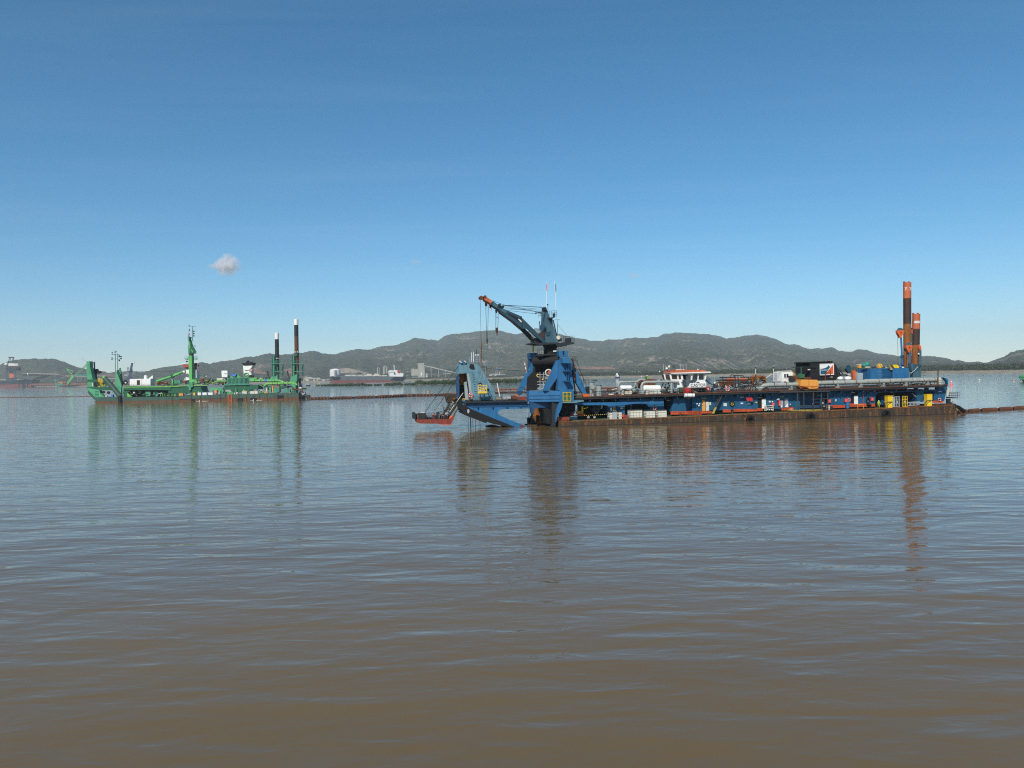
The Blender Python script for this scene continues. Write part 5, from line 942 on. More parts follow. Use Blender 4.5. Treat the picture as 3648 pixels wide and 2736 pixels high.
t.part('rack', 'rail').tube(R4, [(1900, 975), (1960, 1010), (1990, 980)], 6, -.1, 5); t.done()
box('red_locker', 'bright red locker on the upper deck below the wheelhouse', 'locker', 'red', WH, 733, 570, 888, 655, 1.4, 2.6, None, lambda t, b: t.part('lid', 'pinkred').box(WH, 730, 562, 892, 572, 1.35, 2.65)); box('green_locker', 'dark green box left of the bright red locker', 'locker', 'green_box', WH, 655, 560, 730, 640, 2.0, 3.4, None, lambda t, b: t.part('lid', 'green_box').box(WH, 650, 553, 732, 562, 1.95, 3.45))
t = Thing(FC, 'hose_drum', 'red and white hose drum right of the white wheelhouse', 'reel'); t.part('drum', 'red_dull').disc(WH, 1238, 578, 44, 2.2, 3.2, 16); t.part('hub', 'white_old').disc(WH, 1238, 578, 20, 2.1, 2.19, 12); t.part('hub', 'red').torus(WH, 1238, 578, 38, 7, 2.15); t.done()
t = Thing(FC, 'white_drum', 'small white barrel beside the hose drum', 'barrel'); t.part('shell', 'white').ball(WH, 1362, 470, 20, 3, (1.2, 1, .9)); t.part('mast', 'galv').tube(WH, [(1325, 330), (1332, 500)], 3, 3.4, 4); t.part('mast', 'galv').tube(WH, [(1365, 330), (1362, 460)], 3, 3.4, 4); t.part('bracket', 'dark_steel').box(WH, 1345, 488, 1380, 560, 2.8, 3.2); t.done()
box('blue_winch_box', 'blue winch box on the upper deck right of the hose drum', 'winch', 'blue_wall', WH, 1285, 540, 1350, 640, 2.4, 4, None, lambda t, b: t.part('drum', 'dark_steel').disc(WH, 1318, 590, 26, 2.2, 2.39, 12))
# pipe rack
t = Thing(FC, 'pipe_rack', 'rusty steel rack loaded with long pipes on the upper deck', 'pipe rack')
for y, xa, xb, mt, r in ((578, 630, 910, 'dark_steel', 8), (575, 1040, 1240, 'dark_steel', 7), (610, 755, 1180, 'tip_orange', 13), (635, 560, 930, 'dark_steel', 8), (648, 760, 1180, 'deck_rust', 12), (668, 600, 920, 'deck_rust', 9), (690, 640, 900, 'rust', 10), (718, 625, 910, 'rust', 12), (745, 640, 900, 'deck_rust', 8)):
    t.part('pipe', mt).tube(R5, [(xa, y), (xb, y - 3)], r * 1.35, 3.0 + (y % 7) * .1, 8)
for i in range(34):
    y = rng.uniform(585, 790); xa = rng.uniform(560, 900) if i % 2 else rng.uniform(900, 1150); t.part('pipe', rng.choice(['deck_rust', 'rust', 'dark_steel', 'spud_brown', 'rust_orange'])).tube(R5, [(xa, y), (xa + rng.uniform(70, 260), y - 4)], rng.uniform(5, 11), rng.uniform(3.6, 6), 7)
for x in (690, 930, 990, 1190): t.part('upright', 'dark_steel').tube(R5, [(x, 560), (x + 3, 790)], 9, 2.9, 5)
t.part('canopy', 'dark_steel').tube(R5, [(835, 555), (870, 525), (940, 540), (1090, 545), (1110, 560)], 9, 3.2, 6); t.part('upright', 'rail').tube(R5, [(915, 540), (925, 790)], 15, 3.1, 5)
t.done()
rng = random.Random(8)
t = Thing(FC, 'deck_machinery', 'low dark heap of winches, valves and hoses along the upper deck behind the railing', 'machinery')
for i in range(230):
    a0 = rng.uniform(0, 1); R, x, y = (R4, rng.uniform(250, 2150), rng.uniform(800, 900)) if a0 < .45 else (R5, rng.uniform(400, 1560), rng.uniform(700, 840)) if a0 < .8 else (R7, rng.uniform(0, 1400), rng.uniform(790, 845)); mt = rng.choice(['dark_steel', 'rail', 'rust', 'deck_rust', 'grey_pipe', 'cream', 'green_box', 'dark_steel', 'spud_brown'])
    if rng.random() < .5: w_ = rng.uniform(8, 26); t.part('unit', mt).box(R, x - w_, y - rng.uniform(8, 26), x + w_, y + 14, 2.2 + rng.random() * 2, 5)
    else: t.part('pipe', mt).tube(R, [(x - rng.uniform(20, 60), y + rng.uniform(-20, 20)), (x, y), (x + rng.uniform(20, 60), y + rng.uniform(-20, 20))], rng.uniform(4, 9), 2.2 + rng.random() * 2, 6)
t.done()
t = Thing(FC, 'lattice_frame', 'jumble of leaning lattice frames between the pipe rack and the cutter heads', 'frame')
for p, q in (((940, 560), (930, 800)), ((985, 560), (1000, 800)), ((920, 790), (990, 600)), ((1040, 620), (1010, 800)), ((1150, 640), (1240, 800)), ((1170, 640), (1290, 740)), ((1240, 700), (1400, 740)), ((1290, 760), (1450, 620)), ((1010, 800), (1060, 640))): t.part('bar', 'rail').tube(R5, [p, q], 7, 3.0, 5)
t.done()
# spare cutter heads
rng = random.Random(2)
for i, (x, y, r, lb) in enumerate(((1305, 612, 78, 'larger rusty toothed cutter head behind the lattice frames'), (1470, 598, 58, 'second rusty toothed cutter head beside the leaning orange beam'))):
    t = Thing(FC, 'spare_cutter', lb, 'cutter head', 'spare cutter heads'); c = t.part('hub', 'rust'); k = FC.sc(R5, x, y, 5); u_, z_ = FC.uz(R5, x, y, 5.4); zb = zu(u_)
    c.mball((u_, 5.4, z_ - .15), r * k * .72, (1, 1, 1), 12, 8)
    tilt = Matrix.Rotation(math.radians(-62 if i == 0 else 48), 3, 'Y'); cc_ = Vector((u_, 5.4, z_ - .15)); R_ = r * k * 1.15
    for a in range(6):
        ba = math.radians(a * 60 + 20 * i); bl = t.part('blade', 'rust_orange'); pts = []
        for s in range(8):
            f = s / 7; la = f * 1.35; an = ba + f * 1.2; pts.append(cc_ + tilt @ Vector((math.cos(an) * math.cos(la) * R_, math.sin(an) * math.cos(la) * R_, (math.sin(la) - .45) * R_)))
        bl.mtube(pts, .17, 6)
        for s in range(8):
            p = Vector(pts[s]); d = (p - cc_).normalized(); q_ = t.part('tooth', 'rust_orange', bl); q_.mtube([p, p + d * .55], .14, 5, .03)
    t.done()
t = Thing(FC, 'steel_scrap', 'heap of rusty and grey steel scrap below the cutter heads', 'scrap', kind=None)
for i in range(60):
    x, y = rng.uniform(1050, 1560), rng.uniform(610, 800); dx, dy = rng.uniform(-60, 60), rng.uniform(-35, 35); t.part('bar', rng.choice(['rust', 'rust', 'grey_pipe', 'dark_steel', 'rust_orange', 'deck_rust'])).tube(R5, [(x, y), (x + dx, y + dy)], rng.uniform(5, 11), rng.uniform(2.0, 4), 6)
t.done()
for R, x, yt, yb, lb in ((R5, 1338, 360, 510, 'mushroom-topped vent post above the rusty cutter heads'), (R5, 1690, 360, 660, 'mushroom-topped vent post in front of the white cabin')):
    t = Thing(FC, 'vent_post', lb, 'vent', 'mushroom vents on the upper deck'); t.part('post', 'cream').tube(R, [(x, yt + 20), (x, yb)], 8, 4, 8); c = t.part('cap', 'grey_pipe'); c.mball(c.P3(R, (x + 5, yt), 4), 30 * FC.sc(R, x, yt, 4), (1, 1, .4), 12, 6); t.part('neck', 'dark_steel').vcyl(R, x - 14, x + 14, yt + 6, yt + 42, 4, 10); t.done()
t = Thing(FC, 'leaning_beam', 'cream-orange beam leaning behind the white cabin', 'beam'); t.one('cream').tube(R5, [(1545, 590), (1660, 510)], 9, 6.5, 5); t.done()
t = Thing(FC, 'engine_block', 'dark tangled engine and pipework between the long white tank and the wheelhouse', 'engine')
for i in range(34):
    x, y = rng.uniform(1415, 1600), rng.uniform(690, 870); t.part('engine_piece', rng.choice(['dark_steel', 'black', 'blue_deep', 'rust', 'grey_pipe'])).tube(R4, [(x, y), (x + rng.uniform(-45, 45), y + rng.uniform(-35, 35))], rng.uniform(6, 16), rng.uniform(3.2, 5), 6)
t.done()
# white site cabin
t = Thing(FC, 'site_cabin', 'white corrugated cabin with one small window left of the black casing', 'cabin'); b = t.part('wall', 'white'); b.prism(R5, [(1705, 460), (2080, 445), (2082, 660), (1970, 668), (1690, 675), (1685, 480)], 5.0, 9)
for i in range(16): x = 1765 + i * 20; t.part('corrugation', 'white').box(R5, x, 470 - i * .8, x + 8, 655, 4.93, 4.997)
wn = t.part('window', 'white'); wn.box(R5, 1895, 500, 1990, 585, 4.84, 4.92); 
for xa, xb in ((1902, 1932), (1948, 1985)): t.part('pane', 'glass_dark', wn).box(R5, xa, 508, xb, 578, 4.8, 4.838)
dr = t.part('door', 'galv'); dr.box(R5, 1722, 490, 1762, 665, 4.86, 4.92); t.part('roof', 'cream').prism(R5, [(1695, 455), (2085, 440), (2085, 450), (1700, 468)], 4.85, 9.1); t.part('yellow_edge', 'yellow').box(R5, 2066, 460, 2082, 600, 4.9, 4.997); t.done()
t = Thing(FC, 'rust_drum', 'dark rusty winch drum in front of the white cabin', 'drum'); t.part('drum', 'rust').prism(R6, [(150, 655), (360, 650), (380, 690), (600, 680), (610, 712), (380, 720), (360, 770), (180, 772)], 3.3, 4.6); t.part('flange', 'dark_steel').disc(R6, 225, 730, 62, 3.0, 3.29, 18); t.done()
t = Thing(FC, 'green_valve', 'dark green valve stand with tall spindle before the black casing', 'valve'); t.part('body', 'green_box').prism(R6, [(355, 635), (415, 610), (480, 630), (475, 700), (360, 710)], 3.0, 3.9); t.part('spindle', 'green_box').tube(R6, [(408, 485), (412, 620)], 11, 3.4, 8); t.done()
# orange lifeboat-like box
t = Thing(FC, 'orange_shelter', 'orange rounded shelter box hung over the upper deck edge', 'shelter'); b = t.part('shell', 'cab_orange'); b.prism(R6, [(290, 735), (385, 732), (400, 730), (720, 735), (750, 760), (752, 880), (735, 905), (460, 915), (385, 880), (290, 862)], .05, 2.4)
for q in ([(395, 752), (555, 752), (555, 855), (395, 855)], [(570, 754), (725, 756), (738, 775), (738, 855), (570, 856)]): t.part('panel', 'cab_orange').prism(R6, q, -.03, .046)
for x in (388, 562): t.part('seam', 'orange').tube(R6, [(x, 740), (x, 900)], 4, .02, 4)
t.part('seam', 'orange').tube(R6, [(390, 862), (745, 858)], 4, .0, 4); t.part('grab_rail', 'orange').tube(R6, [(400, 905), (410, 880), (540, 878), (550, 905)], 4, -.1, 4); t.part('grab_rail', 'orange').tube(R6, [(600, 905), (606, 872), (745, 862), (748, 890)], 4, -.1, 4); t.part('underside', 'rust').prism(R6, [(300, 875), (400, 890), (460, 920), (750, 912), (760, 935), (430, 945), (320, 910)], .3, 2.2); t.done()
for x, w_, lb in ((1180, 130, 'left white polythene bag of the pair behind the grey pipe'), (1330, 150, 'right white polythene bag of the pair behind the grey pipe')):
    t = Thing(FC, 'bulk_bag', lb, 'bag', 'white bulk bags'); c = t.part('bag', 'white'); c.ball(R6, x, 712, w_ / 2, 3.4, (1, .8, .62), 12, 8); t.part('neck', 'white_old').ball(R6, x + 10, 678, 18, 3.4, (1, 1, .8)); t.done()
t = Thing(FC, 'dark_cowl', 'dark grey cowl and pipes between black casing and blue aft house', 'cowl'); t.part('pipe', 'dark_steel').tube(R6, [(1200, 640), (1290, 640), (1380, 690)], 16, 4.2, 8); t.part('pipe', 'dark_steel').tube(R6, [(1160, 540), (1230, 620)], 9, 4.2, 8); t.part('cowl', 'grey_pipe').ball(R6, 1345, 640, 34, 4.4); t.done()
# clutter on the aft house roof
t = Thing(FC, 'net_pile', 'green netting piled on the blue aft house', 'net'); c = t.part('net', 'net_green'); c.ball(R6, 1650, 450, 46, 6, (1, 1, .9)); c2 = t.part('net', 'net_green'); c2.ball(R6, 1710, 430, 50, 6.4, (1, 1, .95)); t.part('sheet', 'cream').ball(R6, 1720, 490, 60, 5.4, (1.1, .8, .28)); t.done()
t = Thing(FC, 'rope_coil', 'yellow-orange heap of hose on the blue aft house', 'hose')
for i in range(7): a = i * .9; t.part('loop', 'cab_orange' if i % 2 else 'yellow').torus(R6, 1955 + 28 * math.cos(a), 468 + 16 * math.sin(a), 30, 9, 5.6 + .2 * i, axis='v' if i % 2 else 'u', n=12)
t.done()
t = Thing(FC, 'yellow_tray', 'yellow tray tipped on the roof of the blue aft house', 'tray'); t.part('tray', 'yellow').prism(R7, [(480, 440), (640, 440), (680, 470), (680, 505), (560, 500), (520, 500)], 5, 6.5); t.part('lip', 'cab_orange').prism(R7, [(475, 440), (490, 440), (535, 500), (520, 506)], 4.9, 4.997); t.done()
t = Thing(FC, 'flood_lamp', 'yellow-rimmed flood lamp on the front of the aft house', 'lamp'); t.part('shade', 'yellow').ball(R7, 525, 528, 26, 3.9, (1, 1, .55)); t.part('arm', 'dark_steel').tube(R7, [(460, 515), (520, 520)], 5, 4.1, 5); t.done()
t = Thing(FC, 'orange_crate', 'small orange crate at the left end of the aft house roof', 'crate'); t.part('body', 'cab_orange').box(R6, 1505, 440, 1595, 500, 5.5, 7); t.part('lid', 'white_old').box(R6, 1500, 425, 1598, 438, 5.4, 7.1); t.done()
t = Thing(FC, 'blue_sacks', 'blue and white sacks at the right end of the aft house roof', 'sack'); t.part('sack', 'tarp_blue').ball(R7, 710, 478, 26, 5.5, (1, 1, .8)); t.part('sack', 'white').ball(R7, 755, 492, 24, 5.5, (1.2, 1, .6)); t.part('sack', 'dark_steel').ball(R7, 745, 445, 26, 6, (1, 1, 1)); t.done()
t = Thing(FC, 'roof_clutter', 'tangle of pipes and grey fittings across the aft house roof', 'pipes')
for i in range(22):
    x = rng.uniform(1500, 2212); y = rng.uniform(445, 505); t.part('piece', rng.choice(['grey_pipe', 'cream', 'rust', 'galv', 'dark_steel'])).tube(R6, [(x, y), (x + rng.uniform(-60, 60), y + rng.uniform(-18, 18))], rng.uniform(4, 9), rng.uniform(5, 8), 6)
t.done()
# lower deck gear towards the stern
def bin_(R, x0, x1, y0, ym, y1, lb):
    t = Thing(FC, 'yellow_bin', lb, 'bin', 'yellow steel bins on the aft deck'); t.part('upper_shell', 'yellow').box(R, x0, y0 + 12, x1, ym, .35, 1.7); t.part('rim', 'yellow').box(R, x0 - 5, y0, x1 + 6, y0 + 12, .28, 1.77); t.part('lower_shell', 'yellow').box(R, x0 + 6, ym, x1 - 8, y1, .42, 1.62)
    t.part('strap', 'dark_steel').tube(R, [(x0 + 25, y1 - 6), (x0 + 30, ym + 20), (x1 - 20, ym + 14)], 4, .38, 4); t.part('strap', 'dark_steel').tube(R, [(x0 + 50, y1 - 6), (x0 + 90, ym + 45), (x1 - 20, ym + 16)], 4, .36, 4); t.part('ledge', 'yellow_dull').box(R, x0 - 2, ym - 5, x1 + 2, ym + 3, .3, .35); t.done()
bin_(R7, 388, 558, 1050, 1165, 1285, 'left yellow steel bin on the aft deck, beside the steel cages'); bin_(R7, 1160, 1335, 1018, 1135, 1252, 'right yellow steel bin nearest the stern')
def cage(R, x0, x1, y0, y1, mt, lb):
    t = Thing(FC, 'steel_cage', lb, 'cage', 'steel cages on the aft deck')
    for x in np.linspace(x0, x1, 4): t.part('bar', mt).tube(R, [(x, y0), (x, y1)], 4.5, .5, 5)
    for y in np.linspace(y0, y1, 4): t.part('bar', mt).tube(R, [(x0, y), (x1, y)], 4.5, .5, 5)
    for x in (x0, x1): t.part('bar', mt).tube(R, [(x, y0), (x, y1)], 4.5, 1.7, 5)
    t.part('load', 'dark_steel').box(R, x0 + 8, y0 + 30, x1 - 8, y1 - 4, .7, 1.5); t.part('load', 'galv').ball(R, (x0 + x1) / 2, (y0 + y1) / 2 + 10, 16, .62); t.done()
cage(R7, 598, 690, 1065, 1268, 'galv', 'galvanised steel cage right of the left yellow bin'); cage(R7, 745, 842, 1060, 1262, 'yellow', 'yellow-framed steel cage left of the cable reel'); cage(R7, 560, 592, 1075, 1268, 'galv', 'narrow galvanised cage touching the left yellow bin')
t = Thing(FC, 'cable_reel', 'large blue-flanged reel wound with pale cable at the stern', 'reel'); c = t.part('cable', 'grey_pipe'); p_ = c.P3(R7, (970, 1058), 4.2); k = FC.sc(R7, 970, 1058, 4); c.mtube([(p_[0] - 30 * k, 4.2, p_[2]), (p_[0] + 62 * k, 4.2, p_[2])], 88 * k, 20); f = t.part('flange', 'blue_deep'); f.mtube([(p_[0] - 70 * k, 4.2, p_[2]), (p_[0] - 30 * k, 4.2, p_[2])], 97 * k, 20)
t.part('flange', 'blue_deep').mtube([(p_[0] + 62 * k, 4.2, p_[2]), (p_[0] + 72 * k, 4.2, p_[2])], 97 * k, 20)
for q in range(5): t.part('tie', 'cream').ball(R7, 940 + q * 18, 1010 + q * 14, 8, 2.55)
t.done()
t = Thing(FC, 'gangway', 'grey metal gangway lying on the aft deck', 'gangway')
for y in (1180, 1245): t.part('side_rail', 'galv').tube(R7, [(860, y), (1085, y - 14)], 7, .6, 6)
for i in range(8): x = 880 + i * 27; t.part('rung', 'galv').tube(R7, [(x, 1180), (x, 1240)], 4, .62, 5)
t.done()
t = Thing(FC, 'plastic_drum', 'bright blue plastic drum beside the orange band', 'drum'); t.part('shell', 'blue_drum').vcyl(R6, 1288, 1358, 1195, 1298, 1.2, 16); t.part('rim', 'blue_drum').vcyl(R6, 1282, 1364, 1182, 1195, 1.2, 16); t.part('hoop', 'blue_deep').vcyl(R6, 1285, 1361, 1240, 1246, 1.2, 16); t.done()
for R, x0, y0, x1, y1, lb in ((R6, 945, 1120, 998, 1188, 'red fire box left of the loose white ring bracket'), (R6, 1268, 1105, 1325, 1175, 'red fire box beside the life ring above the blue drum'), (R6, 1788, 1085, 1842, 1152, 'red fire box near the worker in yellow'), (R5, 1662, 1075, 1712, 1135, 'red hose box right of the open white door'), (R5, 1792, 1030, 1830, 1140, 'tall red extinguisher case left of the chevron doors')):
    t = Thing(FC, 'fire_box', lb, 'fire box', 'red fire boxes on the blue wall'); t.part('case', 'red').box(R, x0, y0, x1, y1, VW - .4, VW - .05); t.part('door', 'pinkred').box(R, x0 + 6, y0 + 6, x1 - 6, y1 - 6, VW - .44, VW - .403); t.done()
t = Thing(FC, 'wall_tyre', 'dark tyre hung on the blue wall right of the red pipe', 'tyre'); w0 = t.part('tyre', 'rubber'); w0.torus(R6, 1722, 1160, 45, 16, VW - .25, n=20); w0.xf(lambda p, c=w0.P3(R6, (1722, 1160), VW): (c[0] + (p[0] - c[0]) * .55, p[1], c[2] + (p[2] - c[2]) * 1.45)); t.part('plate', 'blue_pale').disc(R6, 1722, 1160, 20, VW - .12, VW - .01); t.done()
t = Thing(FC, 'work_bench', 'cream work bench stacked with cans right of the open white door', 'bench'); t.part('top', 'cream').box(R5, 1548, 1130, 1690, 1142, 1.2, 2.2); t.part('shelf', 'cream').box(R5, 1550, 1170, 1688, 1180, 1.2, 2.2)
for x in (1552, 1686): t.part('leg', 'cream').box(R5, x - 5, 1142, x + 5, 1240, 1.22, 2.2)
for x in (1580, 1612, 1650): t.part('can', 'white').vcyl(R5, x - 13, x + 13, 1188, 1222, 1.6, 10)
t.done()
for i, (x, y, lb) in enumerate(((160, 1230, 'orange rounded crate left of the red pump crate near the chevron doors'),)): box('orange_crate', lb, 'crate', 'orange', R5, 1990, 1175, 2080, 1225, 1.0, 1.9, None, lambda t, b: (t.part('lid', 'red').box(R5, 1986, 1165, 2084, 1175, .95, 1.95), t.part('can', 'white').ball(R5, 2035, 1205, 12, .9)))
box('deck_box', 'cream box standing before the orange band right of the scaffold', 'box', 'cream', R6, 945, 1240, 978, 1325, .8, 1.5, None, lambda t, b: t.part('machine', 'dark_steel').box(R6, 985, 1262, 1035, 1312, .8, 1.4)); box('compressor', 'small dark compressor between the scaffold posts', 'compressor', 'dark_steel', R6, 835, 1240, 905, 1325, 1.2, 2, None, lambda t, b: t.part('gauge', 'galv').ball(R6, 862, 1262, 18, 1.1))
box('wall_panel', 'dark control cabinet behind the scaffold posts', 'cabinet', 'dark_steel', R6, 820, 1110, 875, 1235, 2.2, 3.4, None, lambda t, b: t.part('screen', 'white_old').box(R6, 828, 1180, 850, 1205, 2.14, 2.19))
t = Thing(FC, 'yellow_gas_rack', 'small yellow railing frame right of the white aft door', 'frame')
for x in (1525, 1634): t.part('post', 'cab_orange').tube(R6, [(x, 1215), (x, 1305)], 6, .7, 5)
t.part('bar', 'cab_orange').tube(R6, [(1525, 1225), (1634, 1225)], 5, .7, 5); t.done()
# tyre fenders at the waterline with their chains
for R, x, y, ch, lb in ((R5, 1235, 1410, ((1090, 1295), (1335, 1295)), 'half-sunk tyre fender on chains below the small yellow stair lamp, leftmost of three'), (R6, 600, 1465, ((575, 1360), (600, 1360)), 'half-sunk tyre fender below the scaffold, middle one of three'), (R7, 430, 1410, ((352, 1375), (470, 1300)), 'half-sunk tyre fender below the left yellow bin, nearest the stern')):
    t = Thing(FC, 'tyre_fender', lb, 'tyre', 'tyre fenders on the hull side'); w0 = t.part('tyre', 'rubber'); w0.torus(R, x, y + 5, 62, 30, -.55, n=22)
    for c in ch: t.part('chain', 'rust').mtube([w0.P3(R, c, -.1), w0.P3(R, (x + (c[0] - x) * .4, y - 40), -.6)], .06, 5)
    t.done()
t = Thing(FC, 'gull', 'grey and white gull perched on the stern post', 'bird'); b = t.part('body', 'feather'); c = b.P3(R7, (1530, 612), 2.5); k = FC.sc(R7, 1530, 612, 2.5)
b.mtube([(c[0] + 38 * k, 2.5, c[2] - 16 * k), (c[0] + 16 * k, 2.5, c[2] - 6 * k), (c[0] - 6 * k, 2.5, c[2]), (c[0] - 16 * k, 2.5, c[2] + 8 * k)], 5 * k, 8, 13 * k); b.mball((c[0] - 18 * k, 2.5, c[2] + 14 * k), 9 * k); t.part('beak', 'yellow').mtube([(c[0] - 25 * k, 2.5, c[2] + 13 * k), (c[0] - 35 * k, 2.5, c[2] + 10 * k)], 2.6 * k, 6, .6 * k)
for s in (-1, 1): t.part('leg', 'yellow_dull').mtube([(c[0] + s * 4 * k, 2.5, c[2] - 12 * k), (c[0] + s * 4 * k, 2.5, c[2] - 44 * k)], 1.2 * k, 5); t.part('wing', 'feather').mball((c[0] + 8 * k, 2.5 + s * 9 * k, c[2] - 3 * k), 15 * k, (1.3, .3, .6))
t.done()
t = Thing(FC, 'green_machine', 'small green and yellow winch cab behind the white tanks', 'winch'); t.part('cab', 'gr_lime').prism(R4, [(1085, 560), (1155, 555), (1165, 600), (1090, 605)], 9, 11); t.part('window', 'green_box').disc(R4, 1118, 580, 18, 8.9, 8.99); t.part('lamp', 'white').ball(R4, 1030, 558, 13, 9.5); t.part('lamp', 'cream').ball(R4, 1135, 545, 14, 9); t.part('boom', 'yellow_dull').tube(R4, [(1155, 570), (1215, 585)], 11, 9.5, 6); t.part('antenna', 'dark_steel').tube(R4, [(1145, 515), (1145, 550)], 4, 9.5, 4); t.part('bar', 'galv').tube(R4, [(1035, 558), (1090, 562)], 5, 9.5, 5); t.done()
t = Thing(FC, 'bow_bench', 'yellow steps and grey crates on the ladder deck', 'steps'); t.part('step', 'yellow_dull').box(R2, 1700, 1030, 1780, 1040, 5, 6.5); t.part('step', 'yellow_dull').box(R2, 1710, 1052, 1780, 1062, 4.8, 6.5); t.part('crate', 'galv').box(R2, 1820, 990, 1970, 1045, 6, 8); t.part('crate', 'rust').box(R2, 1990, 985, 2074, 1045, 6, 8); t.part('lamp', 'cream').ball(R2, 1845, 960, 10, 6); t.done()
t = Thing(FC, 'rust_winch', 'rusty anchor winch heaps on the deck left of the gantry', 'winch'); t.part('drum', 'rust').ball(R3, 200, 1020, 60, 9, (2, 1, .35)); t.part('block', 'orange').box(R3, 180, 955, 225, 985, 9, 10); t.part('post', 'rail').tube(R3, [(250, 900), (256, 990)], 10, 9, 6); t.part('plate', 'red_dull').prism(R3, [(80, 1030), (400, 1000), (430, 1060), (90, 1068)], 8, 11); t.part('crate', 'galv').box(R3, -20, 985, 105, 1040, 8, 9.5); t.done()
# ================================================================== floating pipelines
def floatline(pts, r, label, seg, mats, group, rib=.9, gap=.6, dark='rubber', F=None):
    """pts: pixel (x, y of the waterline) -> one pipeline of buoyant ribbed lengths"""
    G_ = [ground(*p) for p in pts]; t = Thing(Fr(pts[0], pts[-1]), 'floating_pipeline', label, 'pipeline', group); F = t.F
    loc = [((g - F.O).dot(F.a), (g - F.O).dot(F.b)) for g in G_]
    cum = [0]
    for a, b in zip(loc, loc[1:]): cum.append(cum[-1] + math.hypot(b[0] - a[0], b[1] - a[1]))
    def at_(s):
        s = min(max(s, 0), cum[-1])
        for i in range(len(cum) - 1):
            if s <= cum[i + 1]: f = (s - cum[i]) / (cum[i + 1] - cum[i]); return Vector((loc[i][0] + (loc[i + 1][0] - loc[i][0]) * f, loc[i][1] + (loc[i + 1][1] - loc[i][1]) * f, r * .55))
        return Vector((*loc[-1], r * .55))
    s = 0; i = 0
    while s < cum[-1] - gap:
        e = min(s + seg, cum[-1]); p = t.part('float_length', mats[0]); n = max(2, int((e - s) / 4)); k = [at_(s + (e - s) * j / n) for j in range(n + 1)]
        k[0].z -= r * .35; k[-1].z -= r * .35
        p.mtube(k, r * .86, 10)
        q = s + .5; rb_ = t.part('ribs', mats[1], p, kind='stuff')
        while q < e - .4:
            a, b = at_(q), at_(q + rib * .45); rb_.mtube([a, b], r, 10); q += rib
        if e < cum[-1]: t.part('joint', dark).mtube([at_(e - .1), at_(e + gap + .1)], r * .55, 8)
        s = e + gap; i += 1
    t.done()
P('flt', (.10, .045, .03), rust=.5, var=.4, rough=.9); P('flt_rib', (.16, .062, .035), rust=.3, var=.4, rough=.9); P('flt_dark', (.035, .03, .028), rust=.35, var=.4, rough=.9)
L5p = lambda x, y: L5(x, y)
floatline([L5(100, 890), L5(480, 882), L5(900, 870), L5(1270, 860), L5(1630, 842), L5(1950, 832), R2(0, 998), R2(320, 992), R2(640, 985), R2(900, 975), R2(1000, 972)], .95, 'long ribbed brown floating pipeline between the two dredgers', 11.6, ('flt_dark', 'flt_rib'), 'floating pipelines', 1.9, 1.1)
floatline([(-40, 1417.5), (120, 1416), (320, 1412.5), (345, 1412)], .28, 'thin rusty floating line on the far left reaching the green dredger', 24, ('rust', 'rust'), 'floating pipelines', 3, .3)
floatline([R3(-180, 880), R3(0, 878), R3(300, 872), R3(600, 872)], .75, 'orange-banded floating pipeline seen behind the blue gantry, upper line', 12, ('flt', 'rust_orange'), 'floating pipelines', 1.3, .8)
floatline([R3(1400, 862), R3(2074, 850), R4(500, 790)], .75, 'orange-banded floating pipeline behind the grey drums, upper line', 12, ('flt', 'rust_orange'), 'floating pipelines', 1.3, .8)
floatline([R2(1650, 945), R3(0, 935), R3(420, 930)], .75, 'dark lower floating pipeline seen left of the gantry', 12, ('flt_dark', 'flt'), 'floating pipelines', 1.3, .8)
floatline([R3(1250, 935), R3(1600, 925), R3(2074, 905)], .7, 'brown lower floating pipeline behind the grey drums', 12, ('flt_dark', 'flt_rib'), 'floating pipelines', 1.3, .8)
floatline([RB(1010, 1345), RB(1180, 1330), RB(1400, 1310), RB(1800, 1290), RB(2212, 1262), RB(2600, 1235), RB(3100, 1200)], .52, 'thick ribbed rusty floating pipeline leaving the blue dredger stern to the right', 5.6, ('flt', 'flt_rib'), 'floating pipelines', .42, .9)
t = Thing(FC, 'stern_coupling', 'dark rounded hose coupling at the stern of the blue dredger', 'coupling'); c = t.part('bend', 'rubber'); c.tube(RB, [(1020, 1230), (1060, 1240), (1110, 1275), (1160, 1310)], 34, 1.5, 14); t.part('bracket', 'yellow_dull').tube(RB, [(1020, 1250), (1040, 1300)], 9, .8, 6); t.part('fender', 'rubber').tube(RB, [(1005, 1300), (1030, 1330)], 26, .6, 10); t.done()
# ================================================================== buoys and small boats
def boat(px0, px1, y, hull, parts, label, name='work_boat', cat='boat', hh=2.0, wid=4):
    F = Fr((px0, y), (px1, y)); t = Thing(F, name, label, cat); h = t.part('hull', hull); L = F.L
    h.add([(0, wid * .5, hh * 1.15), (L * .25, 0, hh), (L, 0, hh * .9), (L, wid, hh * .9), (L * .25, wid, hh), (L * .1, wid * .5, -.3), (L * .3, wid * .15, -.3), (L * .97, wid * .15, -.3), (L * .97, wid * .85, -.3), (L * .3, wid * .85, -.3)],
          [(0, 4, 3, 2, 1), (0, 1, 6, 5), (1, 2, 7, 6), (2, 3, 8, 7), (3, 4, 9, 8), (4, 0, 5, 9), (5, 6, 7, 8, 9)])
    for nm, mt, u0, u1, z0, z1 in parts: t.part(nm, mt).mbox(L * u0, L * u1, wid * .2, wid * .8, hh * z0, hh * z1)
    t.done(); return t
boat(2186, 2202, 1347, 'navy', [('cabin', 'white', .35, .75, .95, 2.3), ('mast', 'white', .5, .56, 2.3, 3.6), ('deck', 'tarp_blue', .1, .9, .9, 1.1)], 'small blue and white tug near the far beach beyond the gantry', 'tug', 'boat', 3, 5)
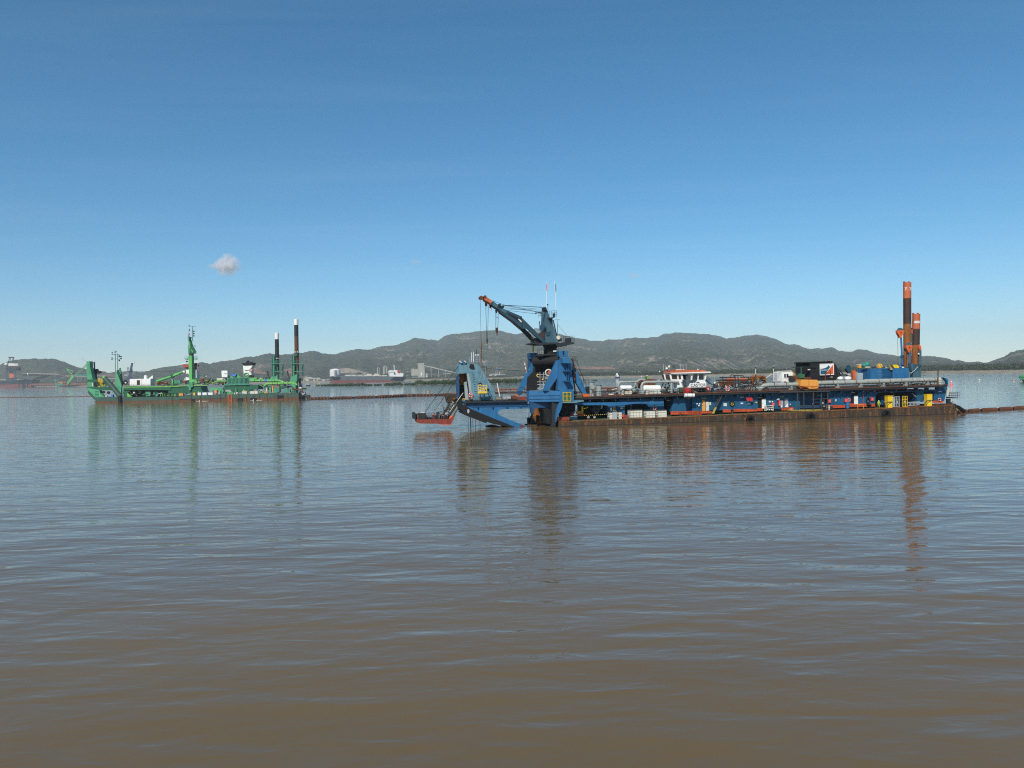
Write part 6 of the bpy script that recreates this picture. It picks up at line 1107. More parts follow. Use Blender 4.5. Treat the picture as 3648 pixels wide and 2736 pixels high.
boat(3626, 3690, 1361, 'rust', [('pontoon', 'green_box', .05, 1, .9, 1.6)], 'rusty pontoon carrying a green workboat at the right edge', 'pontoon', 'pontoon', 1.5, 8)
F_ = Fr((3626, 1361), (3690, 1361)); t = Thing(F_, 'work_boat', 'bright green workboat standing on the rusty pontoon at the right edge', 'boat'); t.part('hull', 'gr').prism(RB, [(2108, 710), (2130, 690), (2160, 695), (2400, 700), (2420, 750), (2150, 752)], 1, 6); t.part('wheelhouse', 'gr_bright').prism(RB, [(2150, 695), (2180, 665), (2300, 655), (2300, 698)], 2, 5); t.part('rail', 'gr_dark').box(RB, 2125, 708, 2400, 714, .9, .99); t.done()
def buoy(x, y, label, kind):
    F = Fr((x - 6, y), (x + 6, y)); k = F.sc(FULL, x, y, 0); t = Thing(F, 'marker_buoy', label, 'buoy', 'small marker buoys on the water' if kind != 'red' else None); u = F.L / 2
    if kind == 'red':
        t.part('float', 'pinkred').mtube([(u, 0, -.2), (u, 0, 2 * k), (u, 0, 6 * k)], 6.5 * k, 14, 3.2 * k); t.part('tower', 'white').mtube([(u, 0, 6 * k), (u, 0, 14 * k)], 3 * k, 8, 1.6 * k); t.part('band', 'red').mtube([(u, 0, 7.6 * k), (u, 0, 9.4 * k)], 3.0 * k, 8); t.part('topmark', 'pinkred').mtube([(u, 0, 14 * k), (u, 0, 20 * k)], 1.7 * k, 8, .5 * k)
    else:
        t.part('float', kind).mball((u, 0, 1.2 * k), 2.4 * k, (1.7, 1, .8)); t.part('top', 'white').mball((u + k, 0, 3.0 * k), 1.3 * k)
    t.done()
buoy(3389, 1371, 'red conical channel buoy with a white band right of the blue dredger stern', 'red'); buoy(3489, 1354.5, 'small white and orange float far right of the red channel buoy', 'cream'); buoy(3611, 1356, 'tiny orange float just left of the green workboat', 'cab_orange'); buoy(1524, 1397, 'pale orange float above the floating pipeline between the dredgers', 'cab_orange'); buoy(1137, 1368, 'tiny yellow float below the bow of the grey bulk carrier', 'yellow_dull')
# ================================================================== bulk carrier and port on the far shore
FS = Fr((1180, 1364), (1440, 1358.5))
t = Thing(FS, 'bulk_carrier', 'long grey bulk carrier with rust-red boot and white bridge at its right end', 'ship')
def pl(nm, mt, R, pts, v0, v1, par=None, T_=None): m = (T_ or t).part(nm, mt, par); m.prism(R, pts, v0, v1); return m
h = pl('hull', 'ship_grey', L5, [(440, 515), (620, 515), (640, 505), (1640, 515), (1685, 515), (1675, 560), (1640, 590), (1500, 592), (1450, 572), (560, 576), (480, 585), (455, 555)], 0, 30)
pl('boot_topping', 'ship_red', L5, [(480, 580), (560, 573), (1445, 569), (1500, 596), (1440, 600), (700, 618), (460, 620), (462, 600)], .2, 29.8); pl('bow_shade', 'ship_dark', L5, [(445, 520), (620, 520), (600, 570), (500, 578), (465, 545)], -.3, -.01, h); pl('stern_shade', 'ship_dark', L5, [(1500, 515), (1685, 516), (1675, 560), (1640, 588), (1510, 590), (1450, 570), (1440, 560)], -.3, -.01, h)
for i in range(7): pl('hatch_cover', 'cream' if i % 3 else 'white_old', L5, [(700 + i * 100, 500), (715 + i * 100, 492), (770 + i * 100, 492), (785 + i * 100, 508), (700 + i * 100, 508)], 6, 22)
for x, w_ in ((1045, 80), (1165, 80)): pl('hatch_house', 'cream', L5, [(x, 500), (x + 25, 466), (x + w_, 470), (x + w_, 505), (x, 505)], 5, 20)
b = pl('bridge', 'white', L5, [(1415, 430), (1440, 410), (1500, 415), (1530, 405), (1590, 410), (1600, 455), (1645, 462), (1645, 500), (1630, 515), (1430, 512), (1425, 460)], 5, 25)
pl('funnel', 'far_red', L5, [(1540, 410), (1585, 408), (1590, 450), (1550, 448)], 3, 4.9, b); t.part('bridge_window', 'glass_dark', b).prism(L5, [(1428, 440), (1500, 436), (1500, 444), (1430, 448)], 4.8, 4.99); t.part('mast', 'white').tube(L5, [(1493, 330), (1495, 410)], 5, 12, 6); t.part('mast_arm', 'white').tube(L5, [(1480, 335), (1510, 345)], 5, 12, 5); pl('crane_shadow_block', 'ship_grey', L5, [(1488, 440), (1510, 445), (1520, 480), (1490, 480)], 4.5, 4.99, b)
t.done()
def far(name, label, cat, D_y, build, group=None, x0=1200):
    F = Fr((x0, D_y), (x0 + 60, D_y - 1.15)); T_ = Thing(F, name, label, cat, group); build(T_); T_.done(); return T_
def q_(T_, nm, mt, R, pts, v0, v1, par=None): m = T_.part(nm, mt, par); m.prism(R, pts, v0, v1); return m
far('storage_dome', 'large white domed storage silo behind the bulk carrier bow', 'silo', 1358, lambda T_: (T_.part('shell', 'far_white').vcyl(L5, 438, 612, 410, 545, 30, 28), T_.part('dome', 'far_white').ball(L5, 525, 412, 86, 30, (1, 1, .34), 24, 8), T_.part('stair_tower', 'grey_pipe').box(L5, 505, 412, 530, 520, -22, 0), T_.part('roof_hatch', 'far_red').ball(L5, 522, 382, 14, 30, (1, 1, .5))))
for x0, x1, yt, lb in ((1210, 1262, 368, 'shorter pale concrete silo between carrier hatches'), (1310, 1392, 350, 'taller pale concrete silo left of the white ship bridge')):
    far('concrete_silo', lb, 'silo', 1358, lambda T_: (T_.part('shell', 'concrete').vcyl(L5, x0, (x0 + x1) / 2 + 2, yt, 530, 20, 18), T_.part('shell', 'concrete').vcyl(L5, (x0 + x1) / 2 - 2, x1, yt + 3, 530, 26, 18), T_.part('head_house', 'concrete').box(L5, x0 + 12, yt - 14, x1 - 18, yt, 20, 30)), 'pale concrete silos')
def mill(T_):
    a = q_(T_, 'tower', 'concrete', L5, [(1882, 305), (1980, 302), (1985, 345), (1992, 350), (1996, 530), (1882, 530)], 10, 34); T_.part('roof', 'cream', a).box(L5, 1878, 300, 1984, 312, 9, 35); T_.part('door_arch', 'grey_pipe', a).box(L5, 1925, 440, 1960, 525, 9.7, 9.99); T_.part('door', 'far_white', a).ball(L5, 1943, 475, 15, 9.5, (1, .1, 1.8))
    w = q_(T_, 'wing', 'concrete', L5, [(1775, 395), (1795, 392), (1797, 378), (1815, 378), (1818, 392), (1881, 390), (1881, 500), (1775, 500)], 14, 34); q_(T_, 'wing_base', 'grey_pipe', L5, [(1785, 480), (1881, 475), (1881, 528), (1785, 528)], 18, 33)
    T_.part('side_silo', 'concrete').vcyl(L5, 2008, 2058, 462, 528, 16, 16); T_.part('side_tank', 'far_white').ball(L5, 2028, 510, 16, 14)
far('cement_mill', 'tall square pale cement tower with a lower wing at the water edge', 'mill', 1354, mill, x0=1480)
far('storage_tank', 'low white domed tank left of the cement tower', 'tank', 1354, lambda T_: (T_.part('shell', 'far_white').vcyl(L5, 1660, 1762, 505, 534, 20, 20), T_.part('dome', 'far_white').ball(L5, 1711, 507, 51, 20, (1, 1, .35), 20, 6)), x0=1450)
def conv(T_):
    g = T_.part('gallery', 'concrete'); g.tube(L5, [(1985, 335), (2210, 385)], 9, 20, 6); g2 = T_.part('gallery', 'concrete'); g2.tube(R2, [(370, 430), (1000, 575)], 10, 20, 6); T_.part('branch_gallery', 'concrete').tube(R2, [(720, 585), (960, 555)], 7, 24, 6)
    for x, y in ((497, 465), (633, 500), (770, 530)): T_.part('trestle', 'grey_pipe').tube(R2, [(x, y), (x + 2, 640)], 5, 20, 5)
    T_.part('head_box', 'concrete').box(R2, 968, 515, 1010, 560, 18, 26)
far('conveyor', 'long sloping conveyor gallery descending right from the cement tower', 'conveyor', 1354, conv, x0=1520)
rf = random.Random(9)
def shed(R, x0, x1, y0, y1, mt, lb, rmt='cream'):
    px, py = R((x0 + x1) / 2, y1); d = interp(SHORE, px) - 1.2; F = Fr((px - 20, d), (px + 20, d)); T_ = Thing(F, 'port_shed', lb, 'shed', 'sheds on the far shore'); T_.part('wall', mt).box(R, x0, y0 + (y1 - y0) * .3, x1, y1 + 2, 40, 60); r = T_.part('roof', rmt); r.prism(R, [(x0 - 2, y0 + (y1 - y0) * .32), ((x0 + x1) / 2, y0), (x1 + 2, y0 + (y1 - y0) * .32)], 39, 61); T_.part('doorway', 'grey_pipe').box(R, x0 + (x1 - x0) * .4, y0 + (y1 - y0) * .55, x0 + (x1 - x0) * .6, y1 + 2, 39.4, 39.9); T_.done()
shed(L5, 0, 75, 528, 590, 'cream', 'cream shed at the shore right of the green dredger stern'); shed(L5, 145, 185, 535, 580, 'far_white', 'small white shed right of the cream shed'); shed(L5, 188, 235, 555, 582, 'cream', 'low cream shed beside the small white shed'); shed(L5, 280, 345, 555, 578, 'far_white', 'long low white shed left of the bulk carrier'); shed(L5, 355, 410, 560, 578, 'far_red', 'low reddish shed left of the bulk carrier bow', 'cream'); shed(L5, 680, 850, 470, 500, 'grey_pipe', 'long grey shed behind the carrier hatches', 'concrete'); shed(L5, 850, 960, 478, 505, 'sand', 'sandy shed behind the carrier, right of the long grey one', 'sand')
shed(R2, 1568, 1610, 580, 615, 'far_white', 'white shed behind the mangrove belt, left one'); shed(R2, 1625, 1695, 585, 615, 'far_white', 'longer white shed behind the mangrove belt'); shed(R2, 1715, 1760, 590, 612, 'cream', 'small cream shed right of the longer white one'); shed(R3, 150, 215, 640, 665, 'cream', 'cream shed left of the far blue strut'); shed(R3, 225, 330, 630, 662, 'ship_red', 'reddish stacked shed beside the far blue strut', 'cream'); shed(R2, 1900, 1990, 632, 662, 'ship_red', 'low reddish shed behind the mangroves, right side'); shed(R4, 810, 850, 465, 490, 'far_white', 'tiny white house under the hills above the white tanks'); shed(R4, 870, 905, 470, 492, 'far_white', 'second tiny white house under the hills above the white tanks'); shed(R4, 205, 235, 540, 560, 'cream', 'tiny cream hut on the far beach left of the blue tug'); shed(RB, 955, 985, 596, 612, 'far_white', 'tiny white hut on the far bank right of the spud piles'); shed(L2, 870, 930, 1035, 1058, 'far_white', 'small pale roof seen behind the green A frame')
def mast_crane(pts, lb, w_, R=R2):
    px, py = R(*pts[0]); d = interp(SHORE, px) - 1.5; F = Fr((px - 20, d), (px + 20, d)); T_ = Thing(F, 'port_crane', lb, 'crane', 'distant red and white cranes')
    for i in range(6): f0, f1 = i / 6, (i + 1) / 6; a, b = pts; T_.part('jib_section', 'far_red' if i % 2 == 0 else 'far_white').tube(R, [(a[0] + (b[0] - a[0]) * f0, a[1] + (b[1] - a[1]) * f0), (a[0] + (b[0] - a[0]) * f1, a[1] + (b[1] - a[1]) * f1)], w_, 30, 5)
    T_.part('cab', 'tarp_blue').box(R, pts[1][0] - 10, pts[1][1] - 8, pts[1][0] + 12, pts[1][1] + 8, 28, 34)
    for dx in (-8, 10): T_.part('leg', 'grey_tank').tube(R, [(pts[1][0] + dx, pts[1][1]), (pts[1][0] + dx * 2, 640 if R is R2 else pts[1][1] + 20)], 3, 30, 4)
    T_.done()
mast_crane([(1728, 400), (1705, 490)], 'short red and white crane jib above the mangrove belt', 8); mast_crane([(1445, 335), (1490, 390)], 'red and white crane arm just right of the ladder tower mast', 8); mast_crane([(350, 345), (400, 575)], 'tall red and white crane jib left of the far blue strut', 9, R3); mast_crane([(2020, 585), (1975, 640)], 'small leaning cream crane arm at the mangrove belt', 6)
mast_crane([(1755, 535), (1765, 600)], 'thin pale mast beside the white port sheds', 4)
# ---- left: ship bow, jetty, loader
FL = Fr((0, 1379.5), (112, 1378))
t = Thing(FL, 'ore_ship', 'bow of a dark ship with a rust-red boot at the left edge', 'ship'); pl('hull', 'ship_dark', L1, [(-300, 775), (0, 778), (380, 765), (520, 766), (500, 805), (487, 835), (-300, 840)], 0, 28); pl('boot_topping', 'ship_red', L1, [(-300, 838), (488, 835), (495, 862), (470, 884), (-300, 888)], .2, 27.8); pl('deck', 'sand', L1, [(-200, 762), (240, 758), (380, 766), (-200, 778)], 2, 26); t.part('foremast', 'far_white').tube(L1, [(438, 660), (446, 765)], 10, 14, 8); t.part('foremast_top', 'far_white').ball(L1, 444, 672, 16, 14); t.part('windlass', 'orange').ball(L1, 395, 760, 20, 14, (1.4, 1, .5)); t.done()
FJ = Fr((112, 1378.5), (300, 1376))
t = Thing(FJ, 'unloader', 'tall dark ship unloader gantry with orange grab behind the ship at the left edge', 'crane')
def pj(nm, mt, pts, v0, v1): m = t.part(nm, mt); m.prism(L1, pts, v0, v1); return m
for x0, x1, xt, xu in ((92, 122, 100, 125), (238, 270, 225, 250)): pj('leg', 'navy', [(x0, 770), (x1, 770), (xu, 560), (xt, 560)], 10, 16)
pj('house', 'ship_dark', [(95, 545), (275, 560), (272, 620), (130, 625), (95, 600)], 8, 22); pj('roof', 'rust', [(130, 556), (275, 556), (275, 572), (130, 572)], 7, 22); pj('upper_house', 'far_white', [(135, 505), (230, 508), (240, 545), (130, 545)], 8, 20); t.part('counterweight', 'far_white').ball(L1, 100, 520, 26, 12); t.part('counterweight', 'cream').box(L1, 62, 512, 95, 530, 10, 14)
for p in ([(130, 495), (150, 412)], [(150, 495), (168, 415)], [(222, 500), (212, 412)], [(195, 490), (205, 415)]): t.part('mast_leg', 'navy').tube(L1, p, 5, 14, 5)
t.part('mast_top', 'rust').tube(L1, [(140, 412), (218, 412)], 9, 14, 6); pj('hopper', 'ship_dark', [(140, 600), (235, 600), (230, 680), (150, 680)], 11, 14); pj('grab', 'orange', [(145, 690), (160, 665), (215, 668), (235, 700), (235, 735), (150, 735)], 8, 10); pj('base', 'navy', [(110, 735), (270, 735), (270, 768), (110, 768)], 10, 20); t.done()
t = Thing(FJ, 'jetty', 'long low red-brown jetty on dark piles running behind the green bow', 'jetty'); m = t.part('deck', 'jetty'); m.prism(L1, [(487, 825), (860, 822), (1400, 815), (2800, 800), (2800, 830), (1400, 842), (860, 850), (490, 852)], 12, 24); pl('kerb', 'ship_dark', L1, [(487, 853), (860, 851), (1400, 843), (2800, 831), (2800, 837), (1400, 850), (860, 858), (487, 862)], 11.5, 24.5)
for i in range(20): x = 520 + i * 42; t.part('pile', 'ship_dark').box(L1, x, 855 - i * .6, x + 16, 876 - i * .8, 12, 15)
t.done()
t = Thing(FJ, 'ship_loader', 'green ship loader with raised boom behind the green dredger bow', 'loader')
def pj(nm, mt, pts, v0, v1): m = t.part(nm, mt); m.prism(L1, pts, v0, v1); return m
pj('leg', 'gr_bright', [(1050, 850), (1080, 850), (1185, 720), (1160, 690), (1130, 690)], 8, 12); pj('body', 'gr', [(1040, 850), (1060, 850), (1110, 700), (1125, 660)], 13, 16)
for p in ([(1180, 695), (1360, 520)], [(1200, 700), (1365, 545)], [(1045, 595), (1135, 680)], [(1060, 600), (1150, 625)], [(1150, 625), (1130, 680)]): t.part('boom_chord', 'gr_bright').tube(L1, p, 6, 10, 5)
t.part('arm', 'gr_teal').tube(L1, [(1180, 698), (1380, 695)], 13, 10, 6); t.part('hinge', 'rust').ball(L1, 1160, 660, 26, 9, (1, 1, .7)); t.part('walkway', 'ship_grey').tube(L1, [(1190, 655), (1380, 655)], 5, 10, 5); t.done()
t = Thing(FJ, 'small_loader', 'low green machine with yellow hopper on the jetty left of the ship loader', 'loader'); m = t.part('body', 'gr_teal'); m.prism(L1, [(860, 852), (865, 800), (900, 800), (930, 820), (1030, 828), (1040, 852)], 9, 14); t.part('column', 'gr').box(L1, 872, 755, 888, 800, 10, 12); t.part('arm', 'gr').box(L1, 856, 755, 872, 775, 10, 12); t.part('hopper', 'yellow_dull').prism(L1, [(905, 798), (1030, 798), (1028, 825), (935, 820)], 8, 13); t.part('rail', 'orange').tube(L1, [(910, 808), (1030, 808)], 4, 7.8, 4); t.done()
t = Thing(FJ, 'ship_loader', 'dark blue leaning ship loader tower behind the green A frame', 'loader')
pj('boom', 'navy', [(2068, 500), (2115, 500), (2095, 600), (2085, 720), (2110, 750), (1985, 750), (2030, 690), (2045, 600)], 16, 19); pj('base', 'navy', [(1960, 745), (2200, 745), (2200, 770), (1960, 770)], 15, 22); t.part('lamp', 'white').ball(L1, 2110, 495, 12, 15)
for p in ([(2005, 580), (2008, 740)], [(2030, 575), (2020, 740)], [(2090, 590), (2080, 700)]): t.part('mast', 'grey_tank').tube(L1, p, 6, 18, 5)
t.part('cab', 'rust').ball(L1, 2018, 578, 18, 17, (1, 1, .5)); t.part('boom_tie', 'ship_grey').tube(L1, [(2100, 640), (2125, 690)], 12, 18, 6); t.done()
t = Thing(FJ, 'conveyor_line', 'pale conveyor gallery running level behind the green dredger', 'conveyor'); t.part('gallery', 'grey_pipe').tube(L1, [(1190, 715), (1380, 720)], 6, 60, 5); t.part('gallery', 'concrete').tube(L1, [(1620, 745), (1830, 742)], 8, 60, 5); t.part('gallery', 'concrete').tube(L2, [(350, 1118), (480, 1112)], 6, 60, 5); t.part('gallery', 'concrete').tube(L2, [(800, 1105), (960, 1110)], 6, 60, 5)
for x in (1220, 1280, 1340, 1640, 1700, 1760, 1820): t.part('trestle', 'grey_pipe').tube(L1, [(x, 745 if x > 1500 else 718), (x, 800)], 3, 60, 4)
t.done()
# ---- cleared red ground and rock scars on the slopes: thin irregular sheets lying on the hillside
def ground_on_hill(px, py, D): r = ray(px, py); q = math.hypot(r.x, r.y); return Vector((r.x / q * D, r.y / q * D, HC + r.z / q * D))
def scar(name, pts, D, mat, seed=0, n=46, m_=9, depth=60):
    """pts: (x, y_top, y_bottom) outline measured on the picture; a terrace of bare ground built at distance D"""
    V = []; xs = np.linspace(pts[0][0], pts[-1][0], n)
    for x in xs:
        yt = interp([(p[0], p[1]) for p in pts], x) + 1.3 * fbm(x * .3, seed, 0, 3); yb = interp([(p[0], p[2]) for p in pts], x) + 1.0 * fbm(x * .25, seed + 5, 0, 3)
        for j in range(m_): f = j / (m_ - 1); p = ground_on_hill(x, yb + (min(yt, yb - .2) - yb) * f, D + depth * f); p.z += 1.2 * fbm(x * .4, f * 3, seed, 3) * (0 < j < m_ - 1); V.append(p)
        p = V[-1].copy(); k = (D + depth + 60) / (D + depth); V.append(Vector((p.x * k, p.y * k, p.z - 12)))
    struct(bpy.data.objects.new(name, npmesh(name, V, grid_faces(n, m_ + 1)[:, ::-1], mat)))
RED = terrain_mat('red_earth', (.12, .08, .06), (.36, .21, .15), (.07, .08, .045), .45, sc=.02, patch=.9, bump=.3); PALE = terrain_mat('quarry_ground', (.20, .17, .13), (.42, .34, .27), (.10, .10, .07), .4, sc=.02, patch=.9, bump=.3)
scar('cleared_terrace', [(1190, 1324, 1326), (1215, 1312, 1330), (1245, 1311, 1330), (1275, 1318, 1331), (1310, 1328, 1334)], 3300, PALE, 1)
scar('cleared_terrace', [(1970, 1308, 1311), (2050, 1305, 1313), (2100, 1306, 1316), (2170, 1306, 1316), (2190, 1311, 1318)], 3000, RED, 2); scar('cleared_terrace', [(2195, 1314, 1319), (2230, 1307, 1316), (2265, 1307, 1316), (2310, 1314, 1319)], 3000, RED, 3)
scar('cleared_terrace', [(875, 1312, 1314), (900, 1308, 1330), (925, 1314, 1332), (955, 1330, 1333)], 3500, RED, 4); scar('cleared_terrace', [(1010, 1316, 1322), (1035, 1312, 1336), (1052, 1318, 1336)], 3500, RED, 5); scar('cleared_terrace', [(80, 1330, 1332), (130, 1328, 1333), (200, 1331, 1336), (240, 1336, 1339)], 4300, PALE, 6); scar('cleared_terrace', [(345, 1337, 1343), (380, 1333, 1341), (420, 1336, 1343)], 4300, RED, 7); scar('cleared_terrace', [(1420, 1345, 1350), (1440, 1328, 1350), (1455, 1322, 1350), (1470, 1345, 1352)], 3100, PALE, 8)
# ================================================================== clouds: small puffs of real vapour far beyond the hills
def cloud(px, py, w_px, h_px, dens, label, seed, D=9300, thr=.0):
    dens *= 4
    c = ground_on_hill(px, py, D); k = D / FPX; rx, rz = w_px / 2 * k, h_px / 2 * k
    o = MB(); o.mball((0, 0, 0), 1, (rx, rx * .8, rz), 24, 14); m = bpy.data.materials.new('cloud'); m.use_nodes = True; n = m.node_tree.nodes; l = m.node_tree.links; n.clear(); out = n.new('ShaderNodeOutputMaterial'); v = n.new('ShaderNodeVolumePrincipled'); l.new(v.outputs[0], out.inputs['Volume'])
    tc = n.new('ShaderNodeTexCoord'); mp = n.new('ShaderNodeMapping'); mp.inputs['Scale'].default_value = (1 / rx, 1 / (rx * .8), 1 / rz); l.new(tc.outputs['Object'], mp.inputs[0])
    ln = n.new('ShaderNodeVectorMath'); ln.operation = 'LENGTH'; l.new(mp.outputs[0], ln.inputs[0]); nz = n.new('ShaderNodeTexNoise'); nz.inputs['Scale'].default_value = 1.9; nz.inputs['Detail'].default_value = 5; nz.inputs['Roughness'].default_value = .6
    m2 = n.new('ShaderNodeMapping'); m2.inputs['Location'].default_value = (seed, seed * 2, 0); l.new(mp.outputs[0], m2.inputs[0]); l.new(m2.outputs[0], nz.inputs['Vector'])
    a = n.new('ShaderNodeMath'); a.operation = 'MULTIPLY_ADD'; l.new(nz.outputs[0], a.inputs[0]); a.inputs[1].default_value = 1.9; a.inputs[2].default_value = -.95; b = n.new('ShaderNodeMath'); b.operation = 'ADD'; l.new(ln.outputs['Value'], b.inputs[0]); l.new(a.outputs[0], b.inputs[1])
    r = n.new('ShaderNodeMapRange'); r.inputs[1].default_value = .85 - thr; r.inputs[2].default_value = .15 - thr; r.inputs[3].default_value = 0; r.inputs[4].default_value = dens; l.new(b.outputs[0], r.inputs[0]); l.new(r.outputs[0], v.inputs['Density']); v.inputs['Color'].default_value = (.97, .97, 1, 1)
    ob = bpy.data.objects.new('cloud', o.mesh('cloud', m)); COL.objects.link(ob); ob.location = c; ob['kind'] = 'stuff'; ob['label'] = label; ob['category'] = 'cloud'
cloud(811, 944, 96, 82, .012, 'small white cumulus puff alone in the blue sky on the left', 3.1); cloud(775, 948, 90, 26, .0022, 'faint grey wisp trailing left of the small white cloud', 5.2); cloud(1480, 933, 60, 22, .0016, 'very faint grey wisp above the middle of the hills', 7.7); cloud(2258, 982, 80, 26, .0014, 'faint pale wisp in the sky right of the crane', 9.9)

def cirrus():
    m, n, l, b = new_mat('cirrus'); tc = n.new('ShaderNodeTexCoord'); mp = n.new('ShaderNodeMapping'); mp.inputs['Scale'].default_value = (.00009, .00042, 1); mp.inputs['Rotation'].default_value = (0, 0, math.radians(14)); l.new(tc.outputs['Object'], mp.inputs[0])
    t = n.new('ShaderNodeTexNoise'); t.inputs['Scale'].default_value = 1.6; t.inputs['Detail'].default_value = 7; t.inputs['Roughness'].default_value = .62; t.inputs['Distortion'].default_value = .6; l.new(mp.outputs[0], t.inputs['Vector'])
    r = n.new('ShaderNodeMapRange'); r.inputs[1].default_value = .48; r.inputs[2].default_value = .80; r.inputs[3].default_value = 0; r.inputs[4].default_value = .035; l.new(t.outputs[0], r.inputs[0]); l.new(r.outputs[0], b.inputs['Alpha']); b.inputs['Base Color'].default_value = (.8, .8, .8, 1); b.inputs['Roughness'].default_value = 1
    b.inputs['Subsurface Weight'].default_value = 0; b.inputs['Transmission Weight'].default_value = 0
    tr = n.new('ShaderNodeBsdfTranslucent'); tr.inputs[0].default_value = (.9, .9, .9, 1); tp_ = n.new('ShaderNodeBsdfTransparent'); mx = n.new('ShaderNodeMixShader'); l.new(r.outputs[0], mx.inputs[0]); l.new(tp_.outputs[0], mx.inputs[1]); l.new(tr.outputs[0], mx.inputs[2]); l.new(mx.outputs[0], n['Material Output'].inputs['Surface'])
    me = bpy.data.meshes.new('cirrus'); me.from_pydata([(-26000, 4200, 2600), (26000, 4200, 2600), (26000, 22000, 2600), (-26000, 22000, 2600)], [], [(0, 1, 2, 3)]); me.materials.append(m)
    o = bpy.data.objects.new('cirrus', me); COL.objects.link(o); o['kind'] = 'stuff'; o['label'] = 'faint veil of thin high cirrus across the blue sky'; o['category'] = 'cloud'
cirrus()
# ================================================================== green cutter dredger
FG = Fr((344, 1435.6), (1065, 1423.2))
GD = Thing(FG, 'cutter_dredger', 'green cutter dredger with a tall bright green crane column and black-topped funnel', 'dredger')
def GP(nm, mt, R, pts, v0, v1, par=None): m = GD.part(nm, mt, par); m.prism(R, pts, v0, v1); return m
L_ = FG.L
GP('hull', 'gr_hull', L2, [(175, 1350), (300, 1475), (1927, 1462), (1927, 1530), (330, 1548), (280, 1500), (180, 1400)], 0, 12)
hu = GD.part('hull', 'gr_hull'); hu.mprism([(FG.uz(L2, 1927, 1500, 0)[0] + .01, 1.35), (L_, 1.35), (L_, 3.9), (FG.uz(L2, 1927, 1500, 0)[0] + .01, 3.35)], 0, 12)
hb = GD.part('boot_topping', 'gr_rust'); hb.mprism([(1.5, -2), (L_ - .2, -2), (L_ - .2, 1.345), (-1.5, 1.0), (-.4, -.3)], .03, 11.9)
for uu in (45.3, 56.6, 62, 67.5, 73.5, 76.6, 79, 84.5, 89, 93.4, 96.6, 101, 107, 113, 119.3): GD.part('fender_rib', 'rust').mbox(uu, uu + .35, -.2, -.003, -.5, 3.3)
for a_, b_ in ((56.8, 58.6), (84, 87), (91.5, 95), (107.2, 110.6)): GD.part('fender_block', 'black').mbox(a_, b_, -.55, -.21, -.3 if a_ != 107.2 else 1.2, 1.3 if a_ != 107.2 else 2.6)
for uu in (78.4, 80.4): GD.part('boarding_ladder', 'orange').mbox(uu, uu + .3, -.35, -.21, -.2, 3.4)
for k in range(6): GD.part('ladder_rung', 'orange').mbox(78.71, 80.39, -.32, -.25, .1 + k * .6, .22 + k * .6)
GP('bow_plate', 'gr', L2, [(160, 1290), (440, 1340), (460, 1400), (540, 1470), (300, 1474), (175, 1350), (150, 1300)], .8, 3)
for k in range(4): GD.part('vent_slot', 'gr_dark').box(L2, 310, 1358 + k * 28, 380, 1368 + k * 28, .7, .79)
GP('bow_plate', 'gr', L2, [(690, 1340), (830, 1300), (835, 1470), (720, 1470)], .9, 2); GP('upper_deck', 'gr_dark', L2, [(155, 1278), (840, 1275), (840, 1340), (170, 1340)], 1.2, 11)
GP('upper_deck', 'gr_dark', L2, [(855, 1290), (1927, 1280), (1927, 1340), (1420, 1335), (1200, 1335), (855, 1330)], 1.6, 11); GP('deck_edge', 'gr_lime', L2, [(860, 1272), (1927, 1258), (1927, 1278), (860, 1290)], 1.4, 1.59); GP('deck_surface', 'gr_dark', L2, [(860, 1262), (1927, 1250), (1927, 1258), (860, 1272)], 1.61, 11)
GP('deck_edge', 'gr_lime', L3, [(0, 1255), (740, 1238), (745, 1252), (0, 1272)], 1.4, 1.59); GP('deck_wall', 'gr_dark', L3, [(0, 1273), (750, 1254), (760, 1330), (790, 1370), (540, 1400), (0, 1400)], 2, 10)
GP('deck_wall', 'gr', L3, [(765, 1290), (1050, 1288), (1078, 1350), (1050, 1410), (980, 1415), (970, 1340), (820, 1345)], 1.5, 3); GP('deck_wall', 'gr_dark', L3, [(1060, 1250), (1605, 1235), (1605, 1370), (1060, 1400)], 2.2, 10); GP('deck_wall', 'gr_dark', L4, [(0, 1275), (500, 1262), (500, 1340), (330, 1350), (340, 1390), (0, 1400)], 2.3, 10)
GP('deck_wall', 'gr_dark', L4, [(500, 1290), (1000, 1280), (1010, 1310), (820, 1330), (510, 1330)], 2.3, 10); GP('deck_wall', 'gr_dark', L4, [(1000, 1290), (1120, 1290), (1120, 1400), (1060, 1410), (1010, 1350)], 1.6, 9)
GP('inner_wall', 'gr_dark', L2, [(850, 1330), (1927, 1335), (1927, 1462), (1770, 1465), (1770, 1330), (1700, 1330), (1700, 1460), (860, 1470)], 8, 9)
GP('bulkhead', 'gr_dark', L2, [(855, 1330), (1020, 1330), (920, 1400), (920, 1466), (855, 1468)], 2.3, 3); GP('bulkhead', 'gr', L2, [(1275, 1362), (1390, 1355), (1385, 1450), (1280, 1455)], 3, 4); GP('bulkhead', 'gr_dark', L2, [(1770, 1325), (1927, 1330), (1927, 1445), (1770, 1450)], 2.6, 4)
GD.part('winch_drum', 'gr_teal').disc(L2, 1470, 1410, 50, 3, 5, 20); GP('machinery', 'black', L2, [(1430, 1340), (1540, 1335), (1620, 1380), (1690, 1440), (1540, 1440), (1520, 1380)], 5, 6); GP('machinery', 'rust', L2, [(1050, 1345), (1190, 1335), (1200, 1410), (1080, 1430)], 5, 6); GD.part('machinery', 'white_old').ball(L2, 1062, 1388, 22, 3); GP('brace', 'gr_lime', L2, [(920, 1400), (940, 1395), (1015, 1465), (925, 1466)], 2, 2.4)
for x in (1560, 1600, 1640, 1700, 1775, 1820, 1840): GD.part('bollard', 'gr_lime').box(L2, x, 1408, x + 10, 1455, .6, 1.0)
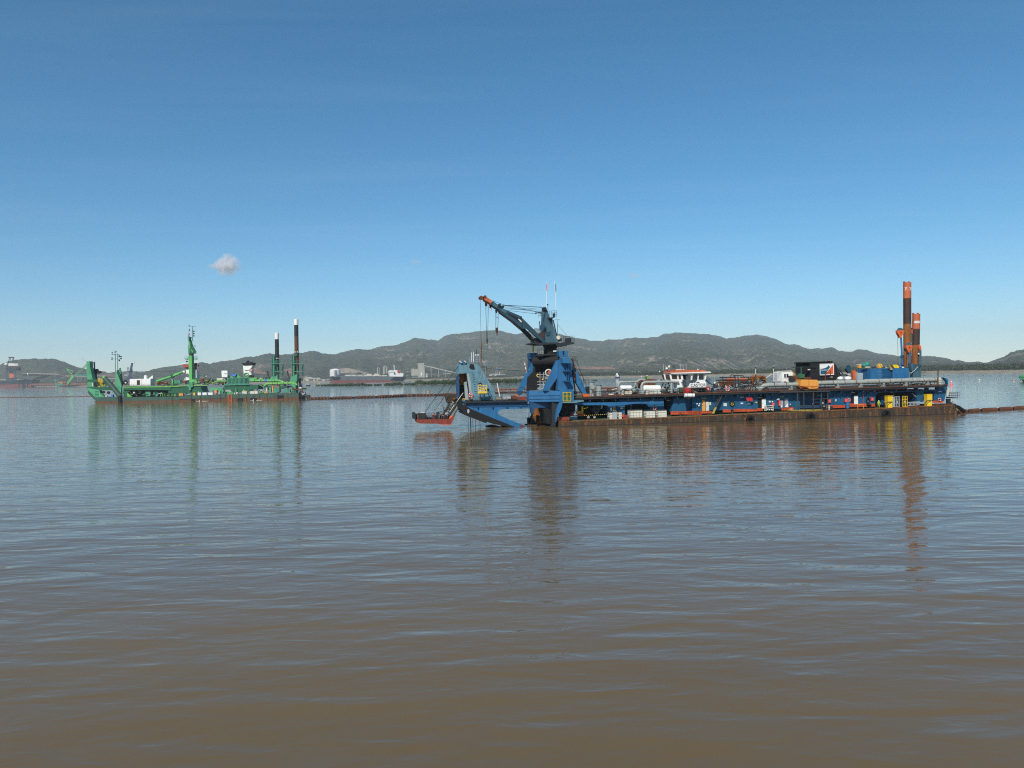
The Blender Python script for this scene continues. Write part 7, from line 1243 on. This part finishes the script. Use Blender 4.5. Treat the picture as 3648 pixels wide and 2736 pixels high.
# bow tower
tw = GP('bow_tower', 'gr', L2, [(150, 790), (190, 785), (275, 788), (280, 880), (300, 980), (345, 1180), (365, 1275), (170, 1275), (165, 1140), (150, 960)], 1.2, 6); GP('tower_side', 'navy', L2, [(276, 795), (315, 795), (320, 940), (300, 940)], 6.1, 8, tw)
bl = GD.part('tyre_stack', 'soot_and_shade', tw)
bl = GP('tyre_stack', 'soot_and_shade', L2, [(285, 915), (320, 940), (375, 932), (395, 970), (435, 975), (445, 1000), (410, 1022), (350, 1025), (350, 1080), (320, 1100), (295, 980)], 6.1, 7.5, tw); GP('tyre_stack', 'soot_and_shade', L2, [(320, 1100), (352, 1080), (370, 1180), (395, 1270), (370, 1270), (345, 1180)], 6.1, 7.5, tw)
GD.part('tower_band', 'gr_dark', tw).prism(L2, [(165, 1135), (345, 1130), (352, 1180), (168, 1180)], 1.1, 1.19); GD.part('door', 'cream', tw).box(L2, 258, 1205, 280, 1262, 1.0, 1.19); GD.part('doorway', 'black', tw).box(L2, 285, 1195, 312, 1258, 1.1, 1.19); GD.part('antenna', 'grey_tank', tw).tube(L2, [(85, 715), (100, 770), (125, 790)], 3, 2, 4); GD.part('top_lamp', 'white', tw).ball(L2, 142, 810, 10, 1.5); GD.part('top_lamp', 'white', tw).ball(L2, 290, 798, 10, 4)
for i in range(9): GD.part('hose_stack', 'yellow' if i % 3 else 'yellow_dull').torus(L2, 395 + (i % 4) * 16, 1140 + i * 13, 26, 9, 2.5 + i * .2, n=12)
GP('spare_gear', 'gr_lime', L2, [(430, 1200), (470, 1130), (530, 1240), (470, 1268)], 4, 5); GD.part('spare_gear', 'white_old').ball(L2, 540, 1180, 26, 5); GD.part('spare_gear', 'rust').ball(L2, 565, 1230, 22, 4)
for x, y in ((465, 1375), (562, 1385)): GD.part('cutter_tooth_wheel', 'black').disc(L2, x, y, 26, 1.2, 2, 14)
GD.part('deck_box', 'tarp_blue').box(L2, 620, 1420, 680, 1465, 1.5, 3); GD.part('deck_box', 'white_old').box(L2, 510, 1448, 560, 1466, 1.5, 3)
# anchor boom lowered into the water
bo = GD.part('anchor_boom', 'gr_hull'); bo.tube(L2, [(490, 1100), (640, 1270), (800, 1465)], 40, .2, 10, r2=48); GD.part('boom_head', 'gr_lime', bo).ball(L2, 487, 1095, 32, -.3); GD.part('boom_foot', 'black', bo).tube(L2, [(790, 1440), (800, 1600)], 38, -.2, 10)
# A frame with signal mast
af = GP('a_frame', 'gr', L2, [(700, 1000), (735, 985), (790, 1000), (838, 1250), (838, 1285), (690, 1285), (705, 1130)], 1.6, 2.6); GP('a_frame_leg', 'gr', L2, [(765, 930), (805, 910), (825, 1010), (850, 1180), (845, 1260), (830, 1240), (790, 1050)], 4, 6, af); GP('a_frame_foot', 'gr_teal', L2, [(690, 1287), (835, 1287), (838, 1470), (800, 1470), (770, 1430)], 1.4, 2.4, af)
GD.part('stay', 'dark_steel', af).tube(L2, [(740, 985), (830, 1240)], 9, 1.4, 6); GP('sheave_guard', 'dark_steel', L2, [(728, 960), (775, 955), (765, 1000), (740, 1020)], 1.2, 2.8, af)
for x, y0 in ((700, 640), (745, 640)): GD.part('mast', 'gr_teal', af).tube(L2, [(x, y0), (x, 1000)], 6, 3, 6)
for y in (650, 740): GD.part('mast_arm', 'gr_teal', af).tube(L2, [(640, y), (780, y + 5)], 4, 3, 5)
for x, y in ((775, 690), (775, 768)): GD.part('day_shape', 'black', af).ball(L2, x, y, 22, 3, (.8, .8, 1.2), 4, 2)
for x, y in ((808, 698), (808, 735)): GD.part('day_shape', 'black', af).ball(L2, x, y, 15, 3)
for x, y in ((636, 625), (636, 655), (632, 725), (632, 755), (690, 615), (708, 605), (690, 660)): GD.part('signal_lamp', 'dark_steel', af).box(L2, x - 6, y - 12, x + 6, y + 8, 2.8, 3.3)
GD.part('wire', 'dark_steel').tube(L2, [(600, 990), (690, 1000), (740, 960), (860, 985), (1100, 980), (1927, 972)], 3, 3, 4); GD.part('wire', 'dark_steel').tube(L3, [(0, 968), (330, 975)], 3, 3, 4)
GD.part('air_cylinder', 'black').ball(L2, 890, 1190, 50, 4, (.9, 1, .9)); GD.part('air_cylinder', 'white_old').ball(L2, 900, 1200, 20, 3)
# white deck house (bow side)
ho = GP('deck_house', 'white', L2, [(975, 1125), (1455, 1118), (1455, 1250), (975, 1252)], 2.4, 7); GD.part('doorway', 'glass_brown', ho).box(L2, 1110, 1148, 1168, 1235, 2.3, 2.39); GD.part('edge', 'white_old', ho).box(L2, 1190, 1125, 1198, 1250, 2.3, 2.39); GP('annex', 'white', L2, [(1247, 1055), (1325, 1052), (1325, 1119), (1247, 1121)], 3, 6, ho); GP('annex', 'white', L2, [(1340, 1118), (1395, 1062), (1450, 1060), (1450, 1117)], 3, 6, ho)
# pipe boom rising to the bridge
pb = GD.part('pipe_boom', 'gr_bright'); pb.tube(L2, [(1490, 1170), (1790, 1070), (1927, 1020)], 24, 2.4, 10); GD.part('pipe_boom', 'gr_bright').tube(L3, [(-10, 1100), (80, 1060), (320, 970)], 20, 2.4, 10); GD.part('boom_collar', 'gr_dark', pb).tube(L2, [(1775, 1040), (1800, 1100)], 32, 2.4, 8); GP('boom_stand', 'gr_bright', L2, [(1775, 1090), (1800, 1085), (1815, 1150), (1820, 1250), (1775, 1250)], 2.2, 3.4, pb); GD.part('clamp', 'white', pb).box(L3, 275, 965, 335, 1000, 1.6, 3.2)
for i in range(5): GD.part('bottle_row', 'orange').ball(L2, 1500 + i * 40, 1200, 22, 4, (1, 1, .7))
GP('green_tank', 'gr_teal', L3, [(100, 1150), (255, 1145), (265, 1215), (105, 1220)], 3, 5)
for i in range(7): GD.part('tank_rib', 'gr').box(L3, 108 + i * 22, 1152, 114 + i * 22, 1216, 2.9, 2.99)
# bridge and crane column
br = GP('bridge', 'white', L3, [(330, 940), (600, 935), (600, 1120), (565, 1130), (360, 1160), (345, 1225), (325, 1190), (340, 1060)], 5, 10); GD.part('bridge_roof', 'far_red', br).prism(L3, [(262, 880), (290, 855), (575, 850), (600, 870), (575, 888), (290, 897)], 4.4, 10.5); GD.part('bridge_window', 'glass_dark', br).prism(L3, [(320, 900), (380, 900), (380, 945), (340, 945)], 4.9, 4.99); GD.part('bridge_window', 'glass_dark', br).prism(L3, [(495, 895), (540, 895), (540, 945), (495, 945)], 4.9, 4.99); GD.part('pilot_house', 'dark_steel', br).box(L3, 495, 820, 550, 855, 6, 8); GD.part('bridge_wing', 'grey_tank', br).box(L3, 500, 945, 545, 1110, 4.8, 4.99); GD.part('radar', 'white', br).box(L3, 265, 825, 330, 838, 6, 6.4); GD.part('emblem', 'gr_dark', br).box(L3, 555, 1055, 578, 1105, 4.9, 4.99); GD.part('radar_mast', 'dark_steel', br).ball(L3, 352, 790, 18, 6); GD.part('funnel_light', 'orange', br).ball(L3, 580, 965, 16, 5)
GD.part('mast', 'galv', br).tube(L3, [(552, 840), (552, 940)], 4, 5, 4)
cc = GD.part('crane_column', 'gr_bright'); cc.prism(L3, [(385, 672), (490, 672), (492, 900), (495, 1130), (575, 1140), (600, 1200), (540, 1225), (495, 1190), (400, 1190), (395, 1130), (385, 800)], 2.0, 5.5); GP('column_foot', 'gr', L3, [(358, 1185), (497, 1185), (497, 1275), (462, 1285), (462, 1335), (388, 1340), (388, 1280), (362, 1270)], .8, 3, cc); GD.part('foot_eye', 'gr_dark', cc).disc(L3, 375, 1205, 22, .7, .79); GD.part('foot_eye', 'gr_dark', cc).disc(L3, 475, 1200, 24, .7, .79)
GP('column_platform', 'gr_teal', L3, [(308, 735), (384, 735), (384, 755), (320, 755)], 1.6, 5.8, cc); GP('column_platform', 'gr_teal', L3, [(492, 735), (565, 735), (550, 752), (492, 752)], 1.6, 5.8, cc)
for p, q in (((310, 735), (384, 735)), ((492, 735), (562, 735))): m = GD.part('railing', 'gr_teal', cc); m.rail([m.P3(L3, p, 1.7), m.P3(L3, q, 1.7)], 1.5, .8, .06)
GP('slew_ring', 'dark_steel', L3, [(380, 640), (490, 640), (480, 672), (395, 672)], 1.8, 5.6, cc)
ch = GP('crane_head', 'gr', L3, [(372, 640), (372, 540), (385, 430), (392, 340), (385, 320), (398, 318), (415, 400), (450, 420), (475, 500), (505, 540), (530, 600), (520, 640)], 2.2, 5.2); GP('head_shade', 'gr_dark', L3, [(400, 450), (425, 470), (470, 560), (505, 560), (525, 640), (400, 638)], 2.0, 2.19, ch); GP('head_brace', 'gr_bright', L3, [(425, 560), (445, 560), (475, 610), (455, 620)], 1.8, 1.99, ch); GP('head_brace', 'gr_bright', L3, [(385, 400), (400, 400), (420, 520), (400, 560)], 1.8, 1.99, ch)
GD.part('head_mast', 'gr_teal', ch).tube(L3, [(460, 125), (455, 340), (470, 420)], 6, 3.5, 6); GD.part('head_arm', 'gr_teal', ch).tube(L3, [(395, 122), (520, 125)], 3, 3.5, 4); GD.part('head_mast', 'gr_dark', ch).tube(L3, [(393, 290), (390, 340)], 9, 3, 6); GD.part('beacon', 'pinkred', ch).ball(L3, 390, 265, 17, 3)
for y in (215, 260, 303): GD.part('day_shape', 'black', ch).ball(L3, 484, y, 15, 3.2)
for x, y in ((392, 110), (400, 180), (392, 207)): GD.part('signal_lamp', 'dark_steel', ch).box(L3, x - 6, y - 12, x + 6, y + 10, 3, 3.4)
GD.part('head_lamp', 'black', ch).ball(L3, 432, 340, 13, 2.4); m = GD.part('railing', 'gr_teal', ch); m.rail([m.P3(L3, (475, 640), 1.9), m.P3(L3, (538, 640), 1.9)], 1.5, .6, .06); m = GD.part('railing', 'gr_teal', ch); m.rail([m.P3(L3, (485, 520), 2.2), m.P3(L3, (520, 520), 2.2)], 1.3, .6, .06)
# midship gear
for i, (x, y, r, mt) in enumerate(((625, 1150, 34, 'rust'), (735, 1150, 32, 'rust'), (560, 1190, 30, 'grey_pipe'), (300, 1180, 28, 'red_dull'), (820, 1190, 26, 'rust'))): GD.part('mooring_winch', mt).disc(L3, x, y, r, 3.5, 5, 16)
GP('derrick', 'dark_steel', L3, [(790, 1110), (815, 1112), (865, 1150), (860, 1175), (785, 1165)], 5, 6); GD.part('post', 'gr_dark').tube(L3, [(702, 1030), (704, 1110)], 8, 5, 6); GD.part('lamp', 'white_old').ball(L3, 722, 1075, 16, 5)
GD.part('deck_pipe', 'gr_lime').tube(L3, [(845, 1220), (890, 1180), (960, 1165), (1110, 1165)], 13, 3, 8); GD.part('deck_pipe', 'rust').tube(L3, [(960, 1205), (1050, 1205)], 14, 3, 8); GD.part('cream_house', 'cream').box(L3, 920, 1108, 1115, 1150, 5, 8)
wb = GD.part('white_container', 'white'); wb.prism(L3, [(1010, 970), (1020, 965), (1168, 965), (1168, 1085), (1018, 1090)], 4, 7); a, b = wb.P3(L3, (1055, 1032), 4), wb.P3(L3, (1140, 1010), 4); GD.part('lettering', 'grey_tank', wb).text('ALKPASUND', a[0], b[0], a[2], b[2], 3.95, .03, .02); GD.part('edge', 'black', wb).box(L3, 1138, 1076, 1168, 1100, 3.9, 3.99)
GP('tarpaulin', 'tarp_blue', L3, [(1178, 1040), (1325, 1035), (1300, 1080), (1230, 1072)], 4, 6); GP('roof_gear', 'gr_bright', L3, [(1180, 1075), (1240, 1075), (1300, 1085), (1330, 1030), (1370, 1070), (1400, 1095), (1180, 1100)], 5, 6.5)
eh = GP('engine_grille', 'gr_dark', L3, [(1120, 1112), (1530, 1100), (1532, 1212), (1125, 1225)], 1.7, 6)
for i in range(17): x = 1122 + i * 25.3; GD.part('grille_bar', 'gr_teal', eh).box(L3, x, 1112, x + (9 if i % 8 else 15), 1222, 1.55, 1.69)
GD.part('grille_rail', 'gr_teal', eh).prism(L3, [(1118, 1105), (1532, 1095), (1532, 1108), (1118, 1118)], 1.5, 1.69); GD.part('grille_sill', 'gr_teal', eh).prism(L3, [(1118, 1216), (1532, 1208), (1532, 1238), (1060, 1245), (1060, 1232)], 1.4, 1.69)
fn = GP('funnel', 'white', L4, [(128, 915), (355, 912), (322, 965), (332, 1080), (145, 1095)], 4.5, 8.5); GP('funnel_cap', 'black', L4, [(100, 870), (360, 865), (355, 912), (140, 918)], 4.3, 8.7, fn); GP('funnel_cap', 'black', L4, [(180, 868), (185, 850), (210, 825), (240, 830), (250, 866)], 5, 7, fn)
for x in (265, 285, 305): GD.part('exhaust', 'black', fn).vcyl(L4, x - 7, x + 7, 848, 870, 6, 8)
GD.part('emblem', 'red_dull', fn).disc(L4, 272, 1000, 32, 4.35, 4.45, 18); GD.part('emblem', 'white', fn).disc(L4, 272, 1000, 12, 4.3, 4.34, 10)
for q in range(3): a = math.radians(90 + q * 120); GD.part('emblem', 'white', fn).tube(L4, [(272, 1000), (272 + 30 * math.cos(a), 1000 + 30 * math.sin(a))], 3, 4.3, 4)
a, b = fn.P3(L4, (165, 1015), 4.4), fn.P3(L4, (232, 998), 4.4); GD.part('lettering', 'dark_steel', fn).text('DREDGING', a[0], b[0], a[2], b[2], 4.42, .03, .02); GD.part('stripe', 'black', fn).box(L4, 160, 1045, 310, 1052, 4.4, 4.49)
GD.part('vent_ring', 'gr_bright').torus(L4, 185, 1090, 42, 9, 4, n=16); GP('roof_gear', 'gr_bright', L4, [(245, 1135), (400, 1130), (400, 1160), (320, 1170), (245, 1170)], 4, 6)
GD.part('casing_foot', 'black').box(L4, 245, 1090, 330, 1135, 5, 7)
p1 = GD.part('deck_pipe', 'gr_bright'); p1.tube(L4, [(255, 1188), (520, 1185), (780, 1185), (860, 1215)], 20, 2.2, 12); GD.part('pipe_band', 'tarp_blue', p1).tube(L4, [(522, 1184), (565, 1184)], 22, 2.2, 12); p2 = GD.part('deck_pipe', 'gr_lime'); p2.tube(L4, [(520, 1275), (545, 1250), (590, 1240), (1020, 1232), (1070, 1240), (1095, 1265)], 20, 1.6, 12)
for x in (655, 748, 860, 935): GD.part('flange', 'gr_dark', p2).tube(L4, [(x, 1237), (x + 6, 1237)], 24, 1.6, 12)
for x in (340, 450, 650, 700): GD.part('flange', 'gr_dark', p1).tube(L4, [(x, 1186), (x + 6, 1186)], 24, 2.2, 12)
GP('gable', 'cream', L4, [(410, 1165), (440, 1130), (515, 1128), (510, 1165)], 6, 8)
GP('deck_locker', 'gr', L4, [(600, 1310), (650, 1305), (655, 1395), (600, 1400)], 2, 4); l2 = GP('deck_locker', 'gr_teal', L4, [(680, 1300), (808, 1295), (810, 1395), (685, 1405)], 1.6, 4); GD.part('locker_roof', 'orange', l2).box(L4, 676, 1290, 812, 1300, 1.5, 4.1); GP('deck_locker', 'gr_teal', L4, [(850, 1345), (995, 1340), (990, 1395), (860, 1400)], 2, 4)
GP('deck_davit', 'cab_orange', L4, [(645, 1290), (660, 1270), (672, 1330), (665, 1400), (650, 1400)], 1.2, 1.5)
# two spud wells
for dx, v, y0 in ((0, 4, 0), (357, 4, 0)):
    f = GP('spud_frame', 'gr_teal', L4, [(645 + dx, 740), (665 + dx, 725), (695 + dx, 740), (705 + dx, 880), (700 + dx, 1110), (655 + dx, 1110), (650 + dx, 850)], 2.4, 3.4)
    GP('frame_edge', 'gr_dark', L4, [(645 + dx, 745), (660 + dx, 727), (664 + dx, 1105), (650 + dx, 1105)], 2.2, 2.39, f); GD.part('frame_beam', 'gr_teal', f).tube(L4, [(625 + dx, 888), (855 + dx, 885)], 7, 1.8, 6); GD.part('frame_beam', 'gr_teal', f).tube(L4, [(700 + dx, 1022), (855 + dx, 1022)], 7, 1.8, 6); GD.part('frame_brace', 'gr_teal', f).tube(L4, [(795 + dx, 1010), (845 + dx, 895)], 8, 1.8, 6); GD.part('frame_brace', 'gr_teal', f).tube(L4, [(750 + dx, 940), (760 + dx, 1060)], 6, 1.8, 6)
    for x in (850, 835, 725): GD.part('frame_post', 'gr_dark', f).tube(L4, [(x + dx, 885), (x + dx, 1100)], 5, 2.4, 5)
    GP('well_casing', 'gr', L4, [(635 + dx, 1115), (720 + dx, 1110), (745 + dx, 1070), (780 + dx, 1070), (785 + dx, 1170), (610 + dx, 1175)], 2.0, 5, f)
    GD.part('hose_post', 'dark_steel', f).tube(L4, [(565 + dx, 1010), (580 + dx, 1090), (615 + dx, 1150)], 11, 3, 6)
    m = GD.part('railing', 'gr_teal', f); m.rail([m.P3(L4, (580 + dx, 886), 2), m.P3(L4, (855 + dx, 885), 2)], 2.0, 2.2, .06)
GP('stern_house', 'gr', L4, [(970, 1210), (1000, 1120), (1100, 1070), (1140, 1065), (1140, 1170), (1115, 1240), (1110, 1340), (1060, 1325), (1000, 1280)], 1.2, 5); GP('stern_gear', 'dark_steel', L4, [(1130, 1240), (1175, 1235), (1200, 1330), (1130, 1335)], 3, 6); GD.part('stern_gear', 'cream').ball(L4, 1160, 1320, 30, 2.5, (1.2, 1, .6)); GP('stern_plate', 'navy', L4, [(1135, 1400), (1180, 1400), (1190, 1520), (1135, 1530)], 4, 10); GD.part('stern_arm', 'rust').tube(L4, [(1010, 1320), (1100, 1345), (1190, 1350), (1200, 1400)], 12, 1.6, 8); GP('stern_gear', 'black', L4, [(1130, 1180), (1165, 1130), (1170, 1230), (1130, 1240)], 4, 6)
# deck clutter in the waist: each its own shape, painted as seen
for R, x0, y0, x1, y1, mt, nm in ((L3, 195, 1395, 300, 1452, 'cab_orange', 'orange_bin'), (L3, 475, 1385, 535, 1440, 'yellow', 'yellow_bin'), (L3, 555, 1378, 640, 1440, 'white', 'white_crate'), (L3, 645, 1378, 750, 1440, 'white', 'white_crate'), (L3, 755, 1378, 865, 1440, 'white', 'white_crate'), (L3, 875, 1330, 945, 1385, 'cab_orange', 'orange_frame'), (L3, 890, 1392, 940, 1430, 'orange', 'orange_frame'), (L3, 1245, 1385, 1290, 1425, 'cream', 'cream_crate'), (L3, 1300, 1385, 1350, 1425, 'cream', 'cream_crate'), (L3, 1405, 1385, 1470, 1412, 'white', 'white_crate'), (L3, 1475, 1355, 1525, 1412, 'yellow_dull', 'yellow_crate'), (L3, 975, 1340, 998, 1400, 'cream', 'locker_door'), (L4, 110, 1375, 225, 1428, 'cream', 'cream_crate'), (L4, 255, 1370, 410, 1432, 'cream', 'cream_crate'), (L4, 0, 1395, 60, 1435, 'cream', 'cream_crate'), (L4, 535, 1312, 585, 1380, 'cream', 'cream_locker'), (L4, 500, 1382, 590, 1410, 'yellow_dull', 'yellow_crate'), (L2, 1905, 1390, 1925, 1445, 'cab_orange', 'orange_frame'), (L2, 15, 0, 16, 1, 'cream', 'x')):
    if nm == 'x': continue
    t = Thing(FG, 'deck_crate' if 'crate' in nm else nm, None, 'crate'); t.cat = {'orange_bin': 'bin', 'yellow_bin': 'bin'}.get(nm, 'crate')
    px = R(x0, y0)[0]; t.label = {195: 'orange bin on the green dredger deck left of the crane column foot', 475: 'yellow bin just right of the green crane column foot', 555: 'first of three white crates right of the yellow bin on the green dredger', 645: 'middle of three white crates right of the yellow bin on the green dredger', 755: 'last of three white crates, touching the orange frame on the green dredger', 875: 'orange frame standing right of the three white crates', 890: 'smaller orange box beneath the orange frame', 1245: 'small cream crate right of the round green drums', 1300: 'second small cream crate beside the first, below the green grille', 1405: 'low white crate below the right end of the green grille', 1475: 'dull yellow crate below the right end of the green grille', 975: 'cream locker door standing beside the orange frame', 110: 'cream crate with yellow lumps below the white funnel', 255: 'long cream crate right of the funnel foot on the green dredger', 0: 'pale crate at the deck edge left of the funnel', 535: 'cream locker below the yellow-green pipe bend', 500: 'flat dull yellow crate under the cream locker', 1905: 'thin orange frame left of the crane column on the green dredger'}[x0]
    b = t.part('body', mt); b.box(R, x0 + 3, y0 + 4, x1 - 3, y1, .6, 1.9); t.part('lid', 'white_old' if mt in ('white', 'cream') else mt).box(R, x0, y0, x1, y0 + 5, .5, 2.0); t.part('strap', 'dark_steel').box(R, (x0 + x1) / 2 - 2, y0 + 6, (x0 + x1) / 2 + 2, y1, .55, .59)
    t.name = {'orange_bin': 'deck_bin', 'yellow_bin': 'deck_bin', 'orange_frame': 'orange_rack', 'locker_door': 'deck_locker', 'cream_locker': 'deck_locker'}.get(nm, 'deck_crate'); t.done()
for x in (1150, 1200): GD.part('hose_drum', 'gr_bright').torus(L3, x, 1400, 24, 9, 1, n=14)
GD.part('hatch', 'grey_pipe').box(L3, 1090, 1330, 1180, 1365, 2, 2.3); GD.part('hatch', 'grey_pipe').prism(L3, [(1080, 1365), (1100, 1330), (1180, 1330), (1205, 1370)], 1.5, 1.9); GD.part('samson_post', 'gr_bright').box(L3, 1281, 1295, 1292, 1385, 1, 1.4)
for x, y in ((140, 1362), (155, 1385), (185, 1380)): GD.part('valve', 'yellow').ball(L4, x, y, 12, 1.2)
rg = random.Random(12)
def heap(R, xr, yr, n, mats, nm, lab, v0=2.6, sz=22):
    t = Thing(FG, nm, lab, 'machinery')
    for i in range(n):
        x, y = rg.uniform(*xr), rg.uniform(*yr); mt = rg.choice(mats); w_ = rg.uniform(.4, 1) * sz; v = v0 + rg.random() * 1.6; q = rg.random()
        if q < .4: t.part('unit', mt).box(R, x - w_, y - w_ * rg.uniform(.5, 1.2), x + w_, y + w_ * .8, v, v + 1.5)
        elif q < .8: t.part('pipe', mt).tube(R, [(x - w_ * 1.6, y + rg.uniform(-14, 14)), (x, y), (x + w_ * 1.6, y + rg.uniform(-14, 14))], rg.uniform(4, 9), v, 6)
        else: t.part('drum', mt).disc(R, x, y, w_ * .7, v, v + .8, 12)
    t.done()
gm = ['gr', 'gr_bright', 'gr_dark', 'gr_teal', 'dark_steel', 'rust', 'grey_pipe', 'gr_lime', 'black']
heap(L2, (470, 690), (1190, 1262), 26, gm + ['cream', 'orange'], 'bow_machinery', 'green and rusty winches on the bow deck between the bow tower and the A frame', 4)
heap(L2, (1480, 1900), (1190, 1245), 34, gm + ['orange', 'rust'], 'deck_machinery', 'green and orange gear on deck below the rising green pipe boom', 3.8)
heap(L3, (610, 1110), (1120, 1235), 60, gm + ['rust', 'cream'], 'deck_machinery', 'mixed winches and pipes between the green column and the green grille', 3.4)
heap(L4, (240, 640), (1125, 1180), 30, gm, 'deck_machinery', 'green valves and pipes right of the white funnel', 4.2, 16)
heap(L4, (420, 1000), (1195, 1290), 36, gm, 'deck_machinery', 'green pipes under the yellow-green pipe bend', 2.6, 16)
heap(L2, (860, 1900), (1350, 1455), 60, ['black', 'gr_dark', 'gr', 'rust', 'gr_teal', 'dark_steel', 'cream'], 'waist_machinery', 'shaded machinery in the open waist below the white deck house', 2.4)
heap(L3, (10, 1600), (1330, 1435), 80, ['black', 'gr_dark', 'gr', 'rust', 'gr_lime', 'dark_steel', 'cream', 'grey_pipe'], 'waist_machinery', 'mixed gear along the low deck right of the green column foot', 2.1, 18)
heap(L4, (10, 1050), (1320, 1420), 60, ['black', 'gr_dark', 'gr', 'rust', 'gr_lime', 'dark_steel', 'cream', 'yellow_dull'], 'waist_machinery', 'small gear along the low deck below the funnel and spud piles', 1.8, 16)
for x0 in range(860, 1900, 95): m = GD.part('railing', 'gr_dark'); m.rail([m.P3(L2, (x0, 1262 - (x0 - 860) * .011), 1.7), m.P3(L2, (x0 + 95, 1261 - (x0 - 860) * .011), 1.7)], 1.1, 1.8, .05)
for x0 in range(0, 1000, 95): m = GD.part('railing', 'gr_dark'); m.rail([m.P3(L3, (x0, 1252 - x0 * .02), 1.7), m.P3(L3, (x0 + 95, 1250 - x0 * .02), 1.7)], 1.1, 1.8, .05)
GD.done()
# spuds of the green dredger
for lb, x0, x1, xb, yt, yw, yb, ym in (('shorter black spud pile with white head on the green dredger', 698, 768, 745, 335, 445, 1110, None), ('taller black spud pile with white head and rusty middle on the green dredger', 1044, 1118, 1095, 88, 190, 1070, 390)):
    t = Thing(FG, 'spud_pile', lb, 'spud pile', 'spud piles of the green dredger'); k = FG.sc(L4, x0, yt, 5); r = (x1 - x0) / 2 * k; xm = (x0 + x1) / 2
    def seg(nm, mt, ya, yb_, q=1): 
        m = t.part(nm, mt); f = lambda y: xm + (xb - xm) * (y - yt) / (yb - yt); m.mtube([m.P3(L4, (f(ya), ya), 5), m.P3(L4, (f(yb_), yb_), 5)], r * q, 18)
    seg('white_head', 'white', yt, yw, 1.04)
    if ym: seg('pile', 'spud_black', yw, ym); seg('rusty_pile', 'spud_rust', ym, yb, .995)
    else: seg('pile', 'spud_black', yw, yb)
    for dx in (.2, .5, .8): t.part('lug', 'white').box(L4, x0 + (x1 - x0) * dx - 5, yt - 10, x0 + (x1 - x0) * dx + 5, yt + 1, 4.8, 5.2)
    t.part('clamp', 'gr_dark').box(L4, xb - 38, (825 if not ym else 700), xb + 38, (870 if not ym else 745), 3.0, 6.5)
    for dx in (-18, 12): t.part('clamp_eye', 'white_old').ball(L4, xb + dx, (790 if not ym else 675), 9, 3.2, (1, 1, 1.6))
    t.done()
# stern hose going down to the floating line
t = Thing(FG, 'stern_hose', 'dark bent hose with coupling dropping from the green dredger stern to the water', 'hose'); t.part('hose', 'navy').tube(L4, [(1140, 1390), (1200, 1410), (1240, 1450), (1300, 1480)], 28, 3, 12); t.part('coupling', 'galv').tube(L4, [(1200, 1405), (1225, 1435)], 36, 3, 12); t.part('coupling', 'hull_rust').tube(L4, [(1285, 1455), (1310, 1500)], 42, 3, 14); t.done()
for xx, lb in ((800, 'small white water jet splashing at the middle of the green dredger hull'), (2222, 'white water discharge splashing below the white funnel')):
    R, x = (L3, 590) if xx == 800 else (L4, 315); m = MB(FG)
    t = Thing(FG, 'water_splash', lb, 'splash'); c = t.part(None, 'white_old'); yb = 1560 if R is L3 else 1550
    pts = [c.P3(R, (x, yb - (28 if R is L3 else 42)), -.25), c.P3(R, (x + 2, yb - 20), -.5), c.P3(R, (x - 2, yb + 2), -.7)]; c.mtube(pts, .13, 8, .45)
    s0 = c.P3(R, (x, yb), -.8); rs = random.Random(4)
    for i in range(9): c.mball((s0[0] + rs.uniform(-2, 5), -1.0 + rs.uniform(-.5, .4), .03), rs.uniform(.2, .45), (2.4, 1, .22), 8, 4)
    t.done()
# ------------------------------------------------------------------ haze
def haze():
    me = bpy.data.meshes.new('haze'); b = MB(); b.mbox(-9500, 9500, -450, 9500, -2.0, 470); 
    m = bpy.data.materials.new('haze'); m.use_nodes = True; n = m.node_tree.nodes; n.clear(); o = n.new('ShaderNodeOutputMaterial'); v = n.new('ShaderNodeVolumePrincipled')
    v.inputs['Color'].default_value = (.82, .93, 1.0, 1); v.inputs['Density'].default_value = 7.4e-5; v.inputs['Anisotropy'].default_value = 0.0
    m.node_tree.links.new(v.outputs[0], o.inputs['Volume']); MATS['haze'] = m
    ob = bpy.data.objects.new('haze', b.mesh('haze', m)); COL.objects.link(ob); ob['kind'] = 'stuff'
haze()
